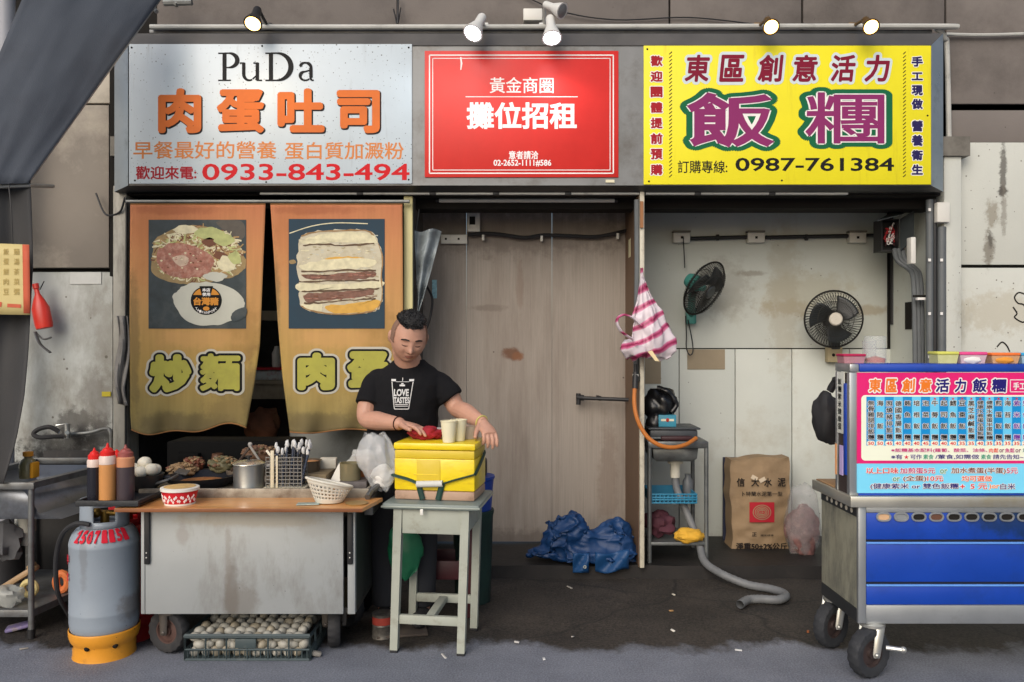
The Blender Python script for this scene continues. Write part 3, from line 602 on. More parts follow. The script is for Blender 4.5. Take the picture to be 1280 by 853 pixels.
# sheets and clutter on the pilaster
b=MB(M('cloth_grey',(150,146,140),.8,var=.2,dirt=(90,86,80),da=.4)); b.grid(lambda u,v:P(146+u*13+3*math.sin(v*7),395+v*110+u*20*math.sin(v*3),4.95+.02*math.sin(u*9+v*4)),8,14); b.out('rag','' or None,'crumpled grey rag strip hanging down the pilaster by the left curtain','rag',solid=.006)
b=MB(blackp); b.tube(curve([P(120,242,5.05),P(132,268,5.0),P(150,265,4.97),P(157,248,4.95),P(158,300,4.96),P(157,460,4.96),P(157,600,4.97)],6),.006,6); b.out('cable',None,'black cable looping along the pilaster beside the left curtain','cable')
# ------------------------------------------------------------------ printed curtains
def cur_mat(name,z0,z1):
    m=M(name,(222,140,72),.8,var=.05,vs=4,stretch=(3,1,.5),bump=.25,bs=400)
    n=m.node_tree.nodes; l=m.node_tree.links; b=n['Principled BSDF']
    tc=n.new('ShaderNodeTexCoord'); sx=n.new('ShaderNodeSeparateXYZ'); l.new(tc.outputs['Object'],sx.inputs[0])
    no=n.new('ShaderNodeTexNoise'); no.inputs['Scale'].default_value=3.5; no.inputs['Detail'].default_value=7; l.new(tc.outputs['Object'],no.inputs[0])
    a=n.new('ShaderNodeMath'); a.operation='MULTIPLY_ADD'; a.inputs[1].default_value=.34; l.new(no.outputs['Fac'],a.inputs[0]); l.new(sx.outputs['Z'],a.inputs[2])
    mr=n.new('ShaderNodeMapRange'); mr.inputs[1].default_value=.17; mr.inputs[2].default_value=1.45+.17; l.new(a.outputs[0],mr.inputs[0])
    r=n.new('ShaderNodeValToRGB'); e=r.color_ramp.elements; e[0].position=0; e[0].color=(*lin((120,108,70)),1); e[1].position=1; e[1].color=(*lin((186,116,80)),1)
    for p,c in ((.1,(150,132,78)),(.3,(176,146,80)),(.5,(190,148,90)),(.8,(194,134,86))): q=e.new(p); q.color=(*lin(c),1)
    l.new(mr.outputs[0],r.inputs[0])
    src=b.inputs['Base Color'].links[0].from_socket; mx=n.new('ShaderNodeMix'); mx.data_type='RGBA'; mx.blend_type='MULTIPLY'; mx.inputs[0].default_value=.0; l.new(r.outputs[0],mx.inputs[6]); l.new(src,mx.inputs[7])
    wv=n.new('ShaderNodeTexNoise'); wv.inputs['Scale'].default_value=9; mp=n.new('ShaderNodeMapping'); mp.inputs['Scale'].default_value=(5,1,.3); l.new(tc.outputs['Object'],mp.inputs[0]); l.new(mp.outputs[0],wv.inputs[0])
    w2=n.new('ShaderNodeMapRange'); w2.inputs[1].default_value=.35; w2.inputs[2].default_value=.7; w2.inputs[3].default_value=.93; w2.inputs[4].default_value=1.03; l.new(wv.outputs['Fac'],w2.inputs[0])
    m3=n.new('ShaderNodeMix'); m3.data_type='RGBA'; m3.blend_type='MULTIPLY'; m3.inputs[0].default_value=1; l.new(mx.outputs[2],m3.inputs[6]); l.new(w2.outputs[0],m3.inputs[7]); l.new(m3.outputs[2],b.inputs['Base Color'])
    b.inputs['Roughness'].default_value=.85
    for lk in list(b.inputs['Roughness'].links): l.remove(lk)
    return m
CD=4.93
def interp(tab,y):
    for (a,b_),(c_,d_) in zip(tab,tab[1:]):
        if y<=c_: return b_+(d_-b_)*max(0,(y-a)/(c_-a))
    return tab[-1][1]
LXL=[(255,163),(400,162),(520,163),(545,165)]; LXR=[(255,332),(330,329),(430,325),(480,318),(545,306)]
RXL=[(255,338),(330,343),(400,347),(470,353),(545,363)]; RXR=[(255,503),(400,504),(545,503)]
def dep_l(px,py):
    k=max(0,(py-255)/290); return CD+.014*math.sin(px*.13+py*.01)*max(0,min(1,(py-497)/40))+.03*max(0,(px-304)/26)*k*k+.02*math.sin(px*.16+py*.012)*max(0,k-.83)*5+.012*max(0,1-(px-163)/14)*k
def dep_r(px,py):
    k=max(0,(py-255)/290); return CD+.014*math.sin(px*.13+py*.01)*max(0,min(1,(py-497)/40))+.03*max(0,(364-px)/26)*k*k+.02*math.sin(px*.14+py*.015)*max(0,k-.83)*5
def curtain(label,xl_,xr_,dep,bot):
    t=T('printed_curtain',label,'curtain',P((xl_[0][1]+xr_[0][1])/2,545,CD))
    def fn(u,v):
        a,c_=xl_[0][1],xr_[0][1]; py=255+v*(bot(u)-255); px=interp(xl_,py)*(1-u)+interp(xr_,py)*u
        return P(px,py,dep(px,py))
    cm=cur_mat('curtain_print',0,1); xa,xb=xl_[0][1],xr_[0][1]; G=(96,84,56); o=P((xa+xb)/2,545,CD); r3=random.Random(int(xa))
    stains_and_shade(cm,[(xa+4,r3.uniform(380,480),9,90,CD,G,.5),(xb-14,500,16,70,CD,G,.55),((xa+xb)/2-20,528,70,14,CD,G,.6),((xa+xb)/2+40,515,40,26,CD,(120,102,62),.55),(xa+30,300,30,60,CD,(176,112,66),.4),(xb-30,420,26,50,CD,(150,112,62),.45),((xa+xb)/2,424,60,14,CD,(206,158,100),.5),(xa+60,262,70,7,CD,(150,84,56),.5)],o=o,dist=.6,nsc=6)
    MB(cm).grid(fn,60,60).out('cloth',t,smooth=60,solid=.003)
    hm=M('hem',(150,104,60),.85,var=.15)
    for v0 in (0,1): MB(hm).tube([fn(i/30,v0*.995+.002)+V((0,-.001,0)) for i in range(31)],.004,6).out('hem',t)
    return t
ctl=curtain('orange printed curtain with fried noodle photo and rounded yellow characters',LXL,LXR,dep_l,lambda u:538+5*math.sin(u*5.5)+3*math.sin(u*13))
ctr=curtain('orange printed curtain with egg toast photo hanging behind the cook',RXL,RXR,dep_r,lambda u:541-3*u+2*math.sin(u*9))
b=MB(galv); b.cyl(P(158,252,CD+.01),P(512,252,CD+.01),.011); b.out('curtain_rod',None,'thin metal rod carrying both orange printed curtains','rod')
pcol=lambda n,c,v=.18,s=22: M('print_'+n,c,.8,var=v,vs=s)
pic_dark=M('print_slate',(56,64,66),.8,var=.35,vs=9,dirt=(96,98,94),da=.36,ds=3); pic_blue=M('print_blue',(36,58,72),.8,var=.15,vs=5)
pn1=pcol('noodle_pale',(150,128,88)); pn2=pcol('noodle_tan',(170,138,92)); pn3=pcol('noodle_green',(176,180,120)); pn4=pcol('noodle_light',(212,204,170)); pbr=pcol('brown',(112,72,52)); pmeat=M('print_meat',(158,104,88),.8,var=.3,vs=30,dirt=(196,160,140),da=.42,ds=26)
pwhite=pcol('plate',(190,190,176),.08,6); pblk=flat('print_black',(24,24,24),.8); pyel=pcol('yolk',(206,160,74),.12); pbread=M('print_bread',(196,188,164),.8,var=.1,vs=18,dirt=(168,156,128),da=.4,ds=14); pbac=M('print_bacon',(124,90,76),.8,var=.3,vs=40)
porange=flat('print_orange',(206,140,60),.8)
def rect(mb,x0,y0,x1,y1,dep,off,mat):
    mb.m(mat); mb.grid(lambda u,v:P(x0+u*(x1-x0),y0+v*(y1-y0),dep(x0+u*(x1-x0),y0+v*(y1-y0)))+V((0,-off,0)),16,16)
E1=.004
b=MB(); r2=random.Random(11); dl=dep_l
rect(b,186,275,308,411,dl,E1,pic_dark)
blob(b,[(270,278),(300,276),(307,290),(300,300)],0,E1+.0004,pcol('pan_edge',(90,84,76)),jit=2,dep=dl,seed=20)
blob(b,[(190,322),(196,300),(216,286),(240,281),(268,286),(290,296),(305,318),(306,335),(290,346),(262,352),(240,356),(210,352),(192,342)],0,E1+.0006,pn1,jit=2.5,dep=dl,seed=1)
for i in range(620):
    a=r2.uniform(0,2*PI); rr=math.sqrt(r2.random()); cx=248+54*rr*math.cos(a); cy=318+33*rr*math.sin(a); th=r2.uniform(0,PI); ln=r2.uniform(4,9); bend=r2.uniform(-4,4)
    pts=[(cx-ln*math.cos(th),cy-ln*math.sin(th)*.7),(cx+bend*math.sin(th),cy-bend*math.cos(th)),(cx+ln*math.cos(th),cy+ln*math.sin(th)*.7)]
    ribbon(b,[(p.x,p.y) for p in curve([(x,y,0) for x,y in pts],3)],r2.uniform(.6,1.1),0,E1+.0010+.0000018*i,r2.choice((pn1,pn2,pn2,pbr,pn4,pn4,pn3)),dep=dl)
for px,py,w,h,mt_ in ((262,292,20,8,pn3),(280,300,14,8,pn3),(232,287,16,6,pn4),(262,303,9,6,pbr),(294,322,8,9,pn3),(283,330,12,10,pn4),(276,320,9,5,pbr),(270,346,16,6,pwhite)): blob(b,[(px-w,py),(px,py-h),(px+w,py),(px,py+h)],0,E1+.0022+px*.000002,mt_,jit=3,sub=5,dep=dl,seed=px)
blob(b,[(197,318),(208,306),(228,304),(252,312),(266,322),(266,336),(250,346),(222,347),(202,338)],0,E1+.0028,pmeat,jit=2.5,dep=dl,seed=5)
blob(b,[(216,324),(228,319),(238,326),(228,334)],0,E1+.0031,pcol('meat_pale',(196,172,150)),jit=2,dep=dl,seed=6)
for i in range(50): 
    px=231+r2.uniform(-30,30); py=326+r2.uniform(-17,17); w=r2.uniform(.6,2); blob(b,[(px-w,py),(px,py-w*.7),(px+w,py),(px,py+w*.7)],0,E1+.0032+i*.000003,r2.choice((pbr,pn4,pmeat)),jit=.5,sub=2,dep=dl,rings=1,seed=i)
blob(b,[(217,372),(228,360),(250,353),(278,356),(298,366),(307,382),(296,396),(272,406),(246,406),(228,396)],0,E1+.0034,pwhite,jit=2.5,dep=dl,seed=9)
blob(b,[(290,392),(307,384),(307,396),(292,402)],0,E1+.0036,pic_dark,jit=1,dep=dl,seed=2)
# round emblem
def disc(mb,cx,cy,rx,ry,off,mat,a0=0,a1=360): 
    mb.m(mat); q=arc(cx,cy,rx,ry,a0,a1,28); mb.poly([P(x,y,dl(cx,cy))+V((0,-off,0)) for x,y in (q[:-1] if a1-a0==360 else q)])
disc(b,258.5,376,19.5,18,E1+.0044,pblk); disc(b,258.5,376,18,16.5,E1+.0047,porange,25,155); 
b.m(pblk); b.poly([P(x,y,dl(258,376))+V((0,-E1-.005,0)) for x,y in ((250,358),(267,358),(264,370),(253,370))])
kd=lambda px,py: dl(258,376)-.001
text(b,'本店',253.5,360.5,263.5,365,0,[(.03,f_white,E1+.0054)],dep=kd); text(b,'使用',253.5,366,263.5,370.5,0,[(.03,f_white,E1+.0054)],dep=kd)
text(b,'台灣豬',242.5,372,274,382,0,[(.05,porange,E1+.0054)],dep=kd)
disc(b,258.5,386,4,2.6,E1+.0054,porange)
for i,ch in enumerate('TAIWANPORK'):
    a=R(222+i*10.6); cx,cy=258.5+16.4*math.cos(a),376-15*math.sin(a); text(b,ch,cx-1.3,cy-1.6,cx+1.3,cy+1.6,0,[(.02,f_white,E1+.0056)],dep=kd)
b.out('food_picture',ctl,smooth=0)
b=MB(); dr_=dep_r; pcrumb=pcol('crumb',(168,156,126))
rect(b,361,274,481,411,dr_,E1,pic_blue)
ribbon(b,[(p.x,p.y) for p in curve([(362,292,0),(390,283,0),(420,279,0),(460,280,0)],5)],.6,0,E1+.0005,pn4,dep=dr_)
blob(b,[(362,326),(368,325),(370,329),(363,330)],0,E1+.0006,pn1,jit=.6,dep=dr_)
blob(b,[(375,298),(392,290),(425,288),(458,288),(470,296),(478,320),(477,352),(479,372),(472,388),(446,392),(410,393),(388,389),(375,380),(373,350),(372,320)],0,E1+.0008,pbread,jit=3,sub=8,dep=dr_,seed=3)
for q,mt_,sd in (([(378,300),(420,291),(462,292),(470,300),(466,304),(420,303),(386,306)],pn4,1),([(376,333),(400,326),(440,323),(470,326),(462,334),(420,337),(386,339)],pn4,7),
    ([(402,330),(412,322),(440,321),(462,325),(460,332),(430,334),(410,337)],pyel,2),([(384,334),(402,331),(402,336),(388,338)],pyel,4),
    ([(378,343),(400,344),(440,341),(468,340),(466,347),(440,350),(400,350),(384,349)],pbac,5),([(374,354),(420,356),(476,352),(474,360),(420,362),(376,364)],pn4,8),
    ([(380,369),(400,366),(440,364),(466,362),(462,369),(430,374),(400,376),(384,378)],pbac,6),([(408,382),(440,380),(472,375),(474,384),(450,391),(416,391)],pyel,9),([(378,380),(402,379),(400,390),(384,387)],pn4,10)):
    blob(b,q,0,E1+.0014+.00005*sd,mt_,jit=2.2,sub=7,dep=dr_,seed=sd)
crust=pcol('crust',(150,118,78)); gap=pcol('gap',(92,72,54))
for q in ([(379,307),(400,305.5),(430,307),(468,305)],[(377,340),(410,339.5),(440,338),(470,339)],[(374,352.5),(410,351.5),(450,351),(474,350.5)],[(377,364.5),(410,363.5),(450,361.5),(474,361)],[(380,379.5),(410,378),(450,374.5),(470,373.5)]):
    ribbon(b,[(p.x+r2.uniform(-.4,.4),p.y+r2.uniform(-.7,.7)) for p in curve([(x,y,0) for x,y in q],6)],[r2.uniform(.5,1.3) for _ in range(6*(len(q)-1)+1)],0,E1+.0024,gap,dep=dr_)
for q in ([(377,296),(394,290.5),(425,288.5),(456,288.5),(468,295)],[(473,305),(478,322),(477,348),(478,371),(472,387)],[(376,383),(392,389),(418,393),(448,392),(470,388)]):
    ribbon(b,[(p.x+r2.uniform(-.5,.5),p.y+r2.uniform(-.5,.5)) for p in curve([(x,y,0) for x,y in q],5)],[r2.uniform(.4,1.2) for _ in range(5*(len(q)-1)+1)],0,E1+.0023,crust,dep=dr_)
for i in range(260):
    px=r2.uniform(378,472); py=r2.uniform(294,388); w=r2.uniform(.6,2.6); ribbon(b,[(px-w,py),(px,py+r2.uniform(-.6,.6)),(px+w,py+r2.uniform(-.8,.8))],r2.uniform(.3,.9),0,E1+.0012+i*.0000006,r2.choice((pn4,pcrumb,pcrumb,pwhite)),dep=dr_)
for i in range(60):
    px=r2.uniform(380,470); py=r2.choice((344.5,371)) + r2.uniform(-2.5,2.5)-(px-425)*.04; ribbon(b,[(px-3,py),(px+3,py+r2.uniform(-.8,.8))],.5,0,E1+.0026+i*.000003,r2.choice((pbr,pmeat,pbac)),dep=dr_)
b.out('food_picture',ctr,smooth=0)
olive=M('print_olive',(166,162,70),.8,var=.1,vs=9,dirt=(132,130,66),da=.35); ring=flat('print_grey',(188,184,170),.8)
LT=[(.07,olive,E1+.0026),(.125,pblk,E1+.0012),(.185,ring,E1)]
b=MB(olive)
text(b,'炒',187,443,240,491,0,LT,dep=dl,fit=.07); text(b,'麵',250,442,301,489,0,[(.04,olive,E1+.0026),(.1,pblk,E1+.0012),(.16,ring,E1)],dep=dl,fit=.04); b.out('lettering',ctl,smooth=0)
b=MB(olive)
text(b,'肉',372,441,419,488,0,LT,dep=dr_,fit=.07); text(b,'蛋',434,439,486,487,0,LT,dep=dr_,fit=.07); b.out('lettering',ctr,smooth=0)
# ------------------------------------------------------------------ dark stall interior behind the curtains
t=T('shelf','cream shelf seen in the dark gap between the curtains','shelf',P(338,497,5.8))
cs=M('shelf_cream',(150,140,120),.7,var=.15,dirt=(90,82,70),da=.4)
MB(cs).box(X(270,5.8),X(420,5.8),5.7,6.1,Z(480,5.8),Z(475,5.8),.004).out('board',t); MB(cs).box(X(270,5.8),X(420,5.8),5.72,5.75,Z(498,5.8),Z(480,5.8)).out('front_panel',t)
MB(M('carton_blue',(176,186,186),.6,dirt=(150,60,60),da=.4,ds=30)).box(X(312,5.78),X(362,5.78),5.74,5.9,Z(475,5.78),Z(463,5.78),.006).out('food_carton',None,'pale carton lying on the cream shelf between the curtains','carton')
MB(flat('lid_red',(170,40,50))).box(X(318,5.76),X(364,5.76),5.72,5.9,Z(462.6,5.76),Z(459.5,5.76),.004).out('tray',None,'flat red tray on the pale carton between the curtains','tray')
b=MB(whitep); b.lathe(P(346,459,5.8),[(.001,0),(.03,.0),(.034,.02),(.034,.1),(.02,.13),(.015,.15),(.001,.152)],16); b.out('spray_bottle',None,'white bottle on the shelf between the curtains','bottle')
MB(M('carton_tan',(150,140,122),.7)).box(X(330,5.85),X(362,5.85),5.8,6.0,Z(401,5.85),Z(389,5.85),.004).out('storage_box',None,'tan box high in the dark gap between the curtains','box')
b=MB(M('sack_orange',(120,76,52),.8,var=.4,vs=6,dirt=(170,140,100),da=.35)); b.ball(P(330,532,5.6),(.13,.1,.12),16,11,jit=.25); b.out('produce_bag',None,'brown orange bag of produce low in the gap between the curtains','bag')
MB(M('back_steel',(122,124,120),.5,metal=.3,var=.1,dirt=(80,78,72),da=.4)).box(X(362,5.3),X(504,5.3),5.3,5.33,.4,Z(520,5.3),.004).out('splash_panel',None,'dull steel panel below the right orange curtain','panel')
# ------------------------------------------------------------------ left: sink stand
def bolt(b,c,r=.008): b.ball(c,(r,r*.6,r),8,5)
ss=T('sink_stand','worn steel sink stand with open shelf beside the gas cylinder','sink stand',P(0,800,4.1))
MB(M('sink_shade_dark',(40,39,38),.8,var=.4,dirt=(20,20,20),da=.4)).box(X(-75,4.0)+.02,X(46,4.0)+.10,4.775,4.785,.10,Z(603,3.95)-.03).out('shade_sheet',ss)  # dark sheet added to stand for the shade beneath the sink
fx0,fx1=X(-75,4.0),X(46,4.0); fd0,fd1=3.95,4.75; zt_=Z(603,3.95)
legx=(fx0+.02,fx1-.012)
frame=M('worn_steel_frame',(120,122,122),.45,metal=.5,var=.15,dirt=(84,78,72),da=.42,ds=9)
b=MB(frame); b.box(fx0,fx1+.02,fd0-.01,fd0+.012,zt_-.035,zt_,.004)
b.box(fx0,fx1+.02,fd1,fd1+.02,zt_-.03,zt_+.006,.004)
b.prism([(fx1-.02,fd0,zt_),(fx1+.02,fd0,zt_),(fx1+.13,fd1,zt_+.006),(fx1+.09,fd1,zt_+.006)],(0,0,-.03)); b.box(fx0,fx0+.04,fd0+.012,fd1,zt_-.03,zt_)
b.out('rim',ss)
b=MB(M('sink_basin_steel',(128,132,138),.4,metal=.6,var=.12,dirt=(70,68,66),da=.4))
bx0,bx1=fx0+.03,X(28,4.0); zb=Z(646,4.05)
g4=[[(x,y,z) for x,y in ((bx0,fd0+.03),(bx1,fd0+.03),(bx1+.06,fd1-.1),(bx0,fd1-.1))] for z in (zt_-.02,)]
A=b.pts(g4[0]); B2=b.pts([(x*.96+.02*0,y,zb+.03) for x,y,z in g4[0]]); C=b.pts([(x*.92,y+.02,zb) for x,y,z in g4[0]])
for k in range(4): b.f([A[k],A[(k+1)%4],B2[(k+1)%4],B2[k]]); b.f([B2[k],B2[(k+1)%4],C[(k+1)%4],C[k]])
b.f(C); b.out('basin',ss,solid=.004)
b=MB(M('drain_plastic',(184,182,170),.5,dirt=(110,104,92),da=.35)); b.cyl(V((bx0+.25,4.25,zb)),V((bx0+.25,4.25,zb-.12)),.045); b.cyl(V((bx0+.25,4.25,zb-.12)),V((bx0+.25,4.25,zb-.19)),.03); b.out('drain',ss)
for lx,ly,zz in ((fx1-.005,fd0+.012,0),(fx1+.115,fd1,0.0),(fx0+.02,fd0+.012,0),(fx0+.02,fd1,0)):
    b=MB(frame); b.cyl(V((lx,ly,.03)),V((lx,ly,zt_-.01)),.014,n=12); lg=b.out('leg',ss)
    MB(blackp).cyl(V((lx,ly,0)),V((lx,ly,.045)),.018,n=12).out('foot_cap',lg)
zs_=Z(768,4.0)
b=MB(frame); b.box(fx0,fx1+.005,fd0+.005,fd0+.02,zs_,zs_+.035,.003); b.prism([(fx0,fd0+.02,zs_+.008),(fx1,fd0+.02,zs_+.008),(fx1+.11,fd1,zs_+.008),(fx0,fd1,zs_+.008)],(0,0,.004)); b.prism([(fx1-.01,fd0+.02,zs_),(fx1+.006,fd0+.02,zs_),(fx1+.12,fd1,zs_),(fx1+.104,fd1,zs_)],(0,0,.035)); b.out('shelf',ss)
MB(M('board_black',(44,42,40),.75,var=.4,vs=7,dirt=(96,88,78),da=.4,ds=5,dst=(4,1,1))).obox(P(85,580,4.85),(.30,.02,.16),(R(-16),0,R(2)),.004).out('cutting_board',None,'blackened board leaning against the sooty wall behind the sink','board')
# bottle on the sink rim
t=T('cleaner_bottle','small clear bottle with orange cap on the sink rim','bottle',P(34,597,4.1))
clear_d=M('clear_brown_plastic',(128,120,84),.25,var=.2,alpha=.85); c=P(35,598,4.1)
MB(clear_d).lathe(c,[(.001,0),(.04,.002),(.042,.07),(.03,.095),(.018,.105),(.018,.115)],16).out('bottle_body',t)
MB(flat('cap_amber',(206,140,50))).lathe(c+V((0,0,.113)),[(.024,0),(.024,.022),(.001,.024)],14).out('cap',t)
MB(flat('handle_amber',(214,150,40))).box(c.x+.03,c.x+.05,4.06,4.12,c.z+.004,c.z+.085,.008).out('dispenser',t)
# clutter on the lower shelf
zf=zs_+.013
b=MB(M('tan_plastic',(170,140,104),.5,dirt=(90,76,60),da=.35)); q=P(20,742,4.25)
m_=Matrix.Translation(V((q.x,4.25,zf+.085)))@Matrix.Rotation(R(-32),4,'Y'); b.box(-.16,.13,-.03,.03,-.016,.016,.012,m_); b.box(.09,.13,-.02,.02,.012,.03,.006,m_); b.out('cleaver_block',None,'tan plastic holder leaning on the sink stand shelf','holder')
r2=random.Random(4)
b=MB(M('clear_bag',(176,178,172),.3,alpha=.6,var=.3)); b.ball((q.x+.05,4.08,zf+.055),(.09,.05,.05),16,10,jit=.3,seed=4); b.out('plastic_bag',None,'crumpled clear plastic bag on the front of the sink stand shelf','bag')
b=MB(flat('tape_yellow',(206,188,130))); b.tube([(q.x+.1+.035*math.cos(a*PI/8),4.2,zf+.055+.035*math.sin(a*PI/8)) for a in range(16)],.016,8,closed=True); b.out('tape_roll',None,'cream tape roll standing among bags on the sink stand shelf','tape roll')
b=MB(flat('tape_orange',(212,120,70))); xx=X(64,4.2); b.tube([(xx+.032*math.cos(a*PI/8),4.3,zf+.06+.045*math.sin(a*PI/8)) for a in range(16)],.02,8,closed=True); b.out('tape_roll',None,'orange tape roll at the right end of the sink stand shelf','tape roll')
b=MB(M('dark_jar',(46,46,48),.4,var=.3)); b.lathe(P(6,700,4.5),[(.001,0),(.09,0),(.1,.06),(.1,.22),(.07,.25),(.001,.25)],16); b.out('canister',None,'dark canister standing at the back of the sink stand shelf','canister').location.z=zf
b=MB(M('rag_dark',(88,88,90),.8,var=.3)); b.ball(P(8,690,4.2),(.08,.06,.1),14,9,jit=.35,seed=8); b.out('drain_rag',None,'grey rag bundled beneath the sink basin','rag').location.z=zf+.19
b=MB(M('packet',(120,110,150),.35,var=.4,vs=20,dirt=(190,180,80),da=.35,ds=20)); b.obox(P(25,792,4.05),(.13,.06,.02),(R(10),R(-12),R(12)),.01); b.out('snack_packet',None,'empty shiny packet lying on the ground under the sink stand','packet').location.z=.004
# ------------------------------------------------------------------ gas cylinders
def gas(name,label,cx,cy,r,h,body,base):
    t=T(name,label,'gas cylinder',(cx,cy,0))
    b=MB(body); k=h/.6
    prof=[(r*.9,.13*k)]+[(r,.17*k),(r,.515*k)]+[(r-.0+r*.0-r*.38*(1-math.cos(a)),.515*k+.075*k*math.sin(a)) for a in [PI/2*i/7 for i in range(1,8)]]+[(.001,.595*k)]
    prof=[(r*.86,.10*k),(r*.97,.13*k),(r,.16*k),(r,.20*k),(r*1.006,.203*k),(r*1.006,.21*k),(r,.213*k),(r,.50*k),(r*1.008,.502*k),(r*1.008,.512*k),(r*.985,.53*k),(r*.92,.556*k),(r*.80,.577*k),(r*.6,.59*k),(.001,.595*k)]
    b.lathe((cx,cy,0),prof,40); b.out('tank',t)
    b=MB(base); b.lathe((cx,cy,0),[(r*1.004,.126*k),(r*1.008,.118*k),(r*1.0,.098*k),(r*.95,.076*k),(r*.895,.066*k),(r*.88,.06*k),(r*.885,.012*k),(r*.905,0),(r*.85,0)],40,caps=False)
    for a in (-45,-95,-140,60): b.m(seam); b.ball((cx+r*.905*math.cos(R(a)),cy+r*.905*math.sin(R(a)),.068*k),(.011,.011,.011),10,7); 
    b.out('foot_ring',t,solid=.004)
    b=MB(body); z0,z1=.585*k,.71*k; rr=r*.68
    def fn(i):return R(-90+360*i/48)
    # collar with a hand opening cut in front and back
    hole=lambda a:(abs(((a+66+180)%360)-180)<27) or (abs(((a-114+180)%360)-180)<27)
    lv=[z0,z0+.03*k,z0+.042*k,z0+.088*k,z0+.098*k,z1]
    g=[[b.bm.verts.new((cx+rr*math.cos(fn(i)),cy+rr*math.sin(fn(i)),z)) for i in range(48)] for z in lv]
    for j in range(5):
        for i in range(48):
            if 1<=j<=3 and hole(-90+360*(i+.5)/48): continue
            b.f([g[j][i],g[j][(i+1)%48],g[j+1][(i+1)%48],g[j+1][i]])
    b.out('collar',t,solid=.006)
    b=MB(M('brass',(150,120,60),.4,metal=.8,var=.2)); b.cyl((cx,cy,.585*k),(cx,cy,.65*k),.02); b.cyl((cx-.05,cy,.64*k),(cx+.06,cy,.64*k),.014); b.ball((cx-.03,cy-.02,.645*k),.024,10,7); b.out('valve',t)
    return t
gx,gy,gr=X(131,3.775),3.775,.150
gbody=M('cylinder_grey',(146,156,166),.38,var=.06,vs=4,dirt=(110,112,112),da=.3,ds=6,bump=.06,bs=120); gbase=M('cylinder_orange',(222,150,40),.45,var=.08,dirt=(150,96,40),da=.3,ds=9)
stains_and_shade(gbody,[(100,700,6,50,3.6,(120,122,124),.5),(150,770,14,20,3.6,(110,104,98),.6),(165,720,8,60,3.6,(110,108,106),.5)],o=(gx,gy,0))
gc=gas('gas_cylinder','grey gas cylinder with orange foot and red painted numbers','',0,0,0,gbody,gbase) if False else gas('gas_cylinder','tall grey gas cylinder with orange foot and red painted numbers',gx,gy,gr,.615,gbody,gbase)
# painted marks wrapped on the shoulder
b=MB(); red=flat('stencil_red',(206,34,54)); b.m(red)
k=.615/.6
def wrap(s,a0,a1,zlo,zhi,rad=.04):
    vs,ff=glyphs(s,rad,3); ax,bx=min(v.x for v in vs),max(v.x for v in vs); ay,by=min(v.y for v in vs),max(v.y for v in vs)
    def rz(z):
        tab=[(.50*k,gr),(.512*k,gr*1.008),(.53*k,gr*.985),(.556*k,gr*.92),(.577*k,gr*.80),(.59*k,gr*.6)]
        if z<=.5*k: return gr
        for (z0,r0),(z1,r1) in zip(tab,tab[1:]):
            if z<=z1: return r0+(r1-r0)*(z-z0)/(z1-z0)
        return gr*.6
    pv=[]
    for v in vs:
        a=R(a0+(a1-a0)*(v.x-ax)/(bx-ax)); z=zlo+(zhi-zlo)*(v.y-ay)/(by-ay); r=rz(z)+.006
        pv.append((gx+r*math.cos(a),gy+r*math.sin(a),z+.0015))
    q=b.pts(pv)
    for f in ff: b.f([q[i] for i in f])
for i,ch in enumerate('25071151'): wrap(ch,-119+i*12.6,-109+i*12.6,.532*k,.583*k,.05)
wrap('半',-146,-133,.43*k,.475*k); wrap('S',-146,-135,.355*k,.39*k)
b.out('lettering',gc,smooth=0)
gas('gas_cylinder','red gas cylinder half hidden behind the tall grey one',X(162,4.0),3.99,.13,.58,M('cylinder_red',(186,28,32),.4,var=.1),M('cylinder_red_foot',(150,26,28),.5))
b=MB(blackr); b.tube(curve([P(112,656,3.66),P(95,655,3.66),P(78,668,3.7),P(70,700,3.75),P(72,740,3.8),P(84,765,3.9),P(100,790,4.0)],6),.011,8); b.out('gas_hose',None,'black rubber hose looping from the gas cylinder valve','hose')
# tray with sauce bottles on top of the cylinder collar
zc=.71*k
b=MB(M('tray_black',(38,40,42),.55,var=.25,vs=8,bump=.3)); tx0,tx1=X(93,3.55),X(172,3.55)
b.box(tx0,tx1,3.56,3.86,zc+.004,zc+.016,.004); b.box(tx0,tx1,3.555,3.57,zc+.002,zc+.028,.003); b.box(tx0,tx1,3.85,3.865,zc+.002,zc+.028,.003); b.box(tx0,tx0+.012,3.57,3.85,zc+.002,zc+.028,.003); b.box(tx1-.012,tx1,3.57,3.85,zc+.002,zc+.028,.003)
b.out('tray',None,'black plastic tray sitting on top of the grey gas cylinder','tray')
zt2=zc+.0165
def squeeze(px,D,w,ztop,fill,capm,label,liq=.83,sidem=None):
    cx=X(px,D); r=w/2/FPX*D; H=Z(ztop,D)-zt2
    t=T('sauce_bottle',label,'sauce bottle',(cx,D,zt2),'squeeze sauce bottles on the black tray')
    bh=H*.80
    MB(fill).lathe((cx,D,zt2),[(.001,.0),(r*.93,.001),(r*.99,.01),(r*.99,bh*liq)],20).out('sauce',t)
    MB(sidem).lathe((cx,D,zt2),[(r*.99,bh*liq+.0006),(r,bh*.95),(r*.8,bh),(r*.5,bh)],20,caps=False).out('bottle_neck',t)
    MB(capm).lathe((cx,D,zt2+bh*.96),[(r*.86,0),(r*.86,.022),(r*.6,.03),(r*.55,.036),(r*.22,.042),(r*.1,H-bh*.96)],18).out('cap',t)
redc=flat('cap_red',(214,44,40),.35); frost=M('frosted_plastic',(216,196,184),.4,var=.05)
squeeze(118,3.62,17,560,M('soy_sauce',(34,34,42),.25),redc,'sauce bottle of black soy sauce with short red cap',.80,frost)
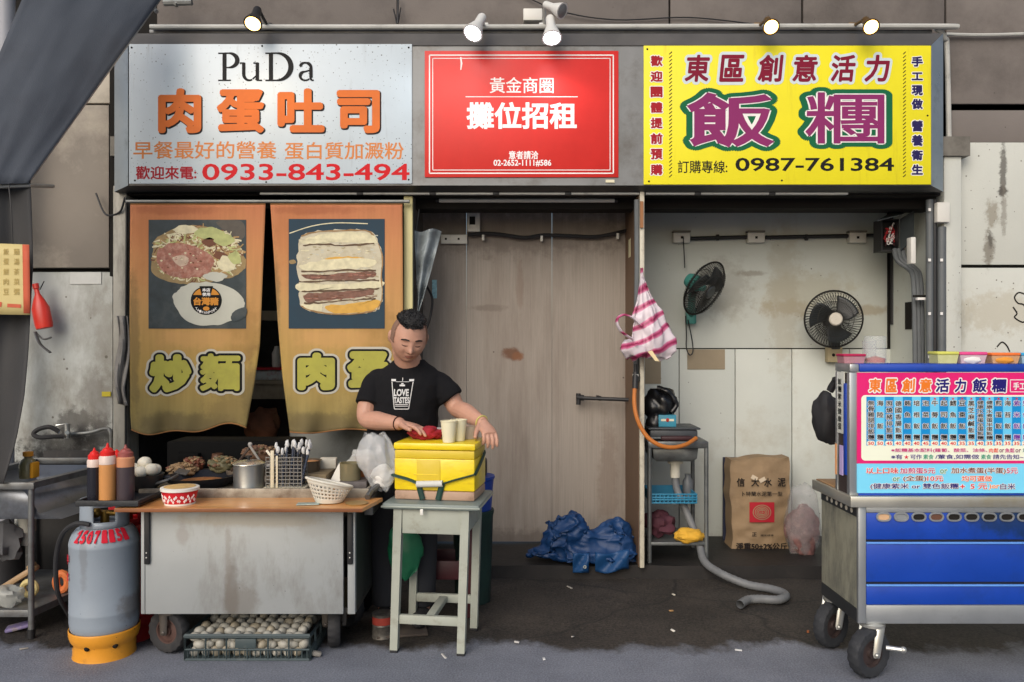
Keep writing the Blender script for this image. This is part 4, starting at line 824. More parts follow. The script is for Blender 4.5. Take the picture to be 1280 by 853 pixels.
squeeze(134.5,3.60,20,554,M('chili_sauce',(206,144,84),.3,var=.1),redc,'sauce bottle of pale orange sauce with red pointed cap',.80,frost)
squeeze(146,3.78,17,562,M('chili_red',(190,44,36),.3),redc,'red sauce bottle half hidden behind the orange one',.9,redc)
squeeze(157,3.62,21,556,M('dark_sauce',(72,62,66),.3,var=.1),M('cap_dirty_red',(150,76,70),.5,var=.3),'sauce bottle of dark brown sauce with stained dull cap',.76,M('neck_orange',(198,136,98),.4))
b=MB(M('bowl_dark',(70,68,66),.4,metal=.4,var=.2)); c=P(181,612,3.86); bw=T('bowl','dark metal bowl heaped with white garlic beside the bottles','bowl',c)
b.lathe(c,[(.001,0),(.05,.0),(.075,.03),(.088,.075),(.085,.075),(.07,.03),(.001,.008)],24); b.out('bowl',bw)
gm=M('garlic_white',(226,220,200),.5,var=.06)
for i,(dx,dz,dy,r) in enumerate(((0,.128,0,.032),(-.045,.1,-.01,.03),(.04,.098,-.02,.032),(.0,.09,-.04,.03),(.03,.09,.04,.03),(-.03,.09,.04,.03))):
    MB(gm).ball(c+V((dx,dy,dz)),(r,r,r*.92),14,9,jit=.06,seed=i).out('garlic_bulb',None,'white garlic bulb heaped in the dark metal bowl','garlic','garlic bulbs in the dark bowl')
# ------------------------------------------------------------------ the food cart
ct=T('food_cart','grey steel food cart with wooden front board and griddle trough','food cart',(X(310,3.8),3.95,0))
cx0,cx1=X(176,3.7),X(444,3.7); y0,y1=3.70,4.22; zb_,zt3=Z(768,3.7),Z(638,3.7)
stains_and_shade(steelg,[(290,740,9,60,3.7,(120,114,108),.7),(305,755,24,30,3.7,(128,122,114),.6),(285,700,5,50,3.7,(134,128,120),.5),(320,650,120,10,3.7,(150,140,120),.5),(400,660,30,16,3.7,(140,136,126),.35),(228,668,10,16,3.7,(140,134,128),.5)],o=(ct.location.x,3.95,0),nsc=9)
specks(steelg,24,.07,(70,70,70))
b=MB(steelg); b.box(cx0+.02,cx1-.055,y0,y0+.02,zb_,zt3-.002,.003); b.out('front_panel',ct)
b=MB(steelg); b.box(cx0,cx0+.018,y0,y0+.03,zb_,zt3,.003); b.box(cx1-.035,cx1,y0-.001,y0+.03,zb_,zt3,.003); b.out('corner_strip',ct)
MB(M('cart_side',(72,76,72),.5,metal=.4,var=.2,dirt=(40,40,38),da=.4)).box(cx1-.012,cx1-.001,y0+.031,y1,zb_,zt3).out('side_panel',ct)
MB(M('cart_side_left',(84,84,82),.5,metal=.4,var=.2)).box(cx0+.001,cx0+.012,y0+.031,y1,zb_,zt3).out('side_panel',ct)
MB(M('cart_floor',(70,68,64),.6,metal=.4)).box(cx0,cx1,y0+.03,y1,zb_-.002,zb_+.02).out('bottom_panel',ct)
# black slide rails near the corners
for px,zlo,zhi in ((183.5,706,640),(437.5,706,641)):
    b=MB(blackp); x=X(px,3.69); b.box(x-.013,x+.013,y0-.014,y0-.002,Z(zlo,3.69),Z(zhi,3.69),.006)
    b.m(whitep)
    for q in (697,691): b.ball((x,y0-.015,Z(q,3.69)),.0035,8,5)
    b.out('slide_rail',ct)
woodt=M('varnished_board',(206,146,84),.35,var=.16,vs=6,stretch=(.6,5,5),dirt=(150,96,52),da=.3,ds=6,dst=(.6,3,3),coat=.25)
zc1=Z(640,3.56); bx_0,bx_1=X(143,3.56),X(459,3.56)
b=MB(woodt); b.prism([(bx_0,3.56,zc1),(bx_1-.02,3.56,zc1),(bx_1+.03,3.8,zc1),(bx_0+.06,3.8,zc1)],(0,0,.016)); b.m(M('board_edge',(128,78,44),.5,var=.2)); b.box(bx_0,bx_1-.02,3.556,3.5598,zc1-.001,zc1+.015,.001); b.out('front_board',ct)
zb3=zc1+.016
b=MB(M('trough_steel',(150,142,128),.45,metal=.4,var=.2,vs=7,dirt=(92,74,58),da=.45,ds=9)); tx0,tx1=X(173,3.8),X(462,3.82); zt4=Z(611,3.8)
b.box(tx0,tx1,3.80,3.815,zb3-.02,zt4,.003); b.box(tx0,tx0+.015,3.816,4.22,zb3-.02,zt4,.003); b.box(tx1-.015,tx1,3.816,4.22,zb3-.02,zt4,.003); b.box(tx0,tx1,4.205,4.22,zb3-.02,zt4+.03,.003)
b.box(tx0,tx1,3.816,4.204,zt4-.022,zt4-.014); b.out('griddle_trough',ct)
zg=zt4-.013
b=MB(M('black_stove',(11,11,11),.8,spec=.1,var=.3,dirt=(34,30,28),da=.3)); b.box(X(212,4.3),X(372,4.3),4.26,4.5,.5,Z(551,4.3),.01); b.box(X(225,4.25),X(250,4.25),4.22,4.26,Z(575,4.25),Z(566,4.25),.004); b.out('back_hood',ct)
whm=blackr; rim=M('rim_brown',(86,64,58),.6,metal=.3,var=.3)
def wheel(par,cx,cy,r,w,yaw,tyre,rimm,name='wheel'):
    wt=T(name,None,None,(cx,cy,r)); wt.parent=par; wt.location=V((cx,cy,r))-WL[par.name]
    mt=(Matrix.Rotation(R(yaw),4,'Z')@Matrix.Rotation(R(90),4,'Y')).to_3x3().to_4x4()
    b=MB(tyre); prof=[(r*.55,-w*.36),(r*.75,-w*.5),(r*.92,-w*.46),(r*.985,-w*.3),(r,0),(r*.985,w*.3),(r*.92,w*.46),(r*.75,w*.5),(r*.55,w*.36)]
    n=72; rings=[]
    for rr,z in prof:
        ring=[]
        for k_ in range(n):
            q=rr*(1-(.035 if (k_//2+ (1 if z>0 else 0))%2 and rr>r*.9 else 0)); ring.append(V((cx,cy,r))+mt@V((q*math.cos(2*PI*k_/n),q*math.sin(2*PI*k_/n),z)))
        rings.append(b.pts(ring))
    for A,B_ in zip(rings,rings[1:]):
        for k_ in range(n): b.f([A[k_],A[(k_+1)%n],B_[(k_+1)%n],B_[k_]])
    b.out('tyre',wt)
    b=MB(rimm); b.lathe((cx,cy,r),[(.001,-w*.3),(r*.2,-w*.38),(r*.22,-w*.2),(r*.45,-w*.14),(r*.5,-w*.34),(r*.58,-w*.34),(r*.58,w*.34),(r*.5,w*.34),(r*.45,w*.14),(r*.22,w*.2),(r*.2,w*.38),(.001,w*.3)],24,mtx=mt); b.out('rim',wt)
    return wt,mt
def fork(par,cx,cy,r,w,yaw,ztop,mat,off=(0,0)):
    b=MB(mat); m=Matrix.Rotation(R(yaw),3,'Z')
    for s_ in (-1,1):
        a=V((cx,cy,r))+m@V((s_*w*.68,0,0)); t_=V((cx+off[0],cy+off[1],ztop-.012))+m@V((s_*w*.68,0,0))
        b.tube([a+V((0,0,-.012)),a,t_],[.012,.016,.02],8,flatx=.35)
        b.ball(a,(.012,.012,.012),8,6)
    b.lathe((cx+off[0],cy+off[1],ztop-.018),[(.001,0),(w*.85,0),(w*.85,.012),(.03,.018),(.001,.018)],14); b.out('caster_fork',par)
for wx,wy,yw in ((X(205,3.72),3.78,72),(X(420,3.9),3.86,12),(X(215,4.1),4.12,10),(X(432,4.1),4.12,60)):
    wt,_=wheel(ct,wx,wy,.105,.06,yw+90-90,blackr,rim); fork(wt,wx,wy,.105,.06,yw,zb_-.001,M('fork_dark',(92,86,80),.5,metal=.5,var=.2))
specks(gbody,30,.09,(96,98,100)); specks(gbase,26,.1,(120,84,50))
# ------------------------------------------------------------------ on the cart
rb=T('paper_bowl','red paper bowl with white rim and floral band on the wooden board','paper bowl',P(225,634,3.66))
c=V((X(225,3.66),3.66,zb3+.0005)); 
b=MB(flat('bowl_white',(228,224,214),.45)); b.lathe(c,[(.001,0),(.066,0),(.0665,.008)],32); b.lathe(c,[(.079,.062),(.084,.064),(.084,.076),(.079,.078),(.001,.079)],32,caps=False); b.out('rim_and_base',rb)
b=MB(flat('bowl_red',(204,40,48),.4)); b.lathe(c,[(.0665,.0085),(.0785,.0615)],32,caps=False)
b.m(flat('bowl_flower',(236,220,216)))
r2=random.Random(9)
for i in range(30):
    a=R(-170+i*5.6); z=.03+.012*math.sin(i*1.7)
    for kx in range(4):
        aa=a+.035*math.cos(kx*1.57); zz=z+.0045*math.sin(kx*1.57); r=.0665+(zz-.0085)*.012/.053+.0012; b.ball(c+V((r*math.cos(aa),r*math.sin(aa),zz)),(.003,.0012,.003),6,4)
b.out('printed_band',rb)
b=MB(M('noodle_fill',(206,170,110),.6,var=.2,vs=40)); b.lathe(c+V((0,0,.0795)),[(.07,0),(.04,.004),(.001,.006)],20); b.out('lid',rb)
pan=T('frying_pan','wide black frying pan full of food in the cart trough','pan',P(255,600,3.95))
c=V((X(252,3.97),3.97,zg)); iron=M('black_iron',(40,42,48),.4,metal=.6,var=.2,dirt=(80,52,36),da=.3)
MB(iron).lathe(c,[(.001,.0),(.13,.0),(.165,.035),(.172,.05),(.166,.05),(.125,.008),(.001,.006)],36).out('pan_body',pan)
b=MB(M('fried_food',(150,92,48),.6,var=.4,vs=30,dirt=(196,150,84),da=.4,ds=30)); b.lathe(c,[(.12,.018),(.1,.024),(.04,.028),(.001,.028)],24); 
b.out('food',pan)
b=MB(iron); b.tube([c+V((-.13,-.06,.05)),c+V((-.24,-.1,.04)),c+V((-.30,-.12,.015))],[.012,.012,.014],8); b.out('pan_handle',pan)
r2=random.Random(21)
food=[M('food_tan',(138,112,80),.6,var=.2,vs=30),M('food_orange',(104,56,36),.55,var=.25,vs=30),M('food_brown',(104,76,56),.6,var=.25,vs=30),M('food_green',(92,88,62),.6,var=.25,vs=30)]
def heap(px,py,D,rx,ry,rz,mat,label,cat='food',seed=0,name='food_heap'):
    c=P(px,py,D); b=MB(mat); b.ball(c,(rx*.85,ry,rz*.78),56,36,jit=.22,seed=seed); 
    r3=random.Random(seed)
    for i in range(70):
        th=r3.uniform(0,2*PI); ph=r3.uniform(.1,1.5); q=c+V((rx*.85*math.sin(ph)*math.cos(th),ry*math.sin(ph)*math.sin(th),rz*.8*math.cos(ph))); b.m(r3.choice((mat,mat,food[r3.randrange(4)],food[0])))
        from mathutils import Euler
        b.ball(q,(r3.uniform(.008,.02),r3.uniform(.006,.012),r3.uniform(.005,.009)),8,6,jit=.3,seed=i,mtx=Euler((r3.uniform(-.6,.6),r3.uniform(-.6,.6),r3.uniform(0,3))).to_matrix().to_4x4())
    o=b.out(name,None,label,cat,smooth=60,kind='stuff'); return o
heap(228,590,4.1,.085,.06,.04,food[0],'pale battered food heap at the left of the black pan',seed=1).location.z=zg+.02
heap(242,585,4.16,.06,.04,.045,food[1],'orange red food heap behind the black pan',seed=2).location.z=zg+.03
heap(278,583,4.14,.08,.05,.05,food[3],'greenish food heap behind the right of the black pan',seed=3).location.z=zg+.03
heap(325,577,4.1,.1,.05,.045,food[2],'brown paper wrapped food piled behind the steel pot',seed=4).location.z=zg+.1
b=MB(steeld); b.tube(curve([P(222,594,3.9),P(210,600,3.84),P(190,606,3.83)],4),.007,8); b.obox(P(228,590,3.93),(.06,.05,.006),(.3,.2,0),.002); b.out('spatula',None,'steel spatula resting over the left corner of the trough','spatula')
pot=T('steel_pot','straight sided steel pot with lid on the cart trough','pot',P(313,610,3.92))
c=V((X(311,3.90),3.90,zg)); rp=.072
b=MB(M('pot_steel',(170,172,170),.3,metal=.85,var=.1,dirt=(110,100,90),da=.3,ds=8)); b.lathe(c,[(.001,0),(rp,0),(rp+.001,.004),(rp,.008),(rp,.112),(rp+.003,.115)],32,caps=False); b.out('pot_body',pot)
b=MB(M('pot_lid',(196,192,178),.25,metal=.8,var=.08)); b.lathe(c+V((0,0,.1155)),[(rp+.005,0),(rp+.004,.004),(rp*.8,.014),(rp*.3,.02),(.001,.021)],32); b.m(blackp); b.lathe(c+V((0,0,.136)),[(.006,0),(.006,.008),(.016,.012),(.016,.02),(.001,.022)],14); b.out('lid',pot)
# knife rack
kr=T('utensil_rack','white wire rack holding knives and straws on the cart','utensil rack',P(357,612,3.9))
c0=V((X(357,3.86),3.88,zg)); wq,dq,hq=.085,.05,.16; wirem=M('wire_grey',(128,126,120),.4,metal=.2,dirt=(120,110,96),da=.3)
b=MB(wirem)
for i in range(9):
    z=c0.z+.015+i*(hq-.02)/8
    b.tube([c0+V((sx*wq,sy*dq,z-c0.z)) for sx,sy in ((-1,-1),(1,-1),(1,1),(-1,1))],.0019,5,closed=True)
for i in range(10):
    x=-wq+2*wq*i/9
    for sy in (-1,1): b.cyl(c0+V((x,sy*dq,.01)),c0+V((x,sy*dq,hq)),.002,n=5)
b.out('wire_basket',kr)
b=MB(M('rack_base',(206,196,168),.5)); b.box(c0.x-.1,c0.x+.1,c0.y-.062,c0.y+.06,c0.z-.0,c0.z+.012,.003); b.out('base',kr)
b=MB(M('rack_strip',(208,198,170),.5)); b.box(c0.x-.062,c0.x-.045,c0.y-.058,c0.y-.053,c0.z+.013,c0.z+.19,.002); b.box(c0.x-.036,c0.x-.026,c0.y-.058,c0.y-.053,c0.z+.013,c0.z+.165,.002); b.out('wooden_slat',kr)
r2=random.Random(2); um=[M('knife_dark',(44,48,60),.4,var=.2),M('knife_blue',(70,80,100),.4,metal=.3),M('straw_white',(206,206,204),.5)]
for i in range(26):
    x=r2.uniform(-.035,.08); y=r2.uniform(-.035,.04); tx=x*1.25+r2.uniform(-.02,.03); h=r2.uniform(.19,.235)
    b=MB(um[i%2]); b.cyl(c0+V((x,y,.016)),c0+V((tx,y,h-.03)),.0035,n=6); o=b.out('skewer',None,'dark bagged utensil with white tip standing in the wire rack','utensil','bagged utensils in the wire rack')
    b=MB(um[2]); b.ball(c0+V((tx+.002,y,h-.015)),(.008,.008,.018),8,6,jit=.25,seed=i); b.out('tip_wrap',o)
b=MB(M('stick_white',(214,208,190),.5)); b.obox(P(341,573,3.95),(.012,.01,.1),(0,R(-38),0),.003); b.out('chopstick_pack',None,'white stick leaning out left of the wire rack','stick')
# stacked pans, boxes and cups to the right
pan2=T('saucepan','brown rimmed saucepan behind the wire rack','saucepan',P(387,588,4.05)); c=V((X(385,4.05),4.05,zg+.06))
MB(M('pan_brown',(104,92,78),.4,metal=.5,var=.2)).lathe(c,[(.001,0),(.06,0),(.064,.05),(.07,.052),(.06,.049),(.055,.006),(.001,.006)],24).out('pan_body',pan2)
MB(M('soup_orange',(206,140,90),.4)).lathe(c+V((0,0,.044)),[(.058,0),(.001,.001)],20).out('soup',pan2)
MB(M('crate_tan',(128,112,84),.7,var=.2,vs=10,stretch=(.5,4,9))).box(X(372,4.0),X(412,4.0),3.93,4.12,zg,zg+.058,.004).out('wooden_box',None,'brown wooden box under the saucepan behind the white basket','box')
MB(flat('paper_cream',(212,206,190))).obox((X(407,4.08),4.14,zg+.084),(.085,.06,.05),(.05,0,.1),.004).out('paper_stack',None,'cream paper stack right of the saucepan','paper')
b=MB(flat('paper_bright',(230,226,216),.6)); cc=P(421,595,3.97); b.prism([cc+V((-.03,0,-.02)),cc+V((.01,-.01,-.035)),cc+V((.045,0,.025)),cc+V((.008,.01,.06))],(0,.03,.004)); b.out('paper_cone',None,'folded bright white paper cone above the glass jar','paper')
b=MB(M('jar_glass',(150,142,112),.12,var=.15,metal=.35)); c=V((X(438,3.92),3.92,zg+.036)); b.lathe(c,[(.001,0),(.049,0),(.051,.004),(.051,.078),(.053,.082),(.048,.082),(.046,.006),(.001,.006)],24); b.out('tin_can',None,'shiny tin can beside the white basket','can')
MB(M('box_under',(92,86,84),.6,var=.3,vs=20)).box(X(428,3.92),X(461,3.92),3.86,4.0,zg,zg+.035,.004).out('tool_box',None,'dark grey box under the shiny tin can','box')
b=MB(M('jar_amber',(176,110,66),.3,var=.2)); c=V((X(455,4.08),4.08,zg)); b.lathe(c,[(.001,0),(.05,.0),(.056,.03),(.056,.1),(.04,.13),(.001,.132)],20); b.out('jar',None,'amber jar behind the tin can by the plastic bag','jar')
clear=M('film_clear',(214,216,212),.22,alpha=.55,var=.1)
b=MB(clear); b.ball(P(452,577,4.05),(.075,.05,.055),20,12,jit=.3,seed=7); b.out('plastic_bag',None,'small crumpled clear bag on the amber jar','bag')
for px,D,zz,r,c,l in ((350,4.1,0,.05,(60,56,54),'dark metal bowl behind the wire rack'),(296,4.12,0,.055,(120,112,100),'dull metal bowl behind the black pan'),(338,4.05,.035,.048,(150,140,120),'pale bowl stacked between the pot and the wire rack'),(402,3.9,0,.04,(70,60,54),'small dark bowl in front of the brown box')):
    b=MB(M('bowl_%d'%px,c,.4,metal=.4,var=.2)); b.lathe(V((X(px,D),D,zg+zz)),[(.001,0),(r*.6,0),(r*.95,r*.7),(r,r),(r*.95,r),(r*.6,.006),(.001,.006)],24); b.out('bowl',None,l,'bowl')
for px,py,ln,an,c,l in ((300,575,.16,40,(60,46,38),'dark wooden spoon handle over the steel pot'),(322,572,.15,-30,(150,146,140),'bright ladle handle leaning by the steel pot'),(430,588,.12,60,(40,40,42),'black knife handle by the shiny tin can')):
    b=MB(M('handle_%d'%px,c,.5)); b.obox(P(px,py,4.02),(.012,.01,ln),(.2,R(an),0),.004); b.ball(P(px,py,4.02)+V((ln*.5*math.sin(R(an)),0,ln*.5*math.cos(R(an)))),(.012,.01,.012),8,6); b.out('utensil',None,l,'utensil')
b=MB(M('sauce_jar',(88,60,44),.3,var=.2)); b.lathe(V((X(272,4.2),4.2,zg)),[(.001,0),(.035,0),(.036,.09),(.028,.11),(.028,.125),(.001,.126)],16); b.out('jar',None,'brown sauce jar standing behind the black pan','jar')
b=MB(M('foil_pack',(150,146,140),.35,metal=.5,var=.3,vs=30)); b.ball(P(336,583,4.0),(.05,.03,.022),20,12,jit=.3,seed=9); b.out('foil_packet',None,'crumpled foil packet between the steel pot and the wire rack','packet')
# white perforated basket
pb=T('plastic_basket','white perforated plastic basket tilted on the wooden board','basket',P(410,632,3.68))
c=V((X(411,3.68),3.69,zb3+.001)); wb=M('basket_white',(214,210,196),.45,var=.06,dirt=(160,150,128),da=.3)
b=MB(wb); nl,na=6,30
def br(a,v): 
    rx=.062+.042*v; return c+V((rx*math.cos(a),rx*.85*math.sin(a),.004+v*(.088+.026*math.cos(a+2.6))))
g=[[b.bm.verts.new(br(2*PI*i/na,j/nl)) for i in range(na)] for j in range(nl+1)]
for j in range(nl):
    for i in range(na):
        if 1<=j<=nl-2:
            q=[g[j][i],g[j][(i+1)%na],g[j+1][(i+1)%na],g[j+1][i]]; ctr=sum((v.co for v in q),V())/4
            inn=b.pts([ctr+(v.co-ctr)*.52 for v in q])
            for k_ in range(4): b.f([q[k_],q[(k_+1)%4],inn[(k_+1)%4],inn[k_]])
        else: b.f([g[j][i],g[j][(i+1)%na],g[j+1][(i+1)%na],g[j+1][i]])
b.f(g[0]); b.out('basket_body',pb,solid=.0025)
b=MB(wb); b.tube([br(2*PI*i/30,1.0) for i in range(30)],.006,8,closed=True); b.out('rim',pb)
r2=random.Random(8)
for i in range(12):
    a=r2.uniform(0,6.3); q=r2.uniform(0,.045); MB(r2.choice((gm,M('shallot%d'%i,(196,160,120),.5)))).ball(c+V((q*math.cos(a),q*math.sin(a),.03+.018*(i%3))),(.018,.018,.016),10,7,jit=.1,seed=i).out('garlic_clove',None,'garlic clove in the white perforated basket','garlic','garlic cloves in the white basket')
b=MB(M('plate_oil',(160,130,80),.3,var=.3)); b.lathe(V((X(446,3.66),3.66,zb3+.001)),[(.05,0),(.052,.004),(.04,.003),(.001,.002)],24); b.out('saucer',None,'oily saucer on the right end of the wooden board','saucer')
MB(M('leaflet',(150,166,160),.4,var=.4,vs=20)).obox((X(384,3.62),3.64,zb3+.004),(.10,.05,.004),(0,0,.1),.001).out('leaflet',None,'folded leaflet on the wooden board left of the basket','leaflet')
t=T('bracket_rail','dark folding bracket on the right end of the cart','bracket',P(470,620,3.9)); b=MB(steeld); b.tube([P(474,606,3.85),P(464,614,3.8),P(459,622,3.75)],.014,8); b.box(X(459,3.9),X(470,3.9),3.82,4.15,Z(640,3.9),Z(618,3.9),.004); b.out('arm',t)
# ------------------------------------------------------------------ egg crate under the cart
ec=T('egg_crate','dark green plastic crate of eggs on the ground under the cart','crate',(X(312,3.75),3.8,0))
ex0,ex1,ey0,ey1,eh=X(231,3.68),X(387,3.68),3.68,4.0,Z(795,3.68)
cm=M('crate_green',(62,74,76),.5,var=.15,dirt=(110,112,106),da=.3,ds=9)
b=MB(cm)
def ladder(p,q,cells):
    p=V(p); q=V(q); d=(q-p)
    for zf,th in ((0.006,.007),(.42,.005),(.93,.008)):
        z=eh*zf+.002; b.tube([p+V((0,0,z)),q+V((0,0,z))],th,4)
    for i in range(cells+1):
        w=p+d*i/cells; b.tube([w+V((0,0,.004)),w+V((0,0,eh))],.0045,4)
    for i in range(cells*4):
        w=p+d*(i+.5)/(cells*4); b.tube([w+V((0,.003,.008)),w+V((0,.003,eh*.42))],.003,4)
ladder((ex0,ey0,0),(ex1,ey0,0),6); ladder((ex0,ey1,0),(ex1,ey1,0),6); ladder((ex0,ey0,0),(ex0,ey1,0),3); ladder((ex1,ey0,0),(ex1,ey1,0),3)
b.box(ex0,ex1,ey0,ey1,.004,.010); b.box(X(294,3.68),X(320,3.68),ey0-.004,ey0+.004,eh*.5,eh*.88,.002); b.out('crate_frame',ec)
b=MB(cm); b.tube([(ex0,ey0,eh),(ex1,ey0,eh),(ex1,ey1,eh),(ex0,ey1,eh)],.009,4,closed=True); b.out('rim',ec)
em=[M('egg_white',(166,163,152),.45,var=.05,vs=20),M('egg_cream',(156,147,128),.45,var=.05,vs=20)]
base=None; r2=random.Random(12); nn=0
eb=MB(em[0])
n_,m_=14,10; eb.ball((0,0,0),(.022,.022,.028),n_,m_); egg0=eb.out('egg',None,'white egg lying in the dark plastic crate','egg','eggs in the dark plastic crate',local=True)
egg_me2=egg0.data.copy(); egg_me2.materials.clear(); egg_me2.materials.append(em[1])
first=True
for lay in range(3):
    for j in range(5):
        for i in range(11):
            if lay==2 and (j==0 and r2.random()<.2 or r2.random()<.04): continue
            if lay<2 and j>0: continue
            x=ex0+.035+(ex1-ex0-.07)*(i+.5*(lay%2)*.9)/10.5+r2.uniform(-.004,.004); y=ey0+.035+(ey1-ey0-.07)*j/4+r2.uniform(-.006,.006); z=.03+lay*.034+(.004*math.sin(i*1.9+j) if lay==2 else 0)
            o=egg0 if first else egg0.copy()
            if not first: COL.objects.link(o)
            first=False
            if r2.random()<.25: o.data=egg_me2
            o.location=(x,y,z); o.rotation_euler=(r2.uniform(0,3),r2.uniform(0,3),r2.uniform(0,3))
            s_=r2.uniform(.95,1.08); o.scale=(s_,s_,s_)
b=MB(M('litter_grey',(150,146,138),.6,var=.3)); b.obox(P(396,824,3.72),(.04,.02,.02),(.2,.3,.4),.004); b.out('litter_scrap',None,'small pale scrap on the ground right of the egg crate','litter').location.z=.002
# ------------------------------------------------------------------ green-grey table (turned a little clockwise)
def yawed(name,label,cat,loc,deg):
    t=T(name,label,cat,loc,rz=R(deg)); return t
tb=yawed('work_table','pale green grey wooden table with scuffed legs and a rounded top','table',(X(537,3.74)+.03,3.93,0),-7.5)
tw,td,tz=.232,.205,.7065
tg=M('table_paint',(164,168,156),.55,var=.08,vs=6,dirt=(120,112,92),da=.33,ds=12); tt=M('table_top_paint',(118,128,124),.4,var=.12,vs=5,dirt=(170,172,160),da=.28,ds=10)
b=MB(tt); b.box(-tw,tw,-td,td,tz-.03,tz,.012); b.m(M('table_trim',(150,158,150),.35,metal=.3,var=.1)); b.box(-tw-.003,tw+.003,-td-.003,td+.003,tz-.022,tz-.013,.002); b.out('table_top',tb,local=True)
for x0,x1,y0_,y1_ in ((-tw+.092,tw-.092,-td+.028,-td+.042),(-tw+.092,tw-.092,td-.042,td-.028),(-tw+.064,-tw+.078,-td+.062,td-.062),(tw-.078,tw-.064,-td+.062,td-.062)):
    MB(tg).box(x0,x1,y0_,y1_,tz-.145,tz-.031,.002).out('apron',tb,local=True)
def leg(sx,sy,mat,top=tz-.031):
    x,y=sx*(tw-.072),sy*(td-.042); ox,oy=-.020,sy*.006; a=.020; c_=.018
    b=MB(mat); A=b.pts([(x-a,y-a,top),(x+a,y-a,top),(x+a,y+a,top),(x-a,y+a,top)]); B_=b.pts([(x+ox-c_,y+oy-c_,.012),(x+ox+c_,y+oy-c_,.012),(x+ox+c_,y+oy+c_,.012),(x+ox-c_,y+oy+c_,.012)])
    b.f(A); b.f(B_)
    for k in range(4): b.f([A[k],A[(k+1)%4],B_[(k+1)%4],B_[k]])
    o=b.out('leg',tb,local=True); MB(blackr).box(x+ox-.019,x+ox+.019,y+oy-.019,y+oy+.019,0,.014,.003).out('foot_pad',o,local=True)
for sx in (-1,1):
    for sy in (-1,1): leg(sx,sy,tg)
zr=.155
xs_=tw-.072+.0
MB(tg).box(-xs_+.003,xs_-.034,-td+.028,-td+.052,zr-.02,zr+.022,.003).out('stretcher',tb,local=True)
MB(tg).box(-xs_+.003,xs_-.034,td-.052,td-.028,zr-.02,zr+.022,.003).out('stretcher',tb,local=True)
MB(tg).box(-.035,.005,-td+.053,td-.053,zr-.012,zr+.016,.003).out('stretcher',tb,local=True)
b=MB(flat('paper_hook',(224,222,214))); b.box(.045-.09,.06-.09,-td-.012,-td-.004,tz-.05,tz-.022,.003); b.out('paper_tag',tb,local=True)
# yellow taped foam box
bx=yawed('foam_box','yellow taped foam box with dark green strap standing on the table','foam box',(X(545,3.83)+.014,3.945,tz+.001),-9)
bw,bdp,bh=.196,.135,.272
ytape=M('yellow_tape',(236,208,22),.32,var=.05,vs=6,dirt=(214,178,30),da=.4,ds=5,dst=(2,2,7),coat=.2,bump=.25,bs=30); ytape2=M('yellow_tape_dull',(214,186,46),.4,var=.06,vs=5,bump=.2,bs=30)
pinkb=M('box_bottom_brown',(176,146,124),.6,var=.1,dirt=(120,92,74),da=.35,ds=10)
b=MB(ytape); b.box(-bw,bw,-bdp,bdp,.045,bh-.075,.008); b.m(pinkb); b.box(-bw+.001,bw-.001,-bdp+.001,bdp-.001,0,.044,.008)
b.m(ytape2); b.box(-bw+.002,bw-.002,-bdp+.002,bdp-.002,bh-.075,bh-.036,.004)
b.m(ytape2); b.box(-.085,.03,-bdp-.0035,-bdp+.002,.05,bh-.08,.002); b.m(ytape); b.box(-.1,.02,-bdp-.005,-bdp+.001,.12,.124,.001); b.out('box_body',bx,local=True)
b=MB(ytape); b.box(-bw-.004,bw+.004,-bdp-.004,bdp+.004,bh-.034,bh,.009); b.m(ytape2); b.box(-bw+.02,bw-.02,-.03,.04,bh+.0005,bh+.0015); b.out('lid',bx,local=True)
strap=M('strap_green',(20,58,50),.5,var=.2,vs=14); b=MB(strap)
def flatstrap(pts,w=.012):
    b.tube(curve(pts,6),w,8,flatx=.4)
e=.006
flatstrap([(-bw-.006,-.06,.12),(-bw-.005,-bdp-.004,.118),(-bw+.07,-bdp-e,.098),(-.075,-bdp-e-.004,.08)]); flatstrap([(.045,-bdp-e-.004,.082),(.1,-bdp-e-.002,.10),(bw-.01,-bdp-e,.125),(bw+.006,-bdp+.0,.135),(bw+.006,-.02,.165),(bw+.006,.09,.205)])
flatstrap([(-.072,-bdp-e-.002,.085),(-.068,-bdp-e,.05),(-.055,-bdp-e,.004)],.014); flatstrap([(.042,-bdp-e-.002,.085),(.032,-bdp-e,.05),(.02,-bdp-e,.004)],.014)
b.out('strap',bx,local=True)
b=MB(flat('foam_grip',(206,206,200))); b.tube([(-.08,-bdp-e-.012,.078),(.045,-bdp-e-.012,.084)],.0155,12); b.out('strap_grip',bx,local=True)
# on the foam box
ztop=tz+.001+bh+.001
cupm=M('paper_cup_cream',(226,218,186),.5,var=.03)
def cup(px,D,label):
    t=T('paper_cup',label,'cup',(X(px,D),D,ztop+.0008),'stacked paper cups on the foam box'); c=V((X(px,D),D,ztop+.0008))
    MB(cupm).lathe(c,[(.001,.004),(.026,.004),(.026,0),(.028,0),(.0385,.098),(.0385,.1)],28,caps=False).out('cup_body',t,solid=.0012); b=MB(cupm); b.tube([c+V((.039*math.cos(a*PI/16),.039*math.sin(a*PI/16),.1)) for a in range(32)],.0024,6,closed=True); b.out('rim',t)
cup(561,3.84,'cream paper cup standing on the left, nearer of the two cups'); cup(573.5,3.90,'cream paper cup standing behind the nearer cup on its right')
b=MB(M('tub_clear',(196,184,168),.3,alpha=.8)); c=V((X(584,4.0),4.0,ztop)); b.lathe(c,[(.001,0),(.055,0),(.062,.062),(.064,.064)],24); b.out('food_tub',None,'translucent plastic tub behind the paper cups on the foam box','tub')
t=T('cup_stack','short stack of white lids behind the left paper cup','cup stack',(X(549,4.0),4.01,ztop)); c=V((X(549,4.0),4.01,ztop))
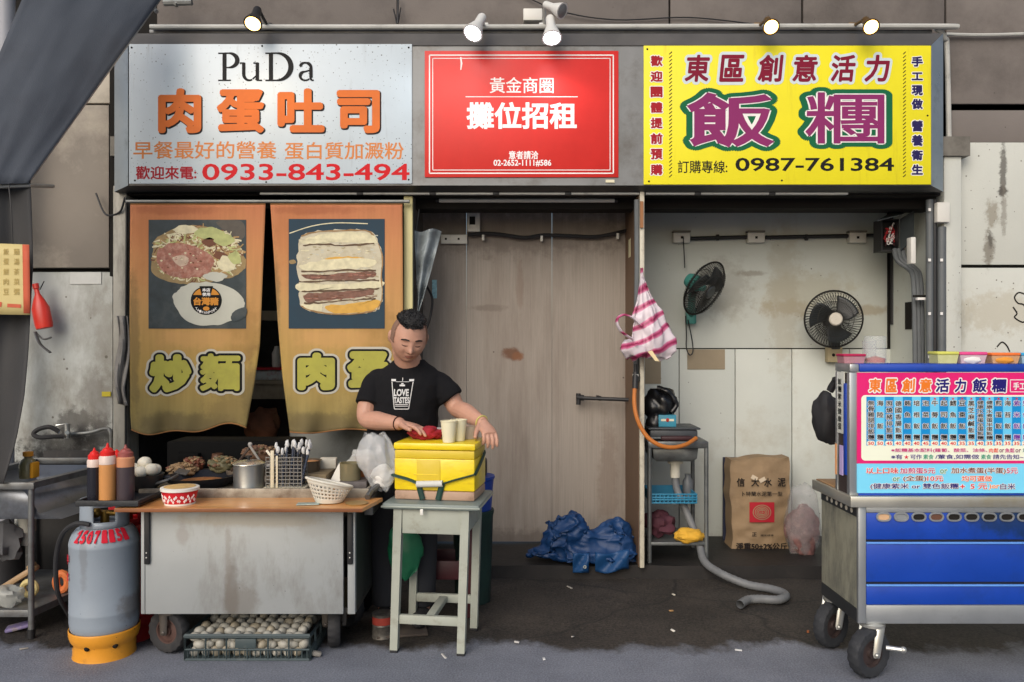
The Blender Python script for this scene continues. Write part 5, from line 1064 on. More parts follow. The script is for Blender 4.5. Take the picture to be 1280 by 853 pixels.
for i in range(4): MB(whitep).lathe(c+V((0,0,.013*i)),[(.001,0),(.024,0),(.027,.011),(.001,.0112)],20).out('lid',t)
cl=MB(M('cloth_red',(150,24,38),.8,var=.25,vs=12,bump=.4,bs=60)); cc=V((X(532,3.93),3.95,ztop))
cl.ball(cc+V((0,0,.018)),(.075,.05,.026),40,24,jit=.3,seed=3); o=cl.out('cloth',None,'crumpled dark red cloth under the hand of the cook','cloth'); crumple(o,.006,40); o.location.z=ztop+.002
# white plastic bag between the cook and the box
wbag=T('plastic_bag','clear plastic bag of white napkins hanging between the cook and the foam box','bag',P(476,608,3.86))
c=P(476,583,3.86)
b=MB(M('bag_clear_film',(222,224,224),.15,alpha=.26,var=.05))
b.grid(lambda u,v:c+V(((.02+.062*math.sin(PI*min(1,.12+v*.86))**.8)*math.cos(2*PI*u)*(1+.14*math.sin(u*23+v*6)),.055*math.sin(PI*min(1,.1+v*.88))*math.sin(2*PI*u)*(1+.15*math.sin(u*31)),.150-.26*v+.012*math.sin(u*19)))+V((-.035*(1-v),0,0)),48,30,wrap=True)
o=b.out('bag_film',wbag,smooth=70,solid=.0012); crumple(o,.005,16,5)
b=MB(M('napkin_white',(232,230,224),.8,var=.04)); b.ball(c+V((.01,.0,-.045)),(.048,.028,.046),30,20,jit=.2,seed=3); o=b.out('napkins',wbag,smooth=60); crumple(o,.008,26,2)
# ------------------------------------------------------------------ under and behind the table
b=MB(M('bag_green',(16,92,62),.5,var=.2,vs=8)); b.ball(P(506,686,4.03),(.085,.04,.15),24,16,jit=.2,seed=3); o=b.out('cloth_bag',None,'deep green bag hanging under the left side of the table','bag',smooth=70); crumple(o,-.008,14,3)
t=T('plastic_stool','dark maroon plastic stool standing behind the table','stool',(X(556,4.3)-.0,4.35,0)); mar=M('maroon_plastic',(74,34,40),.5,var=.15)
cx=X(556,4.35)
MB(mar).box(cx-.15,cx+.15,4.25,4.52,.55,.6,.02).out('seat',t)
for sx in (-1,1):
    for yy in (4.27,4.5): MB(mar).box(cx+sx*.13-.028,cx+sx*.13+.028,yy-.02,yy+.02,.0,.549,.006).out('leg',t)
MB(mar).box(cx-.10,cx+.10,4.255,4.27,.2,.30,.006).out('front_rail',t); MB(mar).box(cx-.10,cx+.10,4.5,4.515,.2,.30,.006).out('back_rail',t)
cbx=X(608,4.45)
t=T('bin','dark green round bin with blue tub on top behind the table','bin',(cbx-.05,4.5,0))
MB(M('bin_green',(24,52,46),.6,var=.2,dirt=(14,26,24),da=.4)).lathe((cbx-.08,4.55,0),[(.001,0),(.10,0),(.115,.48),(.12,.5),(.12,.515),(.105,.515),(.001,.513)],28).out('bin_body',t)
MB(M('tub_blue',(22,62,150),.45,var=.1)).lathe((cbx-.08,4.55,.5155),[(.001,0),(.105,0),(.118,.17),(.124,.175),(.124,.19),(.11,.188),(.001,.185)],28).out('tub',t)
b=MB(M('dark_case',(48,42,42),.5,var=.3)); b.box(cbx-.16,cbx-.0,4.5,4.62,.706,.80,.015); b.m(whitep); b.box(cbx-.06,cbx-.01,4.485,4.499,.74,.755,.003); b.out('case',None,'small dark case on the blue tub behind the table','case')
t=T('tin_can','dirty tin can standing on the ground by the left table leg','can',P(478,815,3.95)); c=V((X(477,3.95),3.98,0))
MB(M('tin_dark',(110,106,100),.45,metal=.4,var=.3,vs=14,dirt=(46,44,42),da=.45,ds=14)).lathe(c,[(.001,0),(.052,0),(.052,.006),(.05,.01),(.05,.06),(.052,.063),(.05,.066),(.05,.115),(.053,.12),(.048,.12),(.001,.112)],24).out('can_body',t)
b=MB(flat('can_label',(150,60,50),.6,var=.4)); b.lathe(c,[(.0508,.07),(.0508,.106)],24,caps=False); b.out('paper_label',t)
b=MB(M('cardboard_dark',(70,62,56),.8,var=.3)); b.obox(V((X(500,4.0),4.05,.012)),(.25,.2,.012),(0,0,.2),.003); b.out('cardboard',None,'flattened dirty cardboard lying under the table','cardboard')
b=MB(M('black_sack',(26,26,28),.35,var=.3)); b.ball((X(455,4.35)-.02,4.42,.3),(.13,.1,.3),20,14,jit=.2,seed=9); b.out('rubbish_bag',None,'black rubbish bag in the dark gap right of the food cart','bag')
# ------------------------------------------------------------------ the cook
pe=T('person','stocky cook in black printed t-shirt looking down at the yellow box','person',(-.56,4.2,0))
skin=M('skin',(190,144,122),.5,var=.07,vs=16,sss=.06,dirt=(174,118,98),da=.3,ds=12,bump=.12,bs=160)
SHL,SHR=V((-.706,4.2,1.262)),V((-.392,4.2,1.255))
EL,WL_=V((-.748,4.125,1.072)),V((-.545,3.955,1.056))
ER,WR=V((-.288,4.18,1.118)),V((-.142,3.985,1.056))
HC=V((-.520,4.05,1.482)); HROT=(Matrix.Rotation(R(16),3,'Z')@Matrix.Rotation(R(26),3,'X')@Matrix.Rotation(R(5),3,'Y'))
def gss(a,s): return math.exp(-(a/s)**2)
def headp(d,extra=0):
    "d unit direction in the head frame (front is -Y); returns the skin point"
    x,y,z=d
    p=V((x*.091,y*.099,z*.128))
    fr=max(0,-y)
    if z<0:
        k=-z; p.x*=1-.20*k**2.0; p.y*=1-.10*k; 
        p.y-=.012*fr*k
    if y>0 and z<-.2: p.y*=1-.25*min(1,(-z-.2)/.6)
    X_,Z_=p.x,p.z; f=0
    if y<-.1:
        f+=.016*gss(X_,.010)*max(0,min(1,(.022-Z_)/.045))*(1 if Z_>-.034 else gss(Z_+.034,.008))
        f+=.011*gss(X_,.017)*gss(Z_+.030,.011)
        for s in (-1,1):
            f-=.0085*gss(X_-s*.033,.015)*gss(Z_-.006,.012)
            f+=.005*gss(X_-s*.032,.014)*gss(Z_-.004,.0065)
            f+=.005*gss(X_-s*.032,.022)*gss(Z_-.028,.009)
            f+=.006*gss(X_-s*.047,.020)*gss(Z_+.028,.022)
            f-=.003*gss(X_-s*.027,.006)*gss(Z_+.045,.014)
        f+=.0062*gss(X_,.020)*gss(Z_+.058,.0055); f+=.0062*gss(X_,.018)*gss(Z_+.070,.006); f-=.003*gss(X_,.022)*gss(Z_+.0635,.0025)
        f-=.004*gss(X_,.024)*gss(Z_+.082,.006); f+=.008*gss(X_,.022)*gss(Z_+.102,.014)
    n=V((x,y*1.0,z)).normalized()
    p=p+V((n.x*.2,n.y,n.z*.2))*f
    return p+n*extra
def toW(p): return HC+HROT@p
b=MB(skin); n_,m_=72,60; rings=[]
for j in range(1,m_):
    th=PI*j/m_; rings.append(b.pts([toW(headp(V((math.sin(th)*math.cos(2*PI*k/n_),math.sin(th)*math.sin(2*PI*k/n_),math.cos(th))))) for k in range(n_)]))
Tp,Bt=b.pts([toW(headp(V((0,0,1)))),toW(headp(V((0,0,-1))))])
for k in range(n_): b.f([Tp,rings[0][k],rings[0][(k+1)%n_]]); b.f([Bt,rings[-1][(k+1)%n_],rings[-1][k]])
for A,B_ in zip(rings,rings[1:]):
    for k in range(n_): b.f([A[k],B_[k],B_[(k+1)%n_],A[(k+1)%n_]])
for s in (-1,1):   # ears
    q=toW(V((s*.091,.010,-.004))); m_e=(HROT@Matrix.Rotation(R(-s*22),3,'Z')).to_4x4()
    b.ball(q,(.010,.021,.033),12,9,mtx=m_e); b.ball(q+HROT@V((s*.006,-.004,.006)),(.006,.014,.02),10,7,mtx=m_e)
nk=V((-.535,4.18,1.31))
b.tube([toW(V((0,.03,-.04))),toW(V((0,.045,-.09))),nk+V((0,0,.03)),nk+V((0,.02,-.1))],[.062,.066,.072,.060],20)
b.tube([V((-.54,4.21,1.29)),V((-.548,4.21,1.15)),V((-.56,4.21,.95)),V((-.565,4.21,.86))],[.07,.085,.09,.09],20)
def limb(ps,rs): b.tube(curve(ps,6),[rs[min(len(rs)-2,i//6)]+(rs[min(len(rs)-1,i//6+1)]-rs[min(len(rs)-2,i//6)])*((i%6)/6 if i<6*(len(ps)-1) else 1) for i in range(6*(len(ps)-1)+1)],16)
limb([SHL,SHL.lerp(EL,.5)+V((-.012,.01,0)),EL,EL.lerp(WL_,.35)+V((0,0,-.006)),WL_],[.052,.054,.046,.049,.029])
limb([SHR,SHR.lerp(ER,.5)+V((.010,.01,0)),ER,ER.lerp(WR,.35)+V((0.004,0,0)),WR],[.050,.053,.046,.048,.029])
# legs under the trousers
for s,fx in ((-1,-.66),(1,-.47)):
    b.tube([V((-.565+s*.075,4.2,.9)),V((fx,4.19,.5)),V((fx,4.21,.12)),V((fx,4.2,.06))],[.085,.06,.042,.04],12)
# hands: palm and five bent fingers
def hand(w,fwd,up,side,thumb_s,curl,L=.185):
    fwd=fwd.normalized(); side=(side-fwd*side.dot(fwd)).normalized(); up=side.cross(fwd)*(1 if side.cross(fwd).z>0 else -1)
    pc=w+fwd*.05
    b.tube([w-fwd*.01,w+fwd*.02,w+fwd*.06,w+fwd*.088],[.026,.033,.040,.036],14,flatx=.45) if False else None
    A=[]
    for t_,hw,hh in ((-.012,.026,.021),(.02,.033,.019),(.055,.041,.017),(.085,.040,.014),(.094,.036,.011)):
        c_=w+fwd*t_; A.append(b.pts([c_+side*hw*math.cos(2*PI*k/14)+up*hh*math.sin(2*PI*k/14) for k in range(14)]))
    for P0,P1 in zip(A,A[1:]):
        for k in range(14): b.f([P0[k],P0[(k+1)%14],P1[(k+1)%14],P1[k]])
    b.f(A[0][::-1]); b.f(A[-1])
    for i,(off,ln) in enumerate(((-.030,.074),(-.010,.084),(.011,.079),(.031,.062))):
        base=w+fwd*.078+side*off*thumb_s*-1 if False else w+fwd*.078+side*off
        d=(fwd+side*off*1.3).normalized(); ps=[base]; a=0; p=base
        for f_,seg in zip((.36,.34,.30),(.42,.32,.26)):
            a+=curl*f_*(1+.15*i); dd=(d*math.cos(a)-up*math.sin(a)); p=p+dd*ln*seg; ps.append(p)
        b.tube(curve(ps,3),[.0098]*4+[.0092]*3+[.0085]*2+[.006],10)
        b.ball(ps[-1],.0068,8,6)
    tb_=w+fwd*.022+side*.026*thumb_s; d=(fwd*.75+side*.75*thumb_s-up*.2).normalized()
    b.tube(curve([tb_-fwd*.01,tb_+d*.035,tb_+d*.06+fwd*.012,tb_+d*.074+fwd*.026],3),[.0145]*3+[.0125]*3+[.010]*3+[.007],10)
    return
hand(WL_,V((.92,-.36,-.13)),V((0,0,1)),V((-.36,-.92,.1)),1,.55)
hand(WR,V((.30,-.62,-.38)),V((0,0,1)),V((-.9,-.42,.0)),1,1.15)
body=b.out('body',pe,smooth=180); remesh(body,.0035,3,.4)
# hair: cropped top and faded sides follow the skull
hairm=M('hair_black',(22,21,22),.6,var=.4,vs=60,bump=.6,bs=260); fade=M('hair_fade',(128,98,82),.75,var=.12,vs=160)
def cap(name,mat,test,th,jit,seed):
    b=MB(mat); N_,M_=96,64; g={}
    for j in range(0,M_):
        t_=PI*.72*j/M_
        for k in range(N_):
            d=V((math.sin(t_)*math.cos(2*PI*k/N_),math.sin(t_)*math.sin(2*PI*k/N_),math.cos(t_)))
            e=test(d)
            if e>0:
                a=noise.noise(d*26+V((seed,0,0)))
                g[j,k]=b.bm.verts.new(toW(headp(d,min(1,e*5)*(th+jit*a)*(1 if e<.5 else 1)-.0005)))
    for (j,k) in list(g):
        q=[(j,k),(j+1,k),(j+1,(k+1)%N_),(j,(k+1)%N_)]
        if all(p in g for p in q) and len({id(g[p]) for p in q})==4: b.f([g[p] for p in q])
    return b
def hairline(d):
    h=.44+.20*max(0,-d.y)-.12*max(0,d.y)+.55*max(0,abs(d.x)-.42)+.05*noise.noise(V((d.x*9,d.y*9,1)))
    return d.z-h
b=cap('hair',hairm,lambda d:hairline(d)-.02,.017,.007,2)
r2=random.Random(17)
for i in range(700):      # short bristly tufts
    d=V((r2.gauss(0,.42),r2.gauss(-.05,.55),abs(r2.gauss(.8,.25)))).normalized()
    if hairline(d)<.05: continue
    p=toW(headp(d,.010)); tip=toW(headp((d+V((r2.uniform(-.08,.14),r2.uniform(-.22,-.02),r2.uniform(0,.06)))).normalized(),r2.uniform(.016,.024)))
    b.tube([p,tip],[.0035,.0008],5,caps=False)
b.out('hair',pe,smooth=60)
def fadet(d):
    lo=-.10-.35*max(0,d.y)
    ok=d.z>lo and (d.y>-.50+.25*max(0,d.z)) and hairline(d)<.08
    return .2 if ok else -1
cap('hair_fade',fade,fadet,.0042,.0004,5).out('faded_side_hair',pe,smooth=60)
# brows, closed lids, mouth
def face_strip(name,mat,pts,w,off=.0018):
    b=MB(mat); L=[];Rr=[]
    for i,(x,z) in enumerate(pts):
        ww=w*(1-.6*abs(i/(len(pts)-1)-.45))
        for lst,s in ((L,1),(Rr,-1)):
            zz=z+ww*s; y=-math.sqrt(max(.02,1-(x/.091)**2-(zz/.128)**2)); lst.append(b.bm.verts.new(toW(headp(V((x/.091,y,zz/.128)).normalized(),off))))
    for i in range(len(pts)-1): b.f([L[i],L[i+1],Rr[i+1],Rr[i]])
    b.out(name,pe)
for s in (-1,1):
    face_strip('eyebrow',hairm,[(s*(.014+.0055*i),.0265+.0045*math.sin(i/6*2.6)-.0006*i) for i in range(8)],.0042)
    face_strip('closed_eye',flat('lash',(40,28,26)),[(s*(.019+.0045*i),-.0015-.0035*math.sin(i/6*PI)) for i in range(7)],.0022,.0022)
face_strip('mouth',M('lips',(172,108,94),.5),[(-.021+.006*i,-.064-.001*math.cos(i)) for i in range(8)],.0052,.0012)
face_strip('mouth_line',flat('mouth_line_dark',(112,64,56)),[(-.021+.006*i,-.0638) for i in range(8)],.0014,.0024)
for s in (-1,1): face_strip('nostril',flat('nostril_dark',(96,58,48)),[(s*(.004+.0025*i),-.0405) for i in range(4)],.0022,.0016)
# t-shirt
shirt=M('tshirt_black',(18,18,21),.9,spec=.25,var=.12,vs=8,bump=.2,bs=300)
b=MB(shirt)
def ell(c,rx,ry,n=28): return [c+V((rx*math.cos(2*PI*k/n)*(1-.0*abs(math.sin(2*PI*k/n))),ry*math.sin(2*PI*k/n),0)) for k in range(n)]
secs=[(-.575,4.19,.84,.185,.135),(-.575,4.185,.92,.185,.145),(-.572,4.175,1.0,.183,.15),(-.563,4.165,1.08,.178,.145),(-.552,4.16,1.16,.182,.138),(-.543,4.16,1.24,.186,.125),(-.540,4.165,1.285,.176,.108),(-.537,4.165,1.325,.135,.09),(-.536,4.16,1.352,.095,.075),(-.534,4.15,1.368,.078,.07)]
rr=[b.pts(ell(V((x,y+.035,z)),rx,ry)) for x,y,z,rx,ry in secs]
for A,B_ in zip(rr,rr[1:]):
    for k in range(28): b.f([A[k],A[(k+1)%28],B_[(k+1)%28],B_[k]])
b.f(rr[0][::-1]); b.f(rr[-1])
for sh,el_,ex in ((SHL,EL,-1),(SHR,ER,1)):
    d=(el_-sh); e_=sh+d*.66
    b.tube(curve([sh+V((-ex*.07,0,-.012)),sh+V((-ex*.004,0,-.008)),sh+d*.34+V((ex*.006,0,0)),e_+V((ex*.006,0,0))],5),[.066]*5+[.064,.064,.065,.066,.067,.068]+[.070]*4+[.071],20)
so_=b.out('tshirt',pe,smooth=180); remesh(so_,.006,4,.5)
me=so_.data; O=WL['tshirt'] if 'tshirt' in WL else V((-.56,4.2,0)); O=V((-.56,4.2,0))
nrm=[v.normal.copy() for v in me.vertices]
for v,n in zip(me.vertices,nrm):
    w=v.co+O; k=max(0,min(1,(1.28-w.z)/.2))
    a=math.sin(w.z*42+w.x*26+3*noise.noise(w*5))*.5+noise.noise(w*11)
    v.co+=n*(.0055*a*k+.003*noise.noise(w*24))
me.update()
col=MB(shirt); col.tube([V((-.534+.070*math.cos(a*PI/16),4.18+.064*math.sin(a*PI/16),1.352+.012*math.sin(a*PI/16))) for a in range(32)],.007,8,closed=True); col.out('collar',pe)
# chest print, laid on the cloth
bvh=BVHTree.FromPolygons([v.co+O for v in me.vertices],[tuple(p.vertices) for p in me.polygons])
b=MB(f_white); pw=flat('print_chalk',(206,206,204),.8); Dp=4.03
text(b,'LOVE',491,487,510,496,Dp,[(.04,pw,0)]); text(b,'TASTES',491,497,511,505,Dp,[(.04,pw,0)]); text(b,'mellow',492,506,509,510,Dp,[(.01,pw,0)]) if False else None
for pts,w in (([(488,478),(492,512)],.5),([(515,478),(510,512)],.5),([(492,512),(510,512)],.5),([(493,508.5),(509,508.5)],.4),([(493,506.5),(500,507.2),(509,506.5)],.5),([(487,476),(493,476)],1.4),([(510,476),(516,476)],1.4),([(498,482.5),(505,482.5)],1),([(500,480.5),(503,480.5)],.7),([(501.5,473),(501.5,477)],.4),([(493,478),(510,478)],.3)):
    n_=5; q=[(pts[0][0]+(pts[-1][0]-pts[0][0])*i/n_,pts[0][1]+(pts[-1][1]-pts[0][1])*i/n_) for i in range(n_+1)]
    ribbon(b,q,w,Dp,0,pw)
for v in b.bm.verts:
    o_=V((v.co.x,3.6,v.co.z)); hit=bvh.ray_cast(o_,V((0,1,0)))
    if hit[0] is not None: v.co.y=hit[0].y-.0035-(.0008 if False else 0)
b.out('chest_print',pe,smooth=0)
# trousers and shoes
tm=M('trousers_dark',(34,36,42),.85,var=.15); b=MB(tm)
b.lathe((-.568,4.19,0),[(.165,.80),(.18,.86),(.178,.93)],24,sy=.75)
for s,fx in ((-1,-.66),(1,-.47)): b.tube([V((-.568+s*.07,4.19,.92)),V((-.568+s*.085,4.19,.78)),V((fx,4.18,.48)),V((fx,4.2,.09))],[.10,.11,.085,.07],16)
to=b.out('trousers',pe,smooth=180); remesh(to,.012,3,.5)
for fx in (-.66,-.47):
    b=MB(blackr); b.ball((fx,4.14,.045),(.05,.13,.045),14,9); b.out('shoe',pe)
b=MB(flat('wrist_cord',(60,34,28))); d=(WL_-EL).normalized(); u=d.cross(V((0,0,1))).normalized(); w_=u.cross(d)
c=WL_-d*.02; b.tube([c+u*.034*math.cos(a*PI/10)+w_*.034*math.sin(a*PI/10) for a in range(20)],.003,6,closed=True); b.out('bracelet',pe)
b=MB(flat('wrist_band',(200,190,110))); d=(WR-ER).normalized(); u=d.cross(V((0,0,1))).normalized(); w_=u.cross(d); c=WR-d*.015; b.tube([c+u*.034*math.cos(a*PI/10)+w_*.034*math.sin(a*PI/10) for a in range(20)],.004,6,closed=True); b.out('wristband',pe)
# ------------------------------------------------------------------ middle bay fittings
b=MB(whitep); b.box(X(584,5.5),X(600,5.5),5.49,5.545,Z(290,5.5),Z(262,5.5),.006); b.m(seam); b.box(X(587,5.49),X(594,5.49),5.484,5.4895,Z(281,5.49),Z(271,5.49)); b.out('switch_box',None,'cream switch box with dark window over the woodgrain boards','switch box')
for px,w,l in ((557,6,'small socket plate nearest the hanging plastic sheet'),(573,11,'white double socket plate left of the black cable')):
    b=MB(whitep); b.box(X(px-w,5.52),X(px+w,5.52),5.515,5.545,Z(305,5.52),Z(293.5,5.52),.004); b.m(seam); b.box(X(px-1,5.51),X(px+1.5,5.51),5.512,5.5145,Z(300,5.51),Z(297.5,5.51)); b.out('socket',None,l,'socket')
b=MB(blackp); b.tube(curve([P(585,294,5.5),P(604,292,5.5),P(625,293,5.5),P(655,297,5.5),P(680,294,5.5),P(715,295,5.5),P(745,296,5.5),P(772,291,5.5),P(786,287,5.48),P(794,282,5.2)],6),.012,8)
b.m(whitep)
for px,py in ((604,297),(677,298),(772,295)): b.box(X(px-1.5,5.5),X(px+1.5,5.5),5.485,5.53,Z(py+4,5.5),Z(py-3,5.5),.002)
b.out('cable',None,'thick black cable clipped across the top of the woodgrain boards','cable')
b=MB(M('sticker_blue',(150,196,206),.5,var=.4,vs=40)); b.box(X(540,5.54),X(546,5.54),5.542,5.5485,Z(373,5.54),Z(350,5.54)); b.out('sticker',None,'small pale blue sticker on the woodgrain board','sticker')
b=MB(M('film_sheet',(150,160,164),.25,alpha=.62,var=.25,vs=9)); b.grid(lambda u,v:P(518+ (34*(1-v)**.9)*u+4*v,288+v*104+2*math.sin(u*7),5.06+.03*math.sin(u*8+v*3)+.015*math.sin(v*17)),16,20); b.out('plastic_sheet',None,'wrinkled clear plastic sheet hanging beside the right curtain','plastic sheet',solid=.002,smooth=80)
b=MB(blackp); b.tube(curve([P(522,310,5.2),P(530,350,5.2),P(540,372,5.25),P(538,395,5.2),P(530,420,5.2)],5),.008,6); b.tube(curve([P(524,262,5.1),P(520,300,5.1),P(524,360,5.12),P(520,440,5.12)],5),.006,6); b.out('cable',None,'black wires dangling behind the clear plastic sheet','cable')
t=T('water_pipe','black water pipe with end valve on the woodgrain boards','pipe',P(755,500,5.45))
b=MB(blackp); b.cyl(P(722,497.5,5.48),P(788,500,5.4),.013); b.out('pipe_body',t); b=MB(blackp); b.cyl(P(723,492,5.48),P(723,506,5.48),.016); b.cyl(P(721,497,5.48),P(730,497.5,5.48),.02); b.cyl(P(745,497,5.46),P(751,498.5,5.46),.017); b.out('valve',t)
# ------------------------------------------------------------------ divider post pipe, hose and striped bag
b=MB(pipeg); b.tube([P(796,250,4.96),P(796.5,340,4.96),P(795,470,4.96)],.017,10); b.out('pipe',None,'dark grey pipe running down the divider post','pipe')
b=MB(M('brown_strip',(150,100,60),.6,var=.3)); b.box(X(800,4.92),X(804,4.92),4.912,4.928,Z(285,4.92),Z(252,4.92)); b.out('wood_strip',None,'short brown wooden strip at the top of the divider post','strip')
b=MB(M('cover_cream',(206,200,164),.5)); b.box(X(789,5.3),.781,5.30,5.40,Z(321,5.3),Z(298,5.3),.004); b.out('cable_cover',None,'cream cable cover on the dark side of the divider','cover')
t=T('hose','orange rubber hose hanging from a black tap on the divider post','hose',P(795,545,4.9))
orh=M('hose_orange',(188,112,46),.45,var=.12); b=MB(orh)
b.tube(curve([P(793.5,484,4.9),P(793,505,4.88),P(797,525,4.86),P(808,545,4.85),P(823,556,4.85),P(840,559.5,4.87),P(857,556,4.92),P(870,548,5.0)],7),.013,10); b.out('tube',t)
b=MB(blackp); b.cyl(P(794.5,466,4.92),P(793.8,486,4.9),.018); b.cyl(P(793,472,4.94),P(799,472,4.92),.026); b.cyl(P(794.5,455,4.92),P(794.5,466,4.92),.011); b.m(whitep); b.cyl(P(794.5,468,4.919),P(794.5,470.5,4.919),.0195); b.out('tap',t)
bag=T('striped_bag','pink and white striped plastic bag hanging from the divider post','bag',P(808,455,4.85))
def stripe_mat():
    m=M('bag_pink_stripe',(214,196,202),.35,alpha=.93,var=.04); n=m.node_tree.nodes; l=m.node_tree.links; b=n['Principled BSDF']
    tc=n.new('ShaderNodeTexCoord'); mp=n.new('ShaderNodeMapping'); mp.inputs['Rotation'].default_value=(0,R(-62),0); l.new(tc.outputs['Object'],mp.inputs[0])
    wv=n.new('ShaderNodeTexWave'); wv.inputs['Scale'].default_value=3.3; wv.inputs['Distortion'].default_value=5.5; wv.inputs['Detail'].default_value=2; wv.inputs['Detail Scale'].default_value=.9; l.new(mp.outputs[0],wv.inputs[0])
    r=n.new('ShaderNodeValToRGB'); e=r.color_ramp.elements; e[0].position=.6; e[0].color=(*lin((214,202,208)),1); e[1].position=.78; e[1].color=(*lin((198,118,150)),1); q=e.new(.93); q.color=(*lin((186,78,122)),1); q=e.new(.995); q.color=(*lin((150,44,84)),1)
    l.new(wv.outputs['Fac'],r.inputs[0]); l.new(r.outputs[0],b.inputs['Base Color']); return m
stm=stripe_mat(); b=MB(stm)
prof=[(335,802.5,2,2),(345,802.5,3.5,3),(360,804,8,5),(378,807,14,9),(396,811,20,13),(412,814,25,17),(428,817,28,19),(440,819,27,18),(449,822,19,12),(452.5,823,5,4)]
def bagp(u,v):
    i=min(len(prof)-2,int(v*(len(prof)-1))); k=v*(len(prof)-1)-i; a_=[prof[i][j]*(1-k)+prof[i+1][j]*k for j in range(4)]
    th=2*PI*u; w=1+.13*math.sin(th*5+v*4)*min(1,v*2)+.06*math.sin(th*11+v*9)
    return P(a_[1]+a_[2]*w*math.cos(th),a_[0],4.85+a_[3]*w*math.sin(th)/FPX*4.85)
b.grid(bagp,60,40,wrap=True); b.ball(P(795,437,4.83),(.09,.08,.075),24,16,jit=.22,seed=5)
b.tube([P(791,400,4.84),P(800,370,4.84),P(802,340,4.86)],[.022,.018,.006],8)
o=b.out('bag_body',bag,smooth=70); crumple(o,-.016,12,3,(1.5,1,.6))
b=MB(stm); b.tube(curve([P(790,424,4.8),P(776,414,4.78),P(771,401,4.78),P(778,394,4.78),P(790,397,4.79),P(802,408,4.79)],6),[.02]*31,10,flatx=.35); b.out('handle_loop',bag)
b=MB(M('bag_cream_scrap',(226,206,160),.6)); q=P(817,446,4.74); b.prism([q+V((-.035,0,.03)),q+V((-.01,-.004,.036)),q+V((.035,0,-.028)),q+V((.01,0,-.026))],(0,.004,0)); b.out('paper_scrap',bag)
# ------------------------------------------------------------------ right bay wall fittings
t=T('conduit_line','black wall conduit with three white outlet boxes over the fans','conduit',P(975,297,5.7))
b=MB(blackp); b.cyl(P(862,298.5,5.72),P(935,296.5,5.72),.014); b.cyl(P(957,297,5.72),P(1062,295,5.72),.014); b.cyl(P(1083,294.5,5.72),P(1104,294.5,5.6),.014)
for px in (897,1008): b.cyl(P(px-1.5,297,5.72),P(px+1.5,297,5.72),.022)
b.out('conduit_pipe',t)
for px in (852,945,1072):
    b=MB(whitep); b.box(X(px-10.5,5.7),X(px+10.5,5.7),5.69,5.745,Z(303.5,5.7),Z(291,5.7),.005); b.m(M('outlet_shade%d'%px,(120,116,108),.6)); b.box(X(px-11,5.7),X(px+11,5.7),5.685,5.745,Z(290.6,5.7),Z(288.6,5.7),.003); b.m(seam); b.box(X(px-1,5.69),X(px+2,5.69),5.687,5.6895,Z(298.5,5.69),Z(295.5,5.69)); b.out('outlet_box',t)
b=MB(blackp); b.tube(curve([P(854,296,5.67),P(855,315,5.69),P(856,335,5.68)],4),.004,6); b.tube(curve([P(857,395,5.65),P(858,420,5.7),P(858,435,5.7),P(862,444,5.7),P(866,440,5.7),P(865,425,5.7),P(860,400,5.65)],5),.004,6); b.out('power_cord',None,'thin power cord hanging from the left outlet past the tilted fan','cord')
b=MB(blackp); b.cyl(P(1116,262,5.72),P(1116,406,5.72),.017,n=8); b.out('conduit_pipe',None,'vertical black conduit in the corner of the right bay','conduit')
b=MB(M('old_box_beige',(176,162,128),.6)); b.box(X(1034,5.7),X(1052,5.7),5.68,5.745,Z(453,5.7),Z(434,5.7),.006); b.m(seam); b.ball(P(1042,444,5.68),(.012,.008,.012),8,6); b.out('socket',None,'beige socket box under the round facing fan','socket')
grd=M('fan_guard_grey',(52,51,48),.5,metal=.4,var=.2); bld=M('fan_blade_dark',(52,56,58),.35,var=.15); teal=M('fan_teal',(70,140,132),.45,var=.12)
def fan(c,n,r,label,hubm,motorm,wall_pt):
    n=V(n).normalized(); q=n.to_track_quat('Z','Y').to_matrix().to_4x4(); c=V(c)
    t=T('wall_fan',label,'fan',c); w=lambda x,y,z:c+(q@V((x,y,z)))
    for nm,sg,zz in (('front_guard',1,.055),('back_guard',-1,-.05)):
        b=MB(grd)
        for k in range(60):
            a=2*PI*k/60; pts=[w(rr*r*math.cos(a+tw_),rr*r*math.sin(a+tw_),h) for rr,h,tw_ in ((.24,zz,0),(.6,zz*.95,.12),(.88,zz*.6,.2),(1.0,0.004*sg,.24))]
            b.tube(pts,.0019,4,caps=False)
        for rr,h in ((.25,zz),(.62,zz*.95),(1.0,.0)): b.tube([w(rr*r*math.cos(2*PI*k/40),rr*r*math.sin(2*PI*k/40),h) for k in range(40)],.0065 if rr==1 else .002,6,closed=True)
        b.out(nm,t)
    for kb in range(3):
        b=MB(bld); a0=2*PI*kb/3+.5
        def bp(u,v):
            rr=.05+v*(r*.84-.05); a=a0+(u-.5)*(1.5-.35*v)+.35*v; return w(rr*math.cos(a),rr*math.sin(a),.012-(u-.5)*.05)
        b.grid(bp,10,6); b.out('blade',t,solid=.003)
    b=MB(hubm); b.lathe(c,[(.001,.063),(r*.19,.062),(r*.23,.056),(r*.24,.05)],28,mtx=q,caps=False); b.out('hub_cap',t)
    b=MB(motorm); b.lathe(c,[(.001,-.15),(.045,-.145),(.058,-.11),(.06,-.06),(.04,-.05),(.02,.0)],20,mtx=q); m0=w(0,0,-.10); wp=V(wall_pt)
    b.tube(curve([m0,m0.lerp(wp,.5)+V((0,.02,-.04)),wp],5),.026,10); b.out('motor',t)
    b=MB(motorm); b.box(wp.x-.035,wp.x+.035,wp.y-.015,wp.y+.045,wp.z-.07,wp.z+.05,.012); b.out('wall_bracket',t)
fan(P(880.5,361,5.42),(.60,-.62,-.47),.195,'dark wall fan with teal bracket tilted down to the right',bld,teal,P(864,393,5.69))
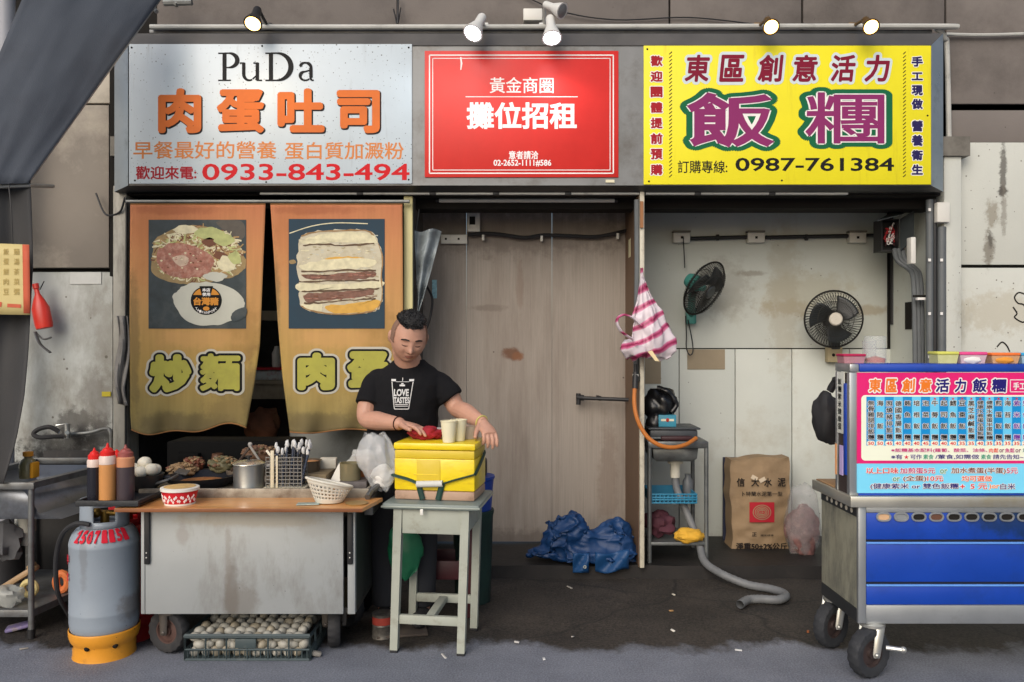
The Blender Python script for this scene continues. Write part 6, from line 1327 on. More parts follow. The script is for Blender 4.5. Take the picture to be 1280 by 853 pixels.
fan(P(1042,399,5.5),(-.10,-.98,-.05),.193,'round dark wall fan facing forward with pale hub cap',M('hub_pale',(196,190,176),.5),bld,P(1044,425,5.69))
# fuse box
t=T('fuse_box','open black fuse box full of red wires on the right side wall','fuse box',P(1118,292,5.3))
D=5.33; b=MB(M('fuse_black',(30,30,32),.5,var=.2)); xa,xb=X(1102,D),X(1124,D); za,zb2=Z(314,D),Z(274,D)
b.box(xa,xb,D+.10,D+.12,za,zb2); b.box(xa,xa+.006,D,D+.10,za,zb2); b.box(xb-.006,xb,D,D+.10,za,zb2); b.box(xa+.006,xb-.006,D,D+.10,zb2-.006,zb2); b.box(xa+.006,xb-.006,D,D+.10,za,za+.006); b.out('case',t)
b=MB(M('fuse_lid',(70,76,78),.5,metal=.3)); b.prism([P(1096,277,5.22),P(1124,270,5.22),P(1140,262,5.36),P(1112,268,5.40)],(0,0,.006)); b.prism([P(1125,274,5.32),P(1141,264,5.24),P(1141,300,5.24),P(1125,314,5.32)],(.008,0.0,0)); b.out('lid',t)
r2=random.Random(6); b=MB(flat('wire_red',(176,44,50))); wh=f_white
for i in range(11):
    b.m((b.mats[0],wh,flat('wire_dk%d'%i,(60,30,34)))[i%3 if i%3<2 else 2]); b.tube(curve([P(r2.uniform(1105,1121),r2.uniform(280,308),D+.05) for _ in range(4)],4),.004,5)
b.out('wire',t)
b=MB(pipeg)
for i,(x0,x1) in enumerate(((1118,1141),(1123,1146),(1128,1150))): b.tube(curve([P(x0,312,5.34),P(x0+4,326,5.3),P(x1-6,336,5.25),P(x1,346,5.2),P(x1+2,380,5.15),P(x1+3,458,5.12)],6),.016,10)
b.out('cable_bundle',t)
b=MB(seam); b.box(X(1139,5.12),X(1160,5.12),5.085,5.1,Z(372,5.1),Z(369,5.1)); b.m(f_white); b.box(X(1143,5.1),X(1158,5.1),5.06,5.085,Z(375.5,5.1),Z(372.5,5.1)); b.out('pipe_clamp',t)
for px,r_,l,y0_,y1_ in ((1162,.022,'thick dark pipe right of the fuse box cables',250,470),(1168.5,.012,'thin black pipe between two thick dark pipes',250,470),(1177,.026,'thick grey pipe under the white junction box',284,470)):
    b=MB(pipeg if r_>.02 else blackp); b.cyl(P(px,y0_,5.03),P(px,y1_,5.03),r_,n=12)
    b.m(f_white)
    for yy in (262,325,392,446):
        if yy>y0_ and r_>.02: b.box(X(px-1.5,5.0),X(px+1.5,5.0),4.998,5.004,Z(yy+2,5.0),Z(yy-1.5,5.0))
    b.out('conduit_pipe',None,l,'pipe')
b=MB(whitep); b.box(X(1168,5.02),X(1184,5.02),4.985,5.08,Z(279,5.02),Z(254,5.02),.006); b.out('junction_box',None,'white junction box on top of the thick grey pipe at right','junction box')
b=MB(M('trunking_scribbled',(176,172,158),.6,var=.35,vs=40,dirt=(60,58,54),da=.36,ds=40)); b.box(X(1170.5,5.06),X(1174,5.06),5.05,5.08,Z(470,5.06),Z(284,5.06)); b.out('trunking',None,'narrow scribbled white trunking beside the thick grey pipe','trunking')
b=MB(blackp); b.box(X(1183,5.04),X(1194,5.04),5.03,5.1,Z(330.5,5.04),Z(327.5,5.04)); b.box(X(1183,5.04),X(1194,5.04),5.03,5.1,Z(415,5.04),Z(412,5.04)); b.out('pipe_clamp',None,'pair of black clamps holding the white conduit on the right wall','clamp')
b=MB(whitep); b.box(X(1137,5.06),X(1143,5.06),5.04,5.1,Z(330,5.06),Z(297,5.06),.004); b.out('breaker',None,'narrow white breaker beside the open fuse box','breaker')
# ------------------------------------------------------------------ sink table of the right bay
st=T('wash_stand','steel wash stand with hanging basin and lower shelf beside the divider','wash stand',(X(848,5.2),5.25,.075))
D0,D1=5.03,5.44; xa,xb=X(810,D0),X(886,D0); ztp=Z(552,D0)
stl=M('stand_steel',(120,124,124),.4,metal=.6,var=.15,dirt=(60,58,56),da=.4)
b=MB(stl); b.box(xa,xb,D0,D0+.04,ztp-.045,ztp,.008); b.box(xa,xb,D1-.04,D1,ztp-.045,ztp,.008); b.box(xa,xa+.04,D0+.04,D1-.04,ztp-.045,ztp,.004); b.box(xb-.06,xb,D0+.04,D1-.04,ztp-.045,ztp,.004); b.out('rim',st)
b=MB(stl); bx0,bx1=xa+.035,xb-.055; 
A=b.pts([(bx0,D0+.035,ztp-.01),(bx1,D0+.035,ztp-.01),(bx1,D1-.035,ztp-.01),(bx0,D1-.035,ztp-.01)]); zz=Z(577,D0+.05)
Bq=b.pts([(bx0+.01,D0+.045,zz+.02),(bx1-.01,D0+.045,zz+.02),(bx1-.01,D1-.05,zz+.02),(bx0+.01,D1-.05,zz+.02)]); Cq=b.pts([(bx0+.03,D0+.06,zz),(bx1-.03,D0+.06,zz),(bx1-.03,D1-.06,zz),(bx0+.03,D1-.06,zz)])
for k in range(4): b.f([A[k],A[(k+1)%4],Bq[(k+1)%4],Bq[k]]); b.f([Bq[k],Bq[(k+1)%4],Cq[(k+1)%4],Cq[k]])
b.f(Cq); b.out('basin',st,solid=.003)
for lx,ly in ((xa+.012,D0+.015),(xb-.012,D0+.015),(xa+.012,D1-.015),(xb-.012,D1-.015)):
    MB(stl).cyl((lx,ly,.076),(lx,ly,ztp-.04),.014,n=12).out('leg',st)
zsh=Z(680,D0)
b=MB(stl); b.box(xa+.02,xb-.02,D0+.004,D1-.004,zsh-.012,zsh+.008,.003); b.out('shelf',st)
b=MB(M('pvc_white',(204,200,184),.5)); dx=X(844,5.2); b.cyl((dx,5.2,zz-.001),(dx,5.2,zz-.03),.05); b.cyl((dx,5.2,zz-.03),(dx,5.2,zz-.12),.032); b.out('drain',st)
hs=M('drain_hose_grey',(112,114,116),.55,var=.12,vs=20); b=MB(hs)
gp=lambda px,py,r=.03: P(px,py,(1.45-r)*FPX/(py-HY))
pts=[V((dx,5.2,zz-.11)),V((dx+.01,5.19,zz-.2)),P(858,640,5.14),P(868,664,5.10),P(875,684,5.06),P(878,697,5.0)]
pts+=[P(884,706,4.93),P(894,713,4.87),P(908,720.5,4.80),gp(935,731),gp(962,736),gp(978,741),gp(982,746),gp(972,750),gp(950,749),gp(935,750),gp(925,756)]
cp=curve(pts,8); n_=len(cp); b.tube(cp,[.0225+.002*(i%2) for i in range(n_)],12,caps=False); b.out('drain_hose',None,'grey ribbed drain hose snaking from the wash stand over the dark floor','hose')
b=MB(M('basket_blue',(44,126,160),.5,var=.1)); zk=Z(628,5.1)
for k in range(12):
    x=xa+.03+(xb-xa-.10)*k/11; b.box(x-.003,x+.003,5.06,5.064,zk+.006,zk+.054)
for z_ in (zk,zk+.02,zk+.034,zk+.054): b.box(xa+.025,xb-.065,5.055,5.067,z_,z_+.008,.001)
b.box(xa+.025,xb-.065,5.068,5.38,zk,zk+.004); b.box(xa+.025,xa+.03,5.068,5.38,zk+.005,zk+.06); b.box(xb-.07,xb-.065,5.068,5.38,zk+.005,zk+.06); b.box(xa+.025,xb-.065,5.376,5.38,zk+.005,zk+.06); b.out('plastic_tray',None,'blue perforated plastic basket hanging under the wash stand basin','basket')
b=MB(M('basin_black',(58,62,66),.45,var=.2)); z0_=ztp+.001
b.box(X(812,5.1),X(872,5.1),5.09,5.36,z0_,z0_+.065,.012); b.box(X(810,5.1),X(875,5.1),5.08,5.37,z0_+.066,z0_+.078,.004); b.out('storage_box',None,'dark grey lidded box on top of the wash stand','box')
t=T('brush','dark handled brush lying on the front of the wash stand','brush',P(850,546,5.06)); b=MB(M('brush_dark',(54,26,30),.6,var=.3)); b.box(X(826,5.05),X(866,5.05),5.04,5.075,ztp+.002,ztp+.032,.012); b.out('head',t); b=MB(stl); b.cyl((X(826,5.05),5.055,ztp+.018),(X(813,5.05),5.055,ztp+.018),.006); b.out('handle',t)
zb_2=z0_+.079
b=MB(M('carton_cyan',(60,140,164),.5,var=.1)); b.box(X(823,5.15),X(845,5.15),5.14,5.24,zb_2,zb_2+.075,.003); b.m(f_pale); b.box(X(826,5.15),X(842,5.15),5.1375,5.139,zb_2+.036,zb_2+.05); b.m(flat('carton_red',(170,50,40))); b.ball(V((X(834,5.15),5.139,zb_2+.043)),(.014,.0025,.012),10,6); b.out('carton',None,'small cyan carton with white band on the dark lidded box','carton')
b=MB(M('bag_black',(24,25,28),.3,var=.3)); b.ball(P(825,505,5.22),(.085,.07,.10),22,15,jit=.3,seed=2); b.ball(P(818,530,5.2),(.05,.05,.07),14,10,jit=.2,seed=3); b.tube(curve([P(822,486,5.2),P(835,490,5.18),P(845,505,5.18),P(840,515,5.18)],5),.012,8); o=b.out('plastic_bag',None,'black plastic bag hanging over the wash stand by the divider','bag',smooth=70); crumple(o,.008,22)
b=MB(M('cloth_maroon',(74,34,46),.8,var=.3)); b.ball(P(826,664,5.15),(.085,.08,.07),24,16,jit=.3,seed=12); o=b.out('cloth',None,'maroon cloth heap on the bottom shelf of the wash stand','cloth'); crumple(o,.012,16); o.location.z=zsh+.02
b=MB(M('cloth_yellow',(216,166,52),.8,var=.15)); b.ball(P(863,671,5.05),(.095,.05,.035),26,16,jit=.25,seed=14); o=b.out('cloth',None,'bright yellow cloth on the front edge of the wash stand shelf','cloth'); crumple(o,.008,26); o.location.z=zsh+.009
b=MB(M('jug_grey',(90,94,98),.5)); b.lathe(V((X(862,5.2),5.25,zk+.005)),[(.001,0),(.03,0),(.036,.03),(.036,.1),(.02,.13),(.022,.15),(.001,.15)],14); b.out('spray_bottle',None,'grey bottle standing in the blue basket of the wash stand','bottle')
# ------------------------------------------------------------------ blue tarp bundle
blue=M('tarp_blue',(12,54,100),.5,var=.14,vs=4,bump=.15,bs=200)
b=MB(blue)
for px,py,rx,rz_,ry in ((700,682,.13,.15,.14),(716,668,.09,.11,.10),(770,686,.13,.15,.13),(738,702,.30,.07,.19),(682,702,.14,.06,.14),(785,704,.10,.08,.12),(745,690,.16,.10,.12)): b.ball(P(px,py,5.1),(rx,ry,rz_),26,18,jit=.15,seed=px)
o=b.out('folded_tarp',None,'crumpled blue tarpaulin bundle tied and lying against the woodgrain boards','tarpaulin',smooth=180); remesh(o,.008,6); crumple(o,-.036,4.5,2,(.7,1,1.2)); crumple(o,-.010,10,7,(.6,1,1.5))
zmin=min(v.co.z for v in o.data.vertices); o.location.z=.078-zmin-.012
ft=o
b=MB(M('tarp_flap',(20,68,116),.5,var=.1)); b.grid(lambda u,v:P(744+u*42,690+v*24+3*math.sin(u*5),4.92-.02*math.sin(u*7+v*4)),10,8); b.grid(lambda u,v:P(716+u*20,692+v*24,4.915-.015*math.sin(u*6+v*5)),8,8); fl=b.out('loose_flap',None,'lighter blue loose flap folded over the front of the tarpaulin bundle','tarpaulin',solid=.003)
b=MB(flat('eyelet',(180,180,170))); b.tube([P(731+1.6*math.cos(a*PI/6),709+1.6*math.sin(a*PI/6),4.895) for a in range(12)],.003,6,closed=True); e_=b.out('eyelet')
for ch in (fl,e_):
    mw=ch.location.copy(); ch.parent=ft; ch.location=mw-ft.location
    for kk in ('label','category'):
        if kk in ch: del ch[kk]
# ------------------------------------------------------------------ paper sack, board, clear bag
b=MB(M('board_navy',(22,28,54),.6,var=.2)); b.prism([P(904,690,5.62),P(926,690,5.62),P(926,572,5.70),P(904,572,5.70)],(0,.015,0)); b.m(seam); b.out('board',None,'dark navy board standing behind the brown paper sack','board')
sk=T('paper_sack','brown paper sack with black characters and red square emblem','sack',P(950,692,5.45))
kraft=M('kraft_paper',(142,119,90),.8,var=.12,vs=6,dirt=(120,98,72),da=.35,ds=5,bump=.3,bs=40)
def skd(px,py): 
    v=(py-573)/119; return 5.50-.10*v-.05*math.sin(PI*max(0,min(1,(px-915)/70)))*math.sin(PI*max(0.02,min(.98,v)))**.6
def skp(u,v,front=True):
    py=575+v*117-(4*u if v<.1 else 0)+ (1.5*math.sin(u*9) if v<.05 else 0); w=36+1.5*math.sin(v*6); px=950+(u-.5)*2*w*(1+.02*math.sin(v*21)); dd=skd(px,py)
    return P(px,py,dd+.004*math.sin(u*13+v*30)+.006*noise.noise(V((u*5,v*9,0)))-.007*(1-2*abs(noise.noise(V((u*3,v*11,4))))) if front else 5.62-.08*v)
b=MB(kraft); b.grid(lambda u,v:skp(u,v),30,40)
g=lambda u,v:(P(0,0,1))
fr=[[skp(i/30,j/40) for i in range(31)] for j in range(41)]
bk=lambda p,j:V((p.x*1.0,5.64-.07*j/40,p.z))
A=[fr[0][i] for i in range(31)]; ring=[(fr[0][i],0) for i in range(31)]+[(fr[j][30],j) for j in range(1,41)]+[(fr[40][i],40) for i in range(29,-1,-1)]+[(fr[j][0],j) for j in range(39,0,-1)]
F1=b.pts([p for p,_ in ring]); B1=b.pts([bk(p,j) for p,j in ring]); n_=len(ring)
for k in range(n_): b.f([F1[k],F1[(k+1)%n_],B1[(k+1)%n_],B1[k]])
b.f(B1[::-1]); bmesh.ops.remove_doubles(b.bm,verts=b.bm.verts[:],dist=.0005); b.out('sack_body',sk,smooth=60)
b=MB(flat('sack_ink',(36,30,28),.8)); ink2=b.mats[0]; so=.017
for ch,x in zip('信大水泥',(920,938,954,971)): text(b,ch,x,597,x+10,608,0,[(.02,ink2,so)],dep=skd)
text(b,'卜特蘭水泥第一型',927,614,977,620,0,[(.01,ink2,so)],dep=skd)
text(b,'淨重50±2%公斤',919,678,983,687,0,[(.03,ink2,so)],dep=skd)
text(b,'正',939,665,945,670,0,[(.02,ink2,so)],dep=skd); text(b,'國家標準',950,667.5,966,670,0,[(.01,ink2,so)],dep=skd)
sred=flat('sack_red',(168,36,48),.8)
b.m(sred); b.grid(lambda u,v:P(936+u*31,627.5+v*25,skd(936+u*31,627.5+v*25))+V((0,-so+.002,0)),8,8)
for rr in (11,8.4,6.2,4.2): 
    q=arc(951.5,640,rr,rr*.82,0,360,30); ribbon(b,q,.55,0,so,kraft,dep=skd)
text(b,'正',948.8,637,954.2,643,0,[(.03,kraft,so)],dep=skd)
b.m(flat('sack_patch',(206,190,166),.7))
for px,py,a in ((942,597,.5),(952,599.5,-.5)): b.poly([P(px+dx_*math.cos(a)-dy_*math.sin(a),py+dx_*math.sin(a)+dy_*math.cos(a),skd(px,py))+V((0,-so-.002,0)) for dx_,dy_ in ((-4,-2.5),(4,-2.5),(4,2.5),(-4,2.5))])
b.out('printing',sk,smooth=0)
b=MB(M('scrap_mix',(120,84,80),.6,var=.45,vs=22,dirt=(190,160,150),da=.35,ds=18)); b.ball(P(1003,665,5.3),(.09,.08,.17),24,18,jit=.22,seed=6); o=b.out('scrap_contents',None,None,None); cb=T('clear_bag','clear plastic bag of reddish scraps standing right of the paper sack','bag',P(1003,700,5.3)); mw=o.location.copy(); o.parent=cb; o.location=mw-cb.location; crumple(o,.012,24)
b=MB(M('film_bag',(186,186,186),.2,alpha=.28,var=.1)); b.ball(P(1003,655,5.3),(.105,.095,.24),26,20,jit=.18,seed=7); o=b.out('bag_film',cb,smooth=70); crumple(o,.008,20)
# ------------------------------------------------------------------ the blue rice ball cart at right
rc=T('food_cart','blue panelled steel food cart with colourful menu board and caster wheels','food cart',(2.1,3.7,0))
F0,B0=3.5,3.93; x0,x1=X(1073,F0),2.78; zB,zT=Z(780,F0),Z(633.5,F0)
cst=M('cart_steel',(172,176,178),.35,metal=.7,var=.1,vs=4,dirt=(120,116,108),da=.3,ds=5); blu=M('cart_blue',(10,62,164),.38,var=.1,vs=3,dirt=(16,50,116),da=.38,ds=3,bump=.35,bs=7)
stains_and_shade(blu,[(1275,650,70,24,3.5,(14,44,80),.8),(1240,640,60,12,3.5,(16,44,74),.6)],o=(2.1,3.7,0))
sidem=M('cart_side_stained',(168,166,146),.45,metal=.3,var=.12,vs=4,dirt=(92,94,92),da=.45,ds=4,dst=(1,2,.8))
stains_and_shade(sidem,[(1065,700,14,60,3.6,(70,76,80),.0)],o=(2.1,3.7,0))
specks(blu,22,.05,(30,60,120)); specks(ctr_,18,.05,(110,104,94)) if False else None
b=MB(sidem); b.box(x0+.002,x0+.014,F0+.02,B0-.01,zB+.06,zT-.05); b.out('side_panel',rc)
sdk=M('cart_side_dark',(58,60,62),.4,metal=.4,var=.2); MB(sdk).box(x0+.0,x0+.016,F0+.02,B0-.01,zB,zB+.059).out('side_trim',rc); b=MB(sdk); b.box(x0-.001,x0+.016,F0+.02,B0-.01,zT-.049,zT-.002); b.out('side_trim',rc); b=MB(M('hole_pale',(206,198,180),.6))
for k in range(6):
    y=F0+.07+k*.055; b.ball((x0-.001,y,zT-.030),(.002,.014,.011),10,7)
b.out('side_vents',rc)
b=MB(cst); b.box(x0,x0+.034,F0,F0+.02,zB,zT-.001,.003); b.box(x0+.0345,x1,F0,F0+.02,zB,Z(757,F0),.002); b.box(x0+.0345,x1,F0,F0+.02,Z(641,F0),zT-.001,.002); b.box(x1-.03,x1,F0+.001,B0,zB,zT-.001,.002); b.out('front_frame',rc)
zl=[Z(756.5,F0),Z(733.5,F0),Z(731,F0),Z(728,F0),Z(680.5,F0),Z(678.5,F0),Z(675,F0),Z(641.5,F0)]
b=MB(blu); 
for a,c_ in ((0,1),(3,4),(6,7)): b.box(x0+.036,x1-.031,F0+.003,F0+.016,zl[a]-.0,zl[c_],.003)
b.out('front_panel',rc)
b=MB(M('trim_lightblue',(96,150,226),.25,var=.05)); 
for z_ in (zl[1]+.0008,zl[4]+.0008): b.box(x0+.036,x1-.031,F0-.002,F0+.014,z_,z_+.008,.002)
b.m(M('groove_dark',(10,14,34),.6)); 
for z_,z2 in ((zl[2],zl[3]-.001),(zl[5]+.001,zl[6]-.001)): b.box(x0+.036,x1-.031,F0+.008,F0+.016,z_,z2)
b.out('drawer_trim',rc)
b=MB(cst)
def oval(cx,cz,rx,rz_,n=20): return [(cx+math.copysign(max(0,abs(math.cos(2*PI*k/n)))**.6,math.cos(2*PI*k/n))*rx,cz+math.sin(2*PI*k/n)*rz_) for k in range(n)]
zo=Z(646.5,F0)
for k in range(18):
    cx=X(1104.5+22*k,F0); q=oval(cx,zo,.029,.0165); b.m(cst); b.tube([(x,F0-.001,z) for x,z in q],.0045,6,closed=True)
    b.m((M('hole_tan',(206,168,130),.6) if k==0 else (MATS['cart_steel'] if k==1 else (MATS.get('hole_brown') or M('hole_brown',(96,62,46),.6)) if k==3 else seam))); b.poly([(x,F0+.001,z) for x,z in q])
b.out('vent_holes',rc,smooth=30)
MB(M('cart_under',(60,58,56),.6,metal=.3)).box(x0+.02,x1-.03,F0+.03,B0-.02,zB+.002,zB+.03).out('floor_panel',rc)
xS=X(1061,F0); zS=Z(620,F0)
ctr=M('counter_steel',(186,184,174),.3,metal=.7,var=.12,vs=3,dirt=(176,160,120),da=.35,ds=3)
b=MB(ctr); b.box(xS,x1+.03,F0-.02,B0,zT,zS,.004); b.out('counter',rc)
b=MB(M('counter_edge_wood',(150,118,82),.6)); b.box(xS+.012,xS+.12,F0+.2,B0-.02,zS+.0005,zS+.006,.002); b.out('worktop_strip',rc)
# upper display box
U0,U1=3.505,3.66; zU=Z(455,F0); xU=X(1062.5,F0)
b=MB(cst); b.box(xU,xU+.038,U0,U0+.03,zS+.001,zU-.037,.003); b.box(xU,xU+.02,U1-.02,U1,zS+.001,zU-.037,.003); b.box(xU+.0385,x1,U0+.002,U0+.02,zS+.001,Z(616.8,F0),.001); b.out('display_frame',rc)
b=MB(blu); b.box(xU+.04,x1,U0-.006,U1,zU-.036,zU,.008); b.box(xU+.0385,x1,U0-.002,U0+.0015,zS+.001,Z(616.8,F0),.001); b.m(cst); b.box(xU-.002,xU+.039,U0-.008,U1,zU-.036,zU,.006); b.out('top_rail',rc)
b=MB(blu); b.box(xU-.003,xU+.006,U0+.032,U0+.06,Z(596,F0),Z(480,F0),.003); b.m(M('side_glass_white',(214,216,206),.5)); b.box(xU+.001,xU+.005,U0+.062,U1-.021,Z(545,F0),zU-.038); b.m(M('note_orange',(236,166,110),.6)); b.box(xU-.002,xU+.004,U1-.018,U1-.002,Z(600,F0),Z(560,F0)); b.m(M('note_lilac',(196,176,226),.6)); b.box(xU+.006,xU+.030,U0-.003,U0-.0005,Z(598,F0),Z(560,F0)) if False else b.box(xU-.0035,xU+.0,U0+.065,U0+.10,Z(598,F0),Z(560,F0)); b.m(M('side_dark',(60,50,48),.5)); b.box(xU+.007,xU+.012,U0+.032,U1-.02,zS+.001,zU-.04); b.out('side_panel',rc)
# hand lettered strip on the side
b=MB(f_black); yy0,yy1=U0+.075,U1-.03
r2=random.Random(3)
for k in range(7):
    vs,ff=glyphs('飯糰紫米健康蛋'[k],.012,2); ax,bx_=min(v.x for v in vs),max(v.x for v in vs); ay,by=min(v.y for v in vs),max(v.y for v in vs)
    zc_=Z(474+k*9.6,F0); q=b.pts([(xU-.001,yy1-(v.x-ax)/(bx_-ax)*(yy1-yy0)*.8,zc_-.03+(v.y-ay)/(by-ay)*.028) for v in vs])
    for f in ff: b.f([q[i] for i in f])
b.out('side_lettering',rc,smooth=0)
mn=M('menu_pink',(222,22,112),.35,var=.04,coat=.2); mlb=M('menu_lightblue',(104,200,238),.35,var=.03); mdb=M('menu_blue',(0,138,206),.35,var=.03); mcl=M('menu_cream',(236,240,218),.35,var=.02); msk=M('menu_sky',(122,212,244),.35,var=.03)
MD=U0-.001
b=MB(mn); xm0=X(1071,MD); b.box(xm0,x1-.01,MD-.004,MD+.002,Z(579.4,MD),Z(466,MD)); b.m(msk); b.box(xm0,x1-.01,MD-.004,MD+.002,Z(616.3,MD),Z(579.6,MD)); b.out('menu_board',rc)
b=MB(mcl); a_=.0050
def rrect(xa,ya,xb,yb,r,off,mat):
    b.m(mat); pts=[]
    for cx,cy,a0 in ((xb-r,ya+r,0),(xa+r,ya+r,90),(xa+r,yb-r,180),(xb-r,yb-r,270)): pts+=[(cx+r*math.cos(R(a0-0+ i*15)) ,cy-r*math.sin(R(a0+i*15))) for i in range(7)]
    b.poly([P(x,y,MD)+V((0,-off,0)) for x,y in pts])
rrect(1076,494,1360,575.8,5,a_,mcl)
for i in range(24):
    xx=1082.3+11.36*i; b.m(mdb if i%2==0 else mlb); b.poly([P(x,y,MD)+V((0,-a_-.0005,0)) for x,y in ((xx,496),(xx+11.36,496),(xx+11.36,550.3),(xx,550.3))])
    if i<18: rrect(xx+.8,551,xx+10.6,557.2,2.6,a_+.0006,mcl); b.m(mdb if i%2==0 else mlb); b.poly([P(x,y,MD)+V((0,-a_-.0004,0)) for x,y in ((xx,550.2),(xx+11.36,550.2),(xx+11.36,557),(xx,557))])
mo=flat('menu_orange',(230,122,38)); mnv=flat('menu_navy',(34,26,110)); mred=flat('menu_red',(214,30,54)); mgr=flat('menu_green',(20,150,110)); mpp=flat('menu_purple',(104,40,150)); mbk=flat('menu_black',(20,22,28)); mmg=flat('menu_magenta',(190,20,110)); moR=flat('menu_orange_red',(226,84,40)); mbr=flat('menu_brown',(110,50,40))
OWo=lambda m_,w=.09,r=.03:[(r,m_,a_+.0022),(w,f_white,a_+.0014)]
for ch,q,m_ in zip('東區創意活力飯糰',((1084,1101),(1105,1121),(1125,1143),(1147,1164),(1167,1186),(1191,1207),(1213,1233),(1237,1257)),(mo,mo,mo,mo,mnv,mnv,mnv,mnv)): text(b,ch,q[0]+1,473.5,q[1]-1,490.5,MD,OWo(m_,.12,.035),shear=.06)
for q in (((1262,475),(1300,475)),((1300,475),(1300,490)),((1300,490),(1262,490)),((1262,490),(1262,475))): ribbon(b,list(q),.5,MD,a_,f_white)
text(b,'手工現做',1265.5,478,1297,487.5,MD,[(.03,f_white,a_)])
cols=['無骨雞腿排飯糰','海陸飯糰','照燒豬排飯糰','德國香腸飯糰','鮪魚飯糰','培根飯糰','泡菜飯糰','牛蒡飯糰','起司飯糰','鱈魚飯糰','豆棗飯糰','黑芝麻鹹飯糰','健康水煮蛋全蛋飯糰','健康水煮蛋半蛋飯糰','煎蛋飯糰','海苔飯糰','紫米飯糰','雙色飯糰']
price='50 50 45 40 40 40 45 40 40 40 35 35 40 35 35 35 35 35'.split()
for i,(s_,p_) in enumerate(zip(cols,price)):
    xc=1088+11.36*i; n_=len(s_); y0_,y1_=500.5,550; st_y=(y1_-y0_)/n_; h=min(6.6,st_y*.88)
    for k,ch in enumerate(s_): 
        yc=y0_+ (k+.5)*st_y if n_>4 else (504,518.5,532.5,546.5)[k]
        text(b,ch,xc-3.9,yc-h/2,xc+3.9,yc+h/2,MD,[(.018,mpp if i>=16 else mbk,a_+.0022),(.075,f_white,a_+.0014)],res=2,fit=0)
    text(b,p_,xc-3.6,552,xc+3.6,556.4,MD,[(.02,mred,a_+.0016)],res=2)
    if i>=7: text(b,'★',xc-2,496.6,xc+2,500,MD,[(0,mred,a_+.0022)],res=2)
sm=lambda s_,xa,xb,ya,yb,m_: text(b,s_,xa,ya,xb,yb,MD,[(.015,m_,a_+.0022),(.08,f_white,a_+.0014)],res=2,fit=.015)
sm('※飯糰基本配料(蘿蔔、酸菜、油條、',1113,1233,560.3,565.8,mmg); sm('肉鬆',1235,1247,560.3,565.8,moR); sm('or',1248,1254,561.3,565.6,mbr); sm('魚鬆',1255,1267,560.3,565.8,mmg); sm('or',1268,1275,561.3,565.6,mbr); sm('素鬆)',1277,1294,560.3,565.8,mgr)
sm('※有',1113,1127,568,574,mnv); sm('★',1129,1135,568.3,573.8,mred); sm('可作',1137,1151,568,574,mnv); sm('素食',1153,1166,568,574,mgr); sm('/葷食,如需做',1168,1223,568,574,mnv); sm('素食',1225,1238,568,574,mgr); sm('請先告知~',1240,1278,568,574,mnv)
sm('以上口味',1082,1122,584.6,592,mred); sm('加煎蛋5元',1124,1168,584.6,592,mmg); sm('or',1174,1183,586.5,592,mgr); sm('加水煮蛋(半蛋)',1188,1256,584.4,592.6,mbr); sm('5元',1257,1271,584.6,592,mmg)
sm('or',1115,1124,596.5,601.6,mgr); sm('(全蛋)',1128,1157,594.3,602,mbr); sm('10元',1158,1178,594.7,601.6,mred); sm('均可選做',1201,1239,594.5,601.8,moR)
sm('(健康紫米 or 雙色飯糰',1087,1197,604,612,mnv); sm('+',1199,1205,605.5,610.5,mred); sm('5 元',1212,1233,604.3,611.5,mred); sm(')or',1235,1248,604.3,612,mo); sm('白米',1249,1268,604.3,611.7,mnv)
b.out('menu_lettering',rc,smooth=0)
# wheels
forkm=M('fork_bright',(190,190,184),.3,metal=.7,var=.1); rub=M('tyre_cart',(44,46,50),.8,var=.2,vs=12,dirt=(82,82,84),da=.3,ds=8); rimc=M('rim_cart',(66,54,52),.5,metal=.3,var=.3)
for wx,wy,yw in ((1.552,3.50,64),(1.525,3.845,56),(2.62,3.52,30),(2.6,3.86,30)):
    wheel(rc,wx,wy,.108,.062,-yw,rub,rimc)
    fork(rc,wx,wy,.108,.062,-yw,zB+.001,forkm,off=(.03,.03))
b=MB(forkm); b.tube([(1.60,3.44,.15),(1.66,3.42,.148)],.010,8); b.ball((1.665,3.42,.148),.014,8,6); b.out('brake_lever',rc)
# tubs on the display box
zu=zU+.001
def tubbox(px0,px1,top,lidc,bodym,label,D=3.57,contents=None,name='food_tub'):
    t=T(name,label,'tub',(X((px0+px1)/2,D),D,zu)); xa,xb=X(px0,D),X(px1,D); h=Z(top,D)-zu
    w=(xb-xa)/2; cx=(xa+xb)/2
    MB(bodym).prism([(cx-w*.88,D-.035,zu),(cx+w*.88,D-.035,zu),(cx+w,D-.04,zu+h*.72),(cx-w,D-.04,zu+h*.72)],(0,.075,0)).out('tub_body',t)
    if contents: MB(contents).ball((cx,D-.035,zu+h*.3),(w*.7,.012,h*.28),14,8,jit=.2).out('contents',t)
    MB(lidc).box(cx-w-.003,cx+w+.003,D-.044,D+.044,zu+h*.73,zu+h,.005).out('lid',t)
cl_=lambda n,c,a=.75: M(n,c,.25,alpha=a,var=.06)
tubbox(1050,1077,442.5,flat('lid_crimson',(176,40,80)),cl_('tub_pinkish',(196,140,150)),'dusky pink lidded tub at the left end of the blue rail',3.6)
tubbox(1166,1192,439.5,flat('lid_yellow',(206,206,100)),cl_('tub_yellow',(222,224,160)),'pale yellow plastic tub on the blue rail',3.57)
tubbox(1194,1227,440,flat('lid_pink',(226,80,140)),cl_('tub_pink',(224,196,206)),'bright pink lidded tub of white sachets on the blue rail',3.57,flat('sachet_white',(226,224,220)))
tubbox(1233,1268,441,flat('lid_orange',(236,120,60)),cl_('tub_orange',(226,176,130)),'orange lidded tub on the blue rail',3.57,flat('snack_orange',(222,150,60)))
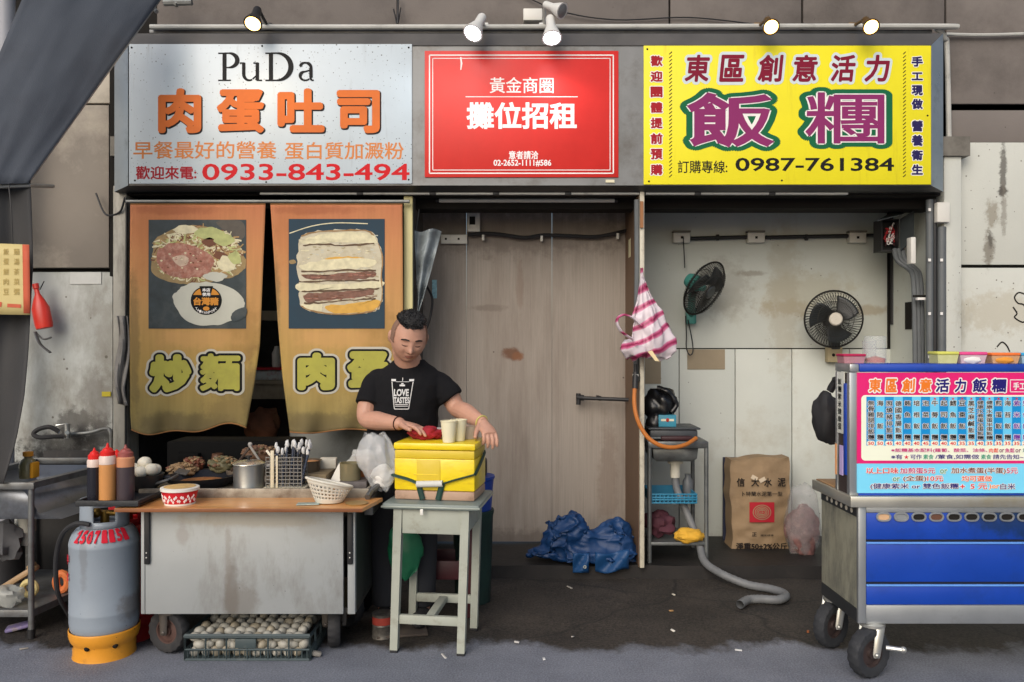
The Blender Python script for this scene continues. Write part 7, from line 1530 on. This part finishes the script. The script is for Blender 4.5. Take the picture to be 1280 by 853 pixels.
tubbox(1270,1300,441,flat('lid_blue',(60,160,210)),cl_('tub_blue2',(170,206,222)),'sky blue lidded tub at the right end of the blue rail',3.57)
t=T('canister','clear plastic canister with red lid piece on the blue rail','canister',(X(1095,3.58),3.58,zu)); c=V((X(1094,3.58),3.58,zu))
MB(M('canister_clear',(206,212,210),.15,alpha=.32,var=.05)).lathe(c,[(.001,0),(.044,0),(.046,.01),(.046,.118),(.044,.12),(.001,.121)],28).out('jar',t); MB(flat('canister_red',(190,70,50),.5,var=.3)).lathe(c,[(.001,.003),(.04,.003),(.042,.02),(.001,.032)],20).out('contents',t)
b=MB(M('canister_clear2',(206,212,210),.15,alpha=.35)); b.lathe(V((X(1086,3.63),3.625,zu)),[(.001,0),(.028,0),(.03,.1),(.001,.1)],20); b.out('canister',None,'narrow clear canister half hidden beside the wide one','canister')
b=MB(M('backpack_black',(34,34,36),.7,var=.25,vs=9)); b.ball(P(1033,522,4.05),(.06,.06,.125),20,16,jit=.18,seed=4); b.tube(curve([P(1038,488,4.03),P(1045,475,4.0),P(1050,478,3.97)],4),.012,8); o=b.out('shoulder_bag',None,'black bag hanging at the back corner of the blue cart','bag'); crumple(o,.007,20)
# ------------------------------------------------------------------ litter
r2=random.Random(31)
for i,(px,py,c,l) in enumerate(((842,745,(190,184,168),'pale cigarette end on the dark apron by the hose'),(841,789,(214,210,200),'white scrap of paper on the apron edge'),(839,765,(178,140,96),'tan scrap on the dark apron'),(923,814,(206,206,204),'white litter flake on the grey road near the right cart'),(716,796,(160,156,150),'grey litter flake near the middle of the apron edge'),(646,804,(196,194,190),'small white litter flake right of the table'),(680,825,(206,206,206),'white speck on the grey road in the middle'),(958,706,(170,166,158),'pale scrap by the step below the paper sack'),(555,822,(186,184,180),'white flake under the front of the table'),(712,735,(150,146,138),'grey scrap below the blue tarpaulin'),(30,812,(166,160,150),'dirty flattened wrapper at the lower left'),(1010,792,(150,92,60),'rusty brown leaf by the rear wheel of the blue cart'))):
    q=P(px,py,1.45*FPX/(py-HY)); b=MB(flat('litter_%d'%i,c,.8,var=.2)); b.obox(V((q.x,q.y,gz(q.x,q.y)+.005)),(.022+.02*r2.random(),.012,.006),(r2.uniform(-.2,.2),r2.uniform(-.3,.3),r2.uniform(0,3)),.002); b.out('litter_scrap',None,l,'litter')
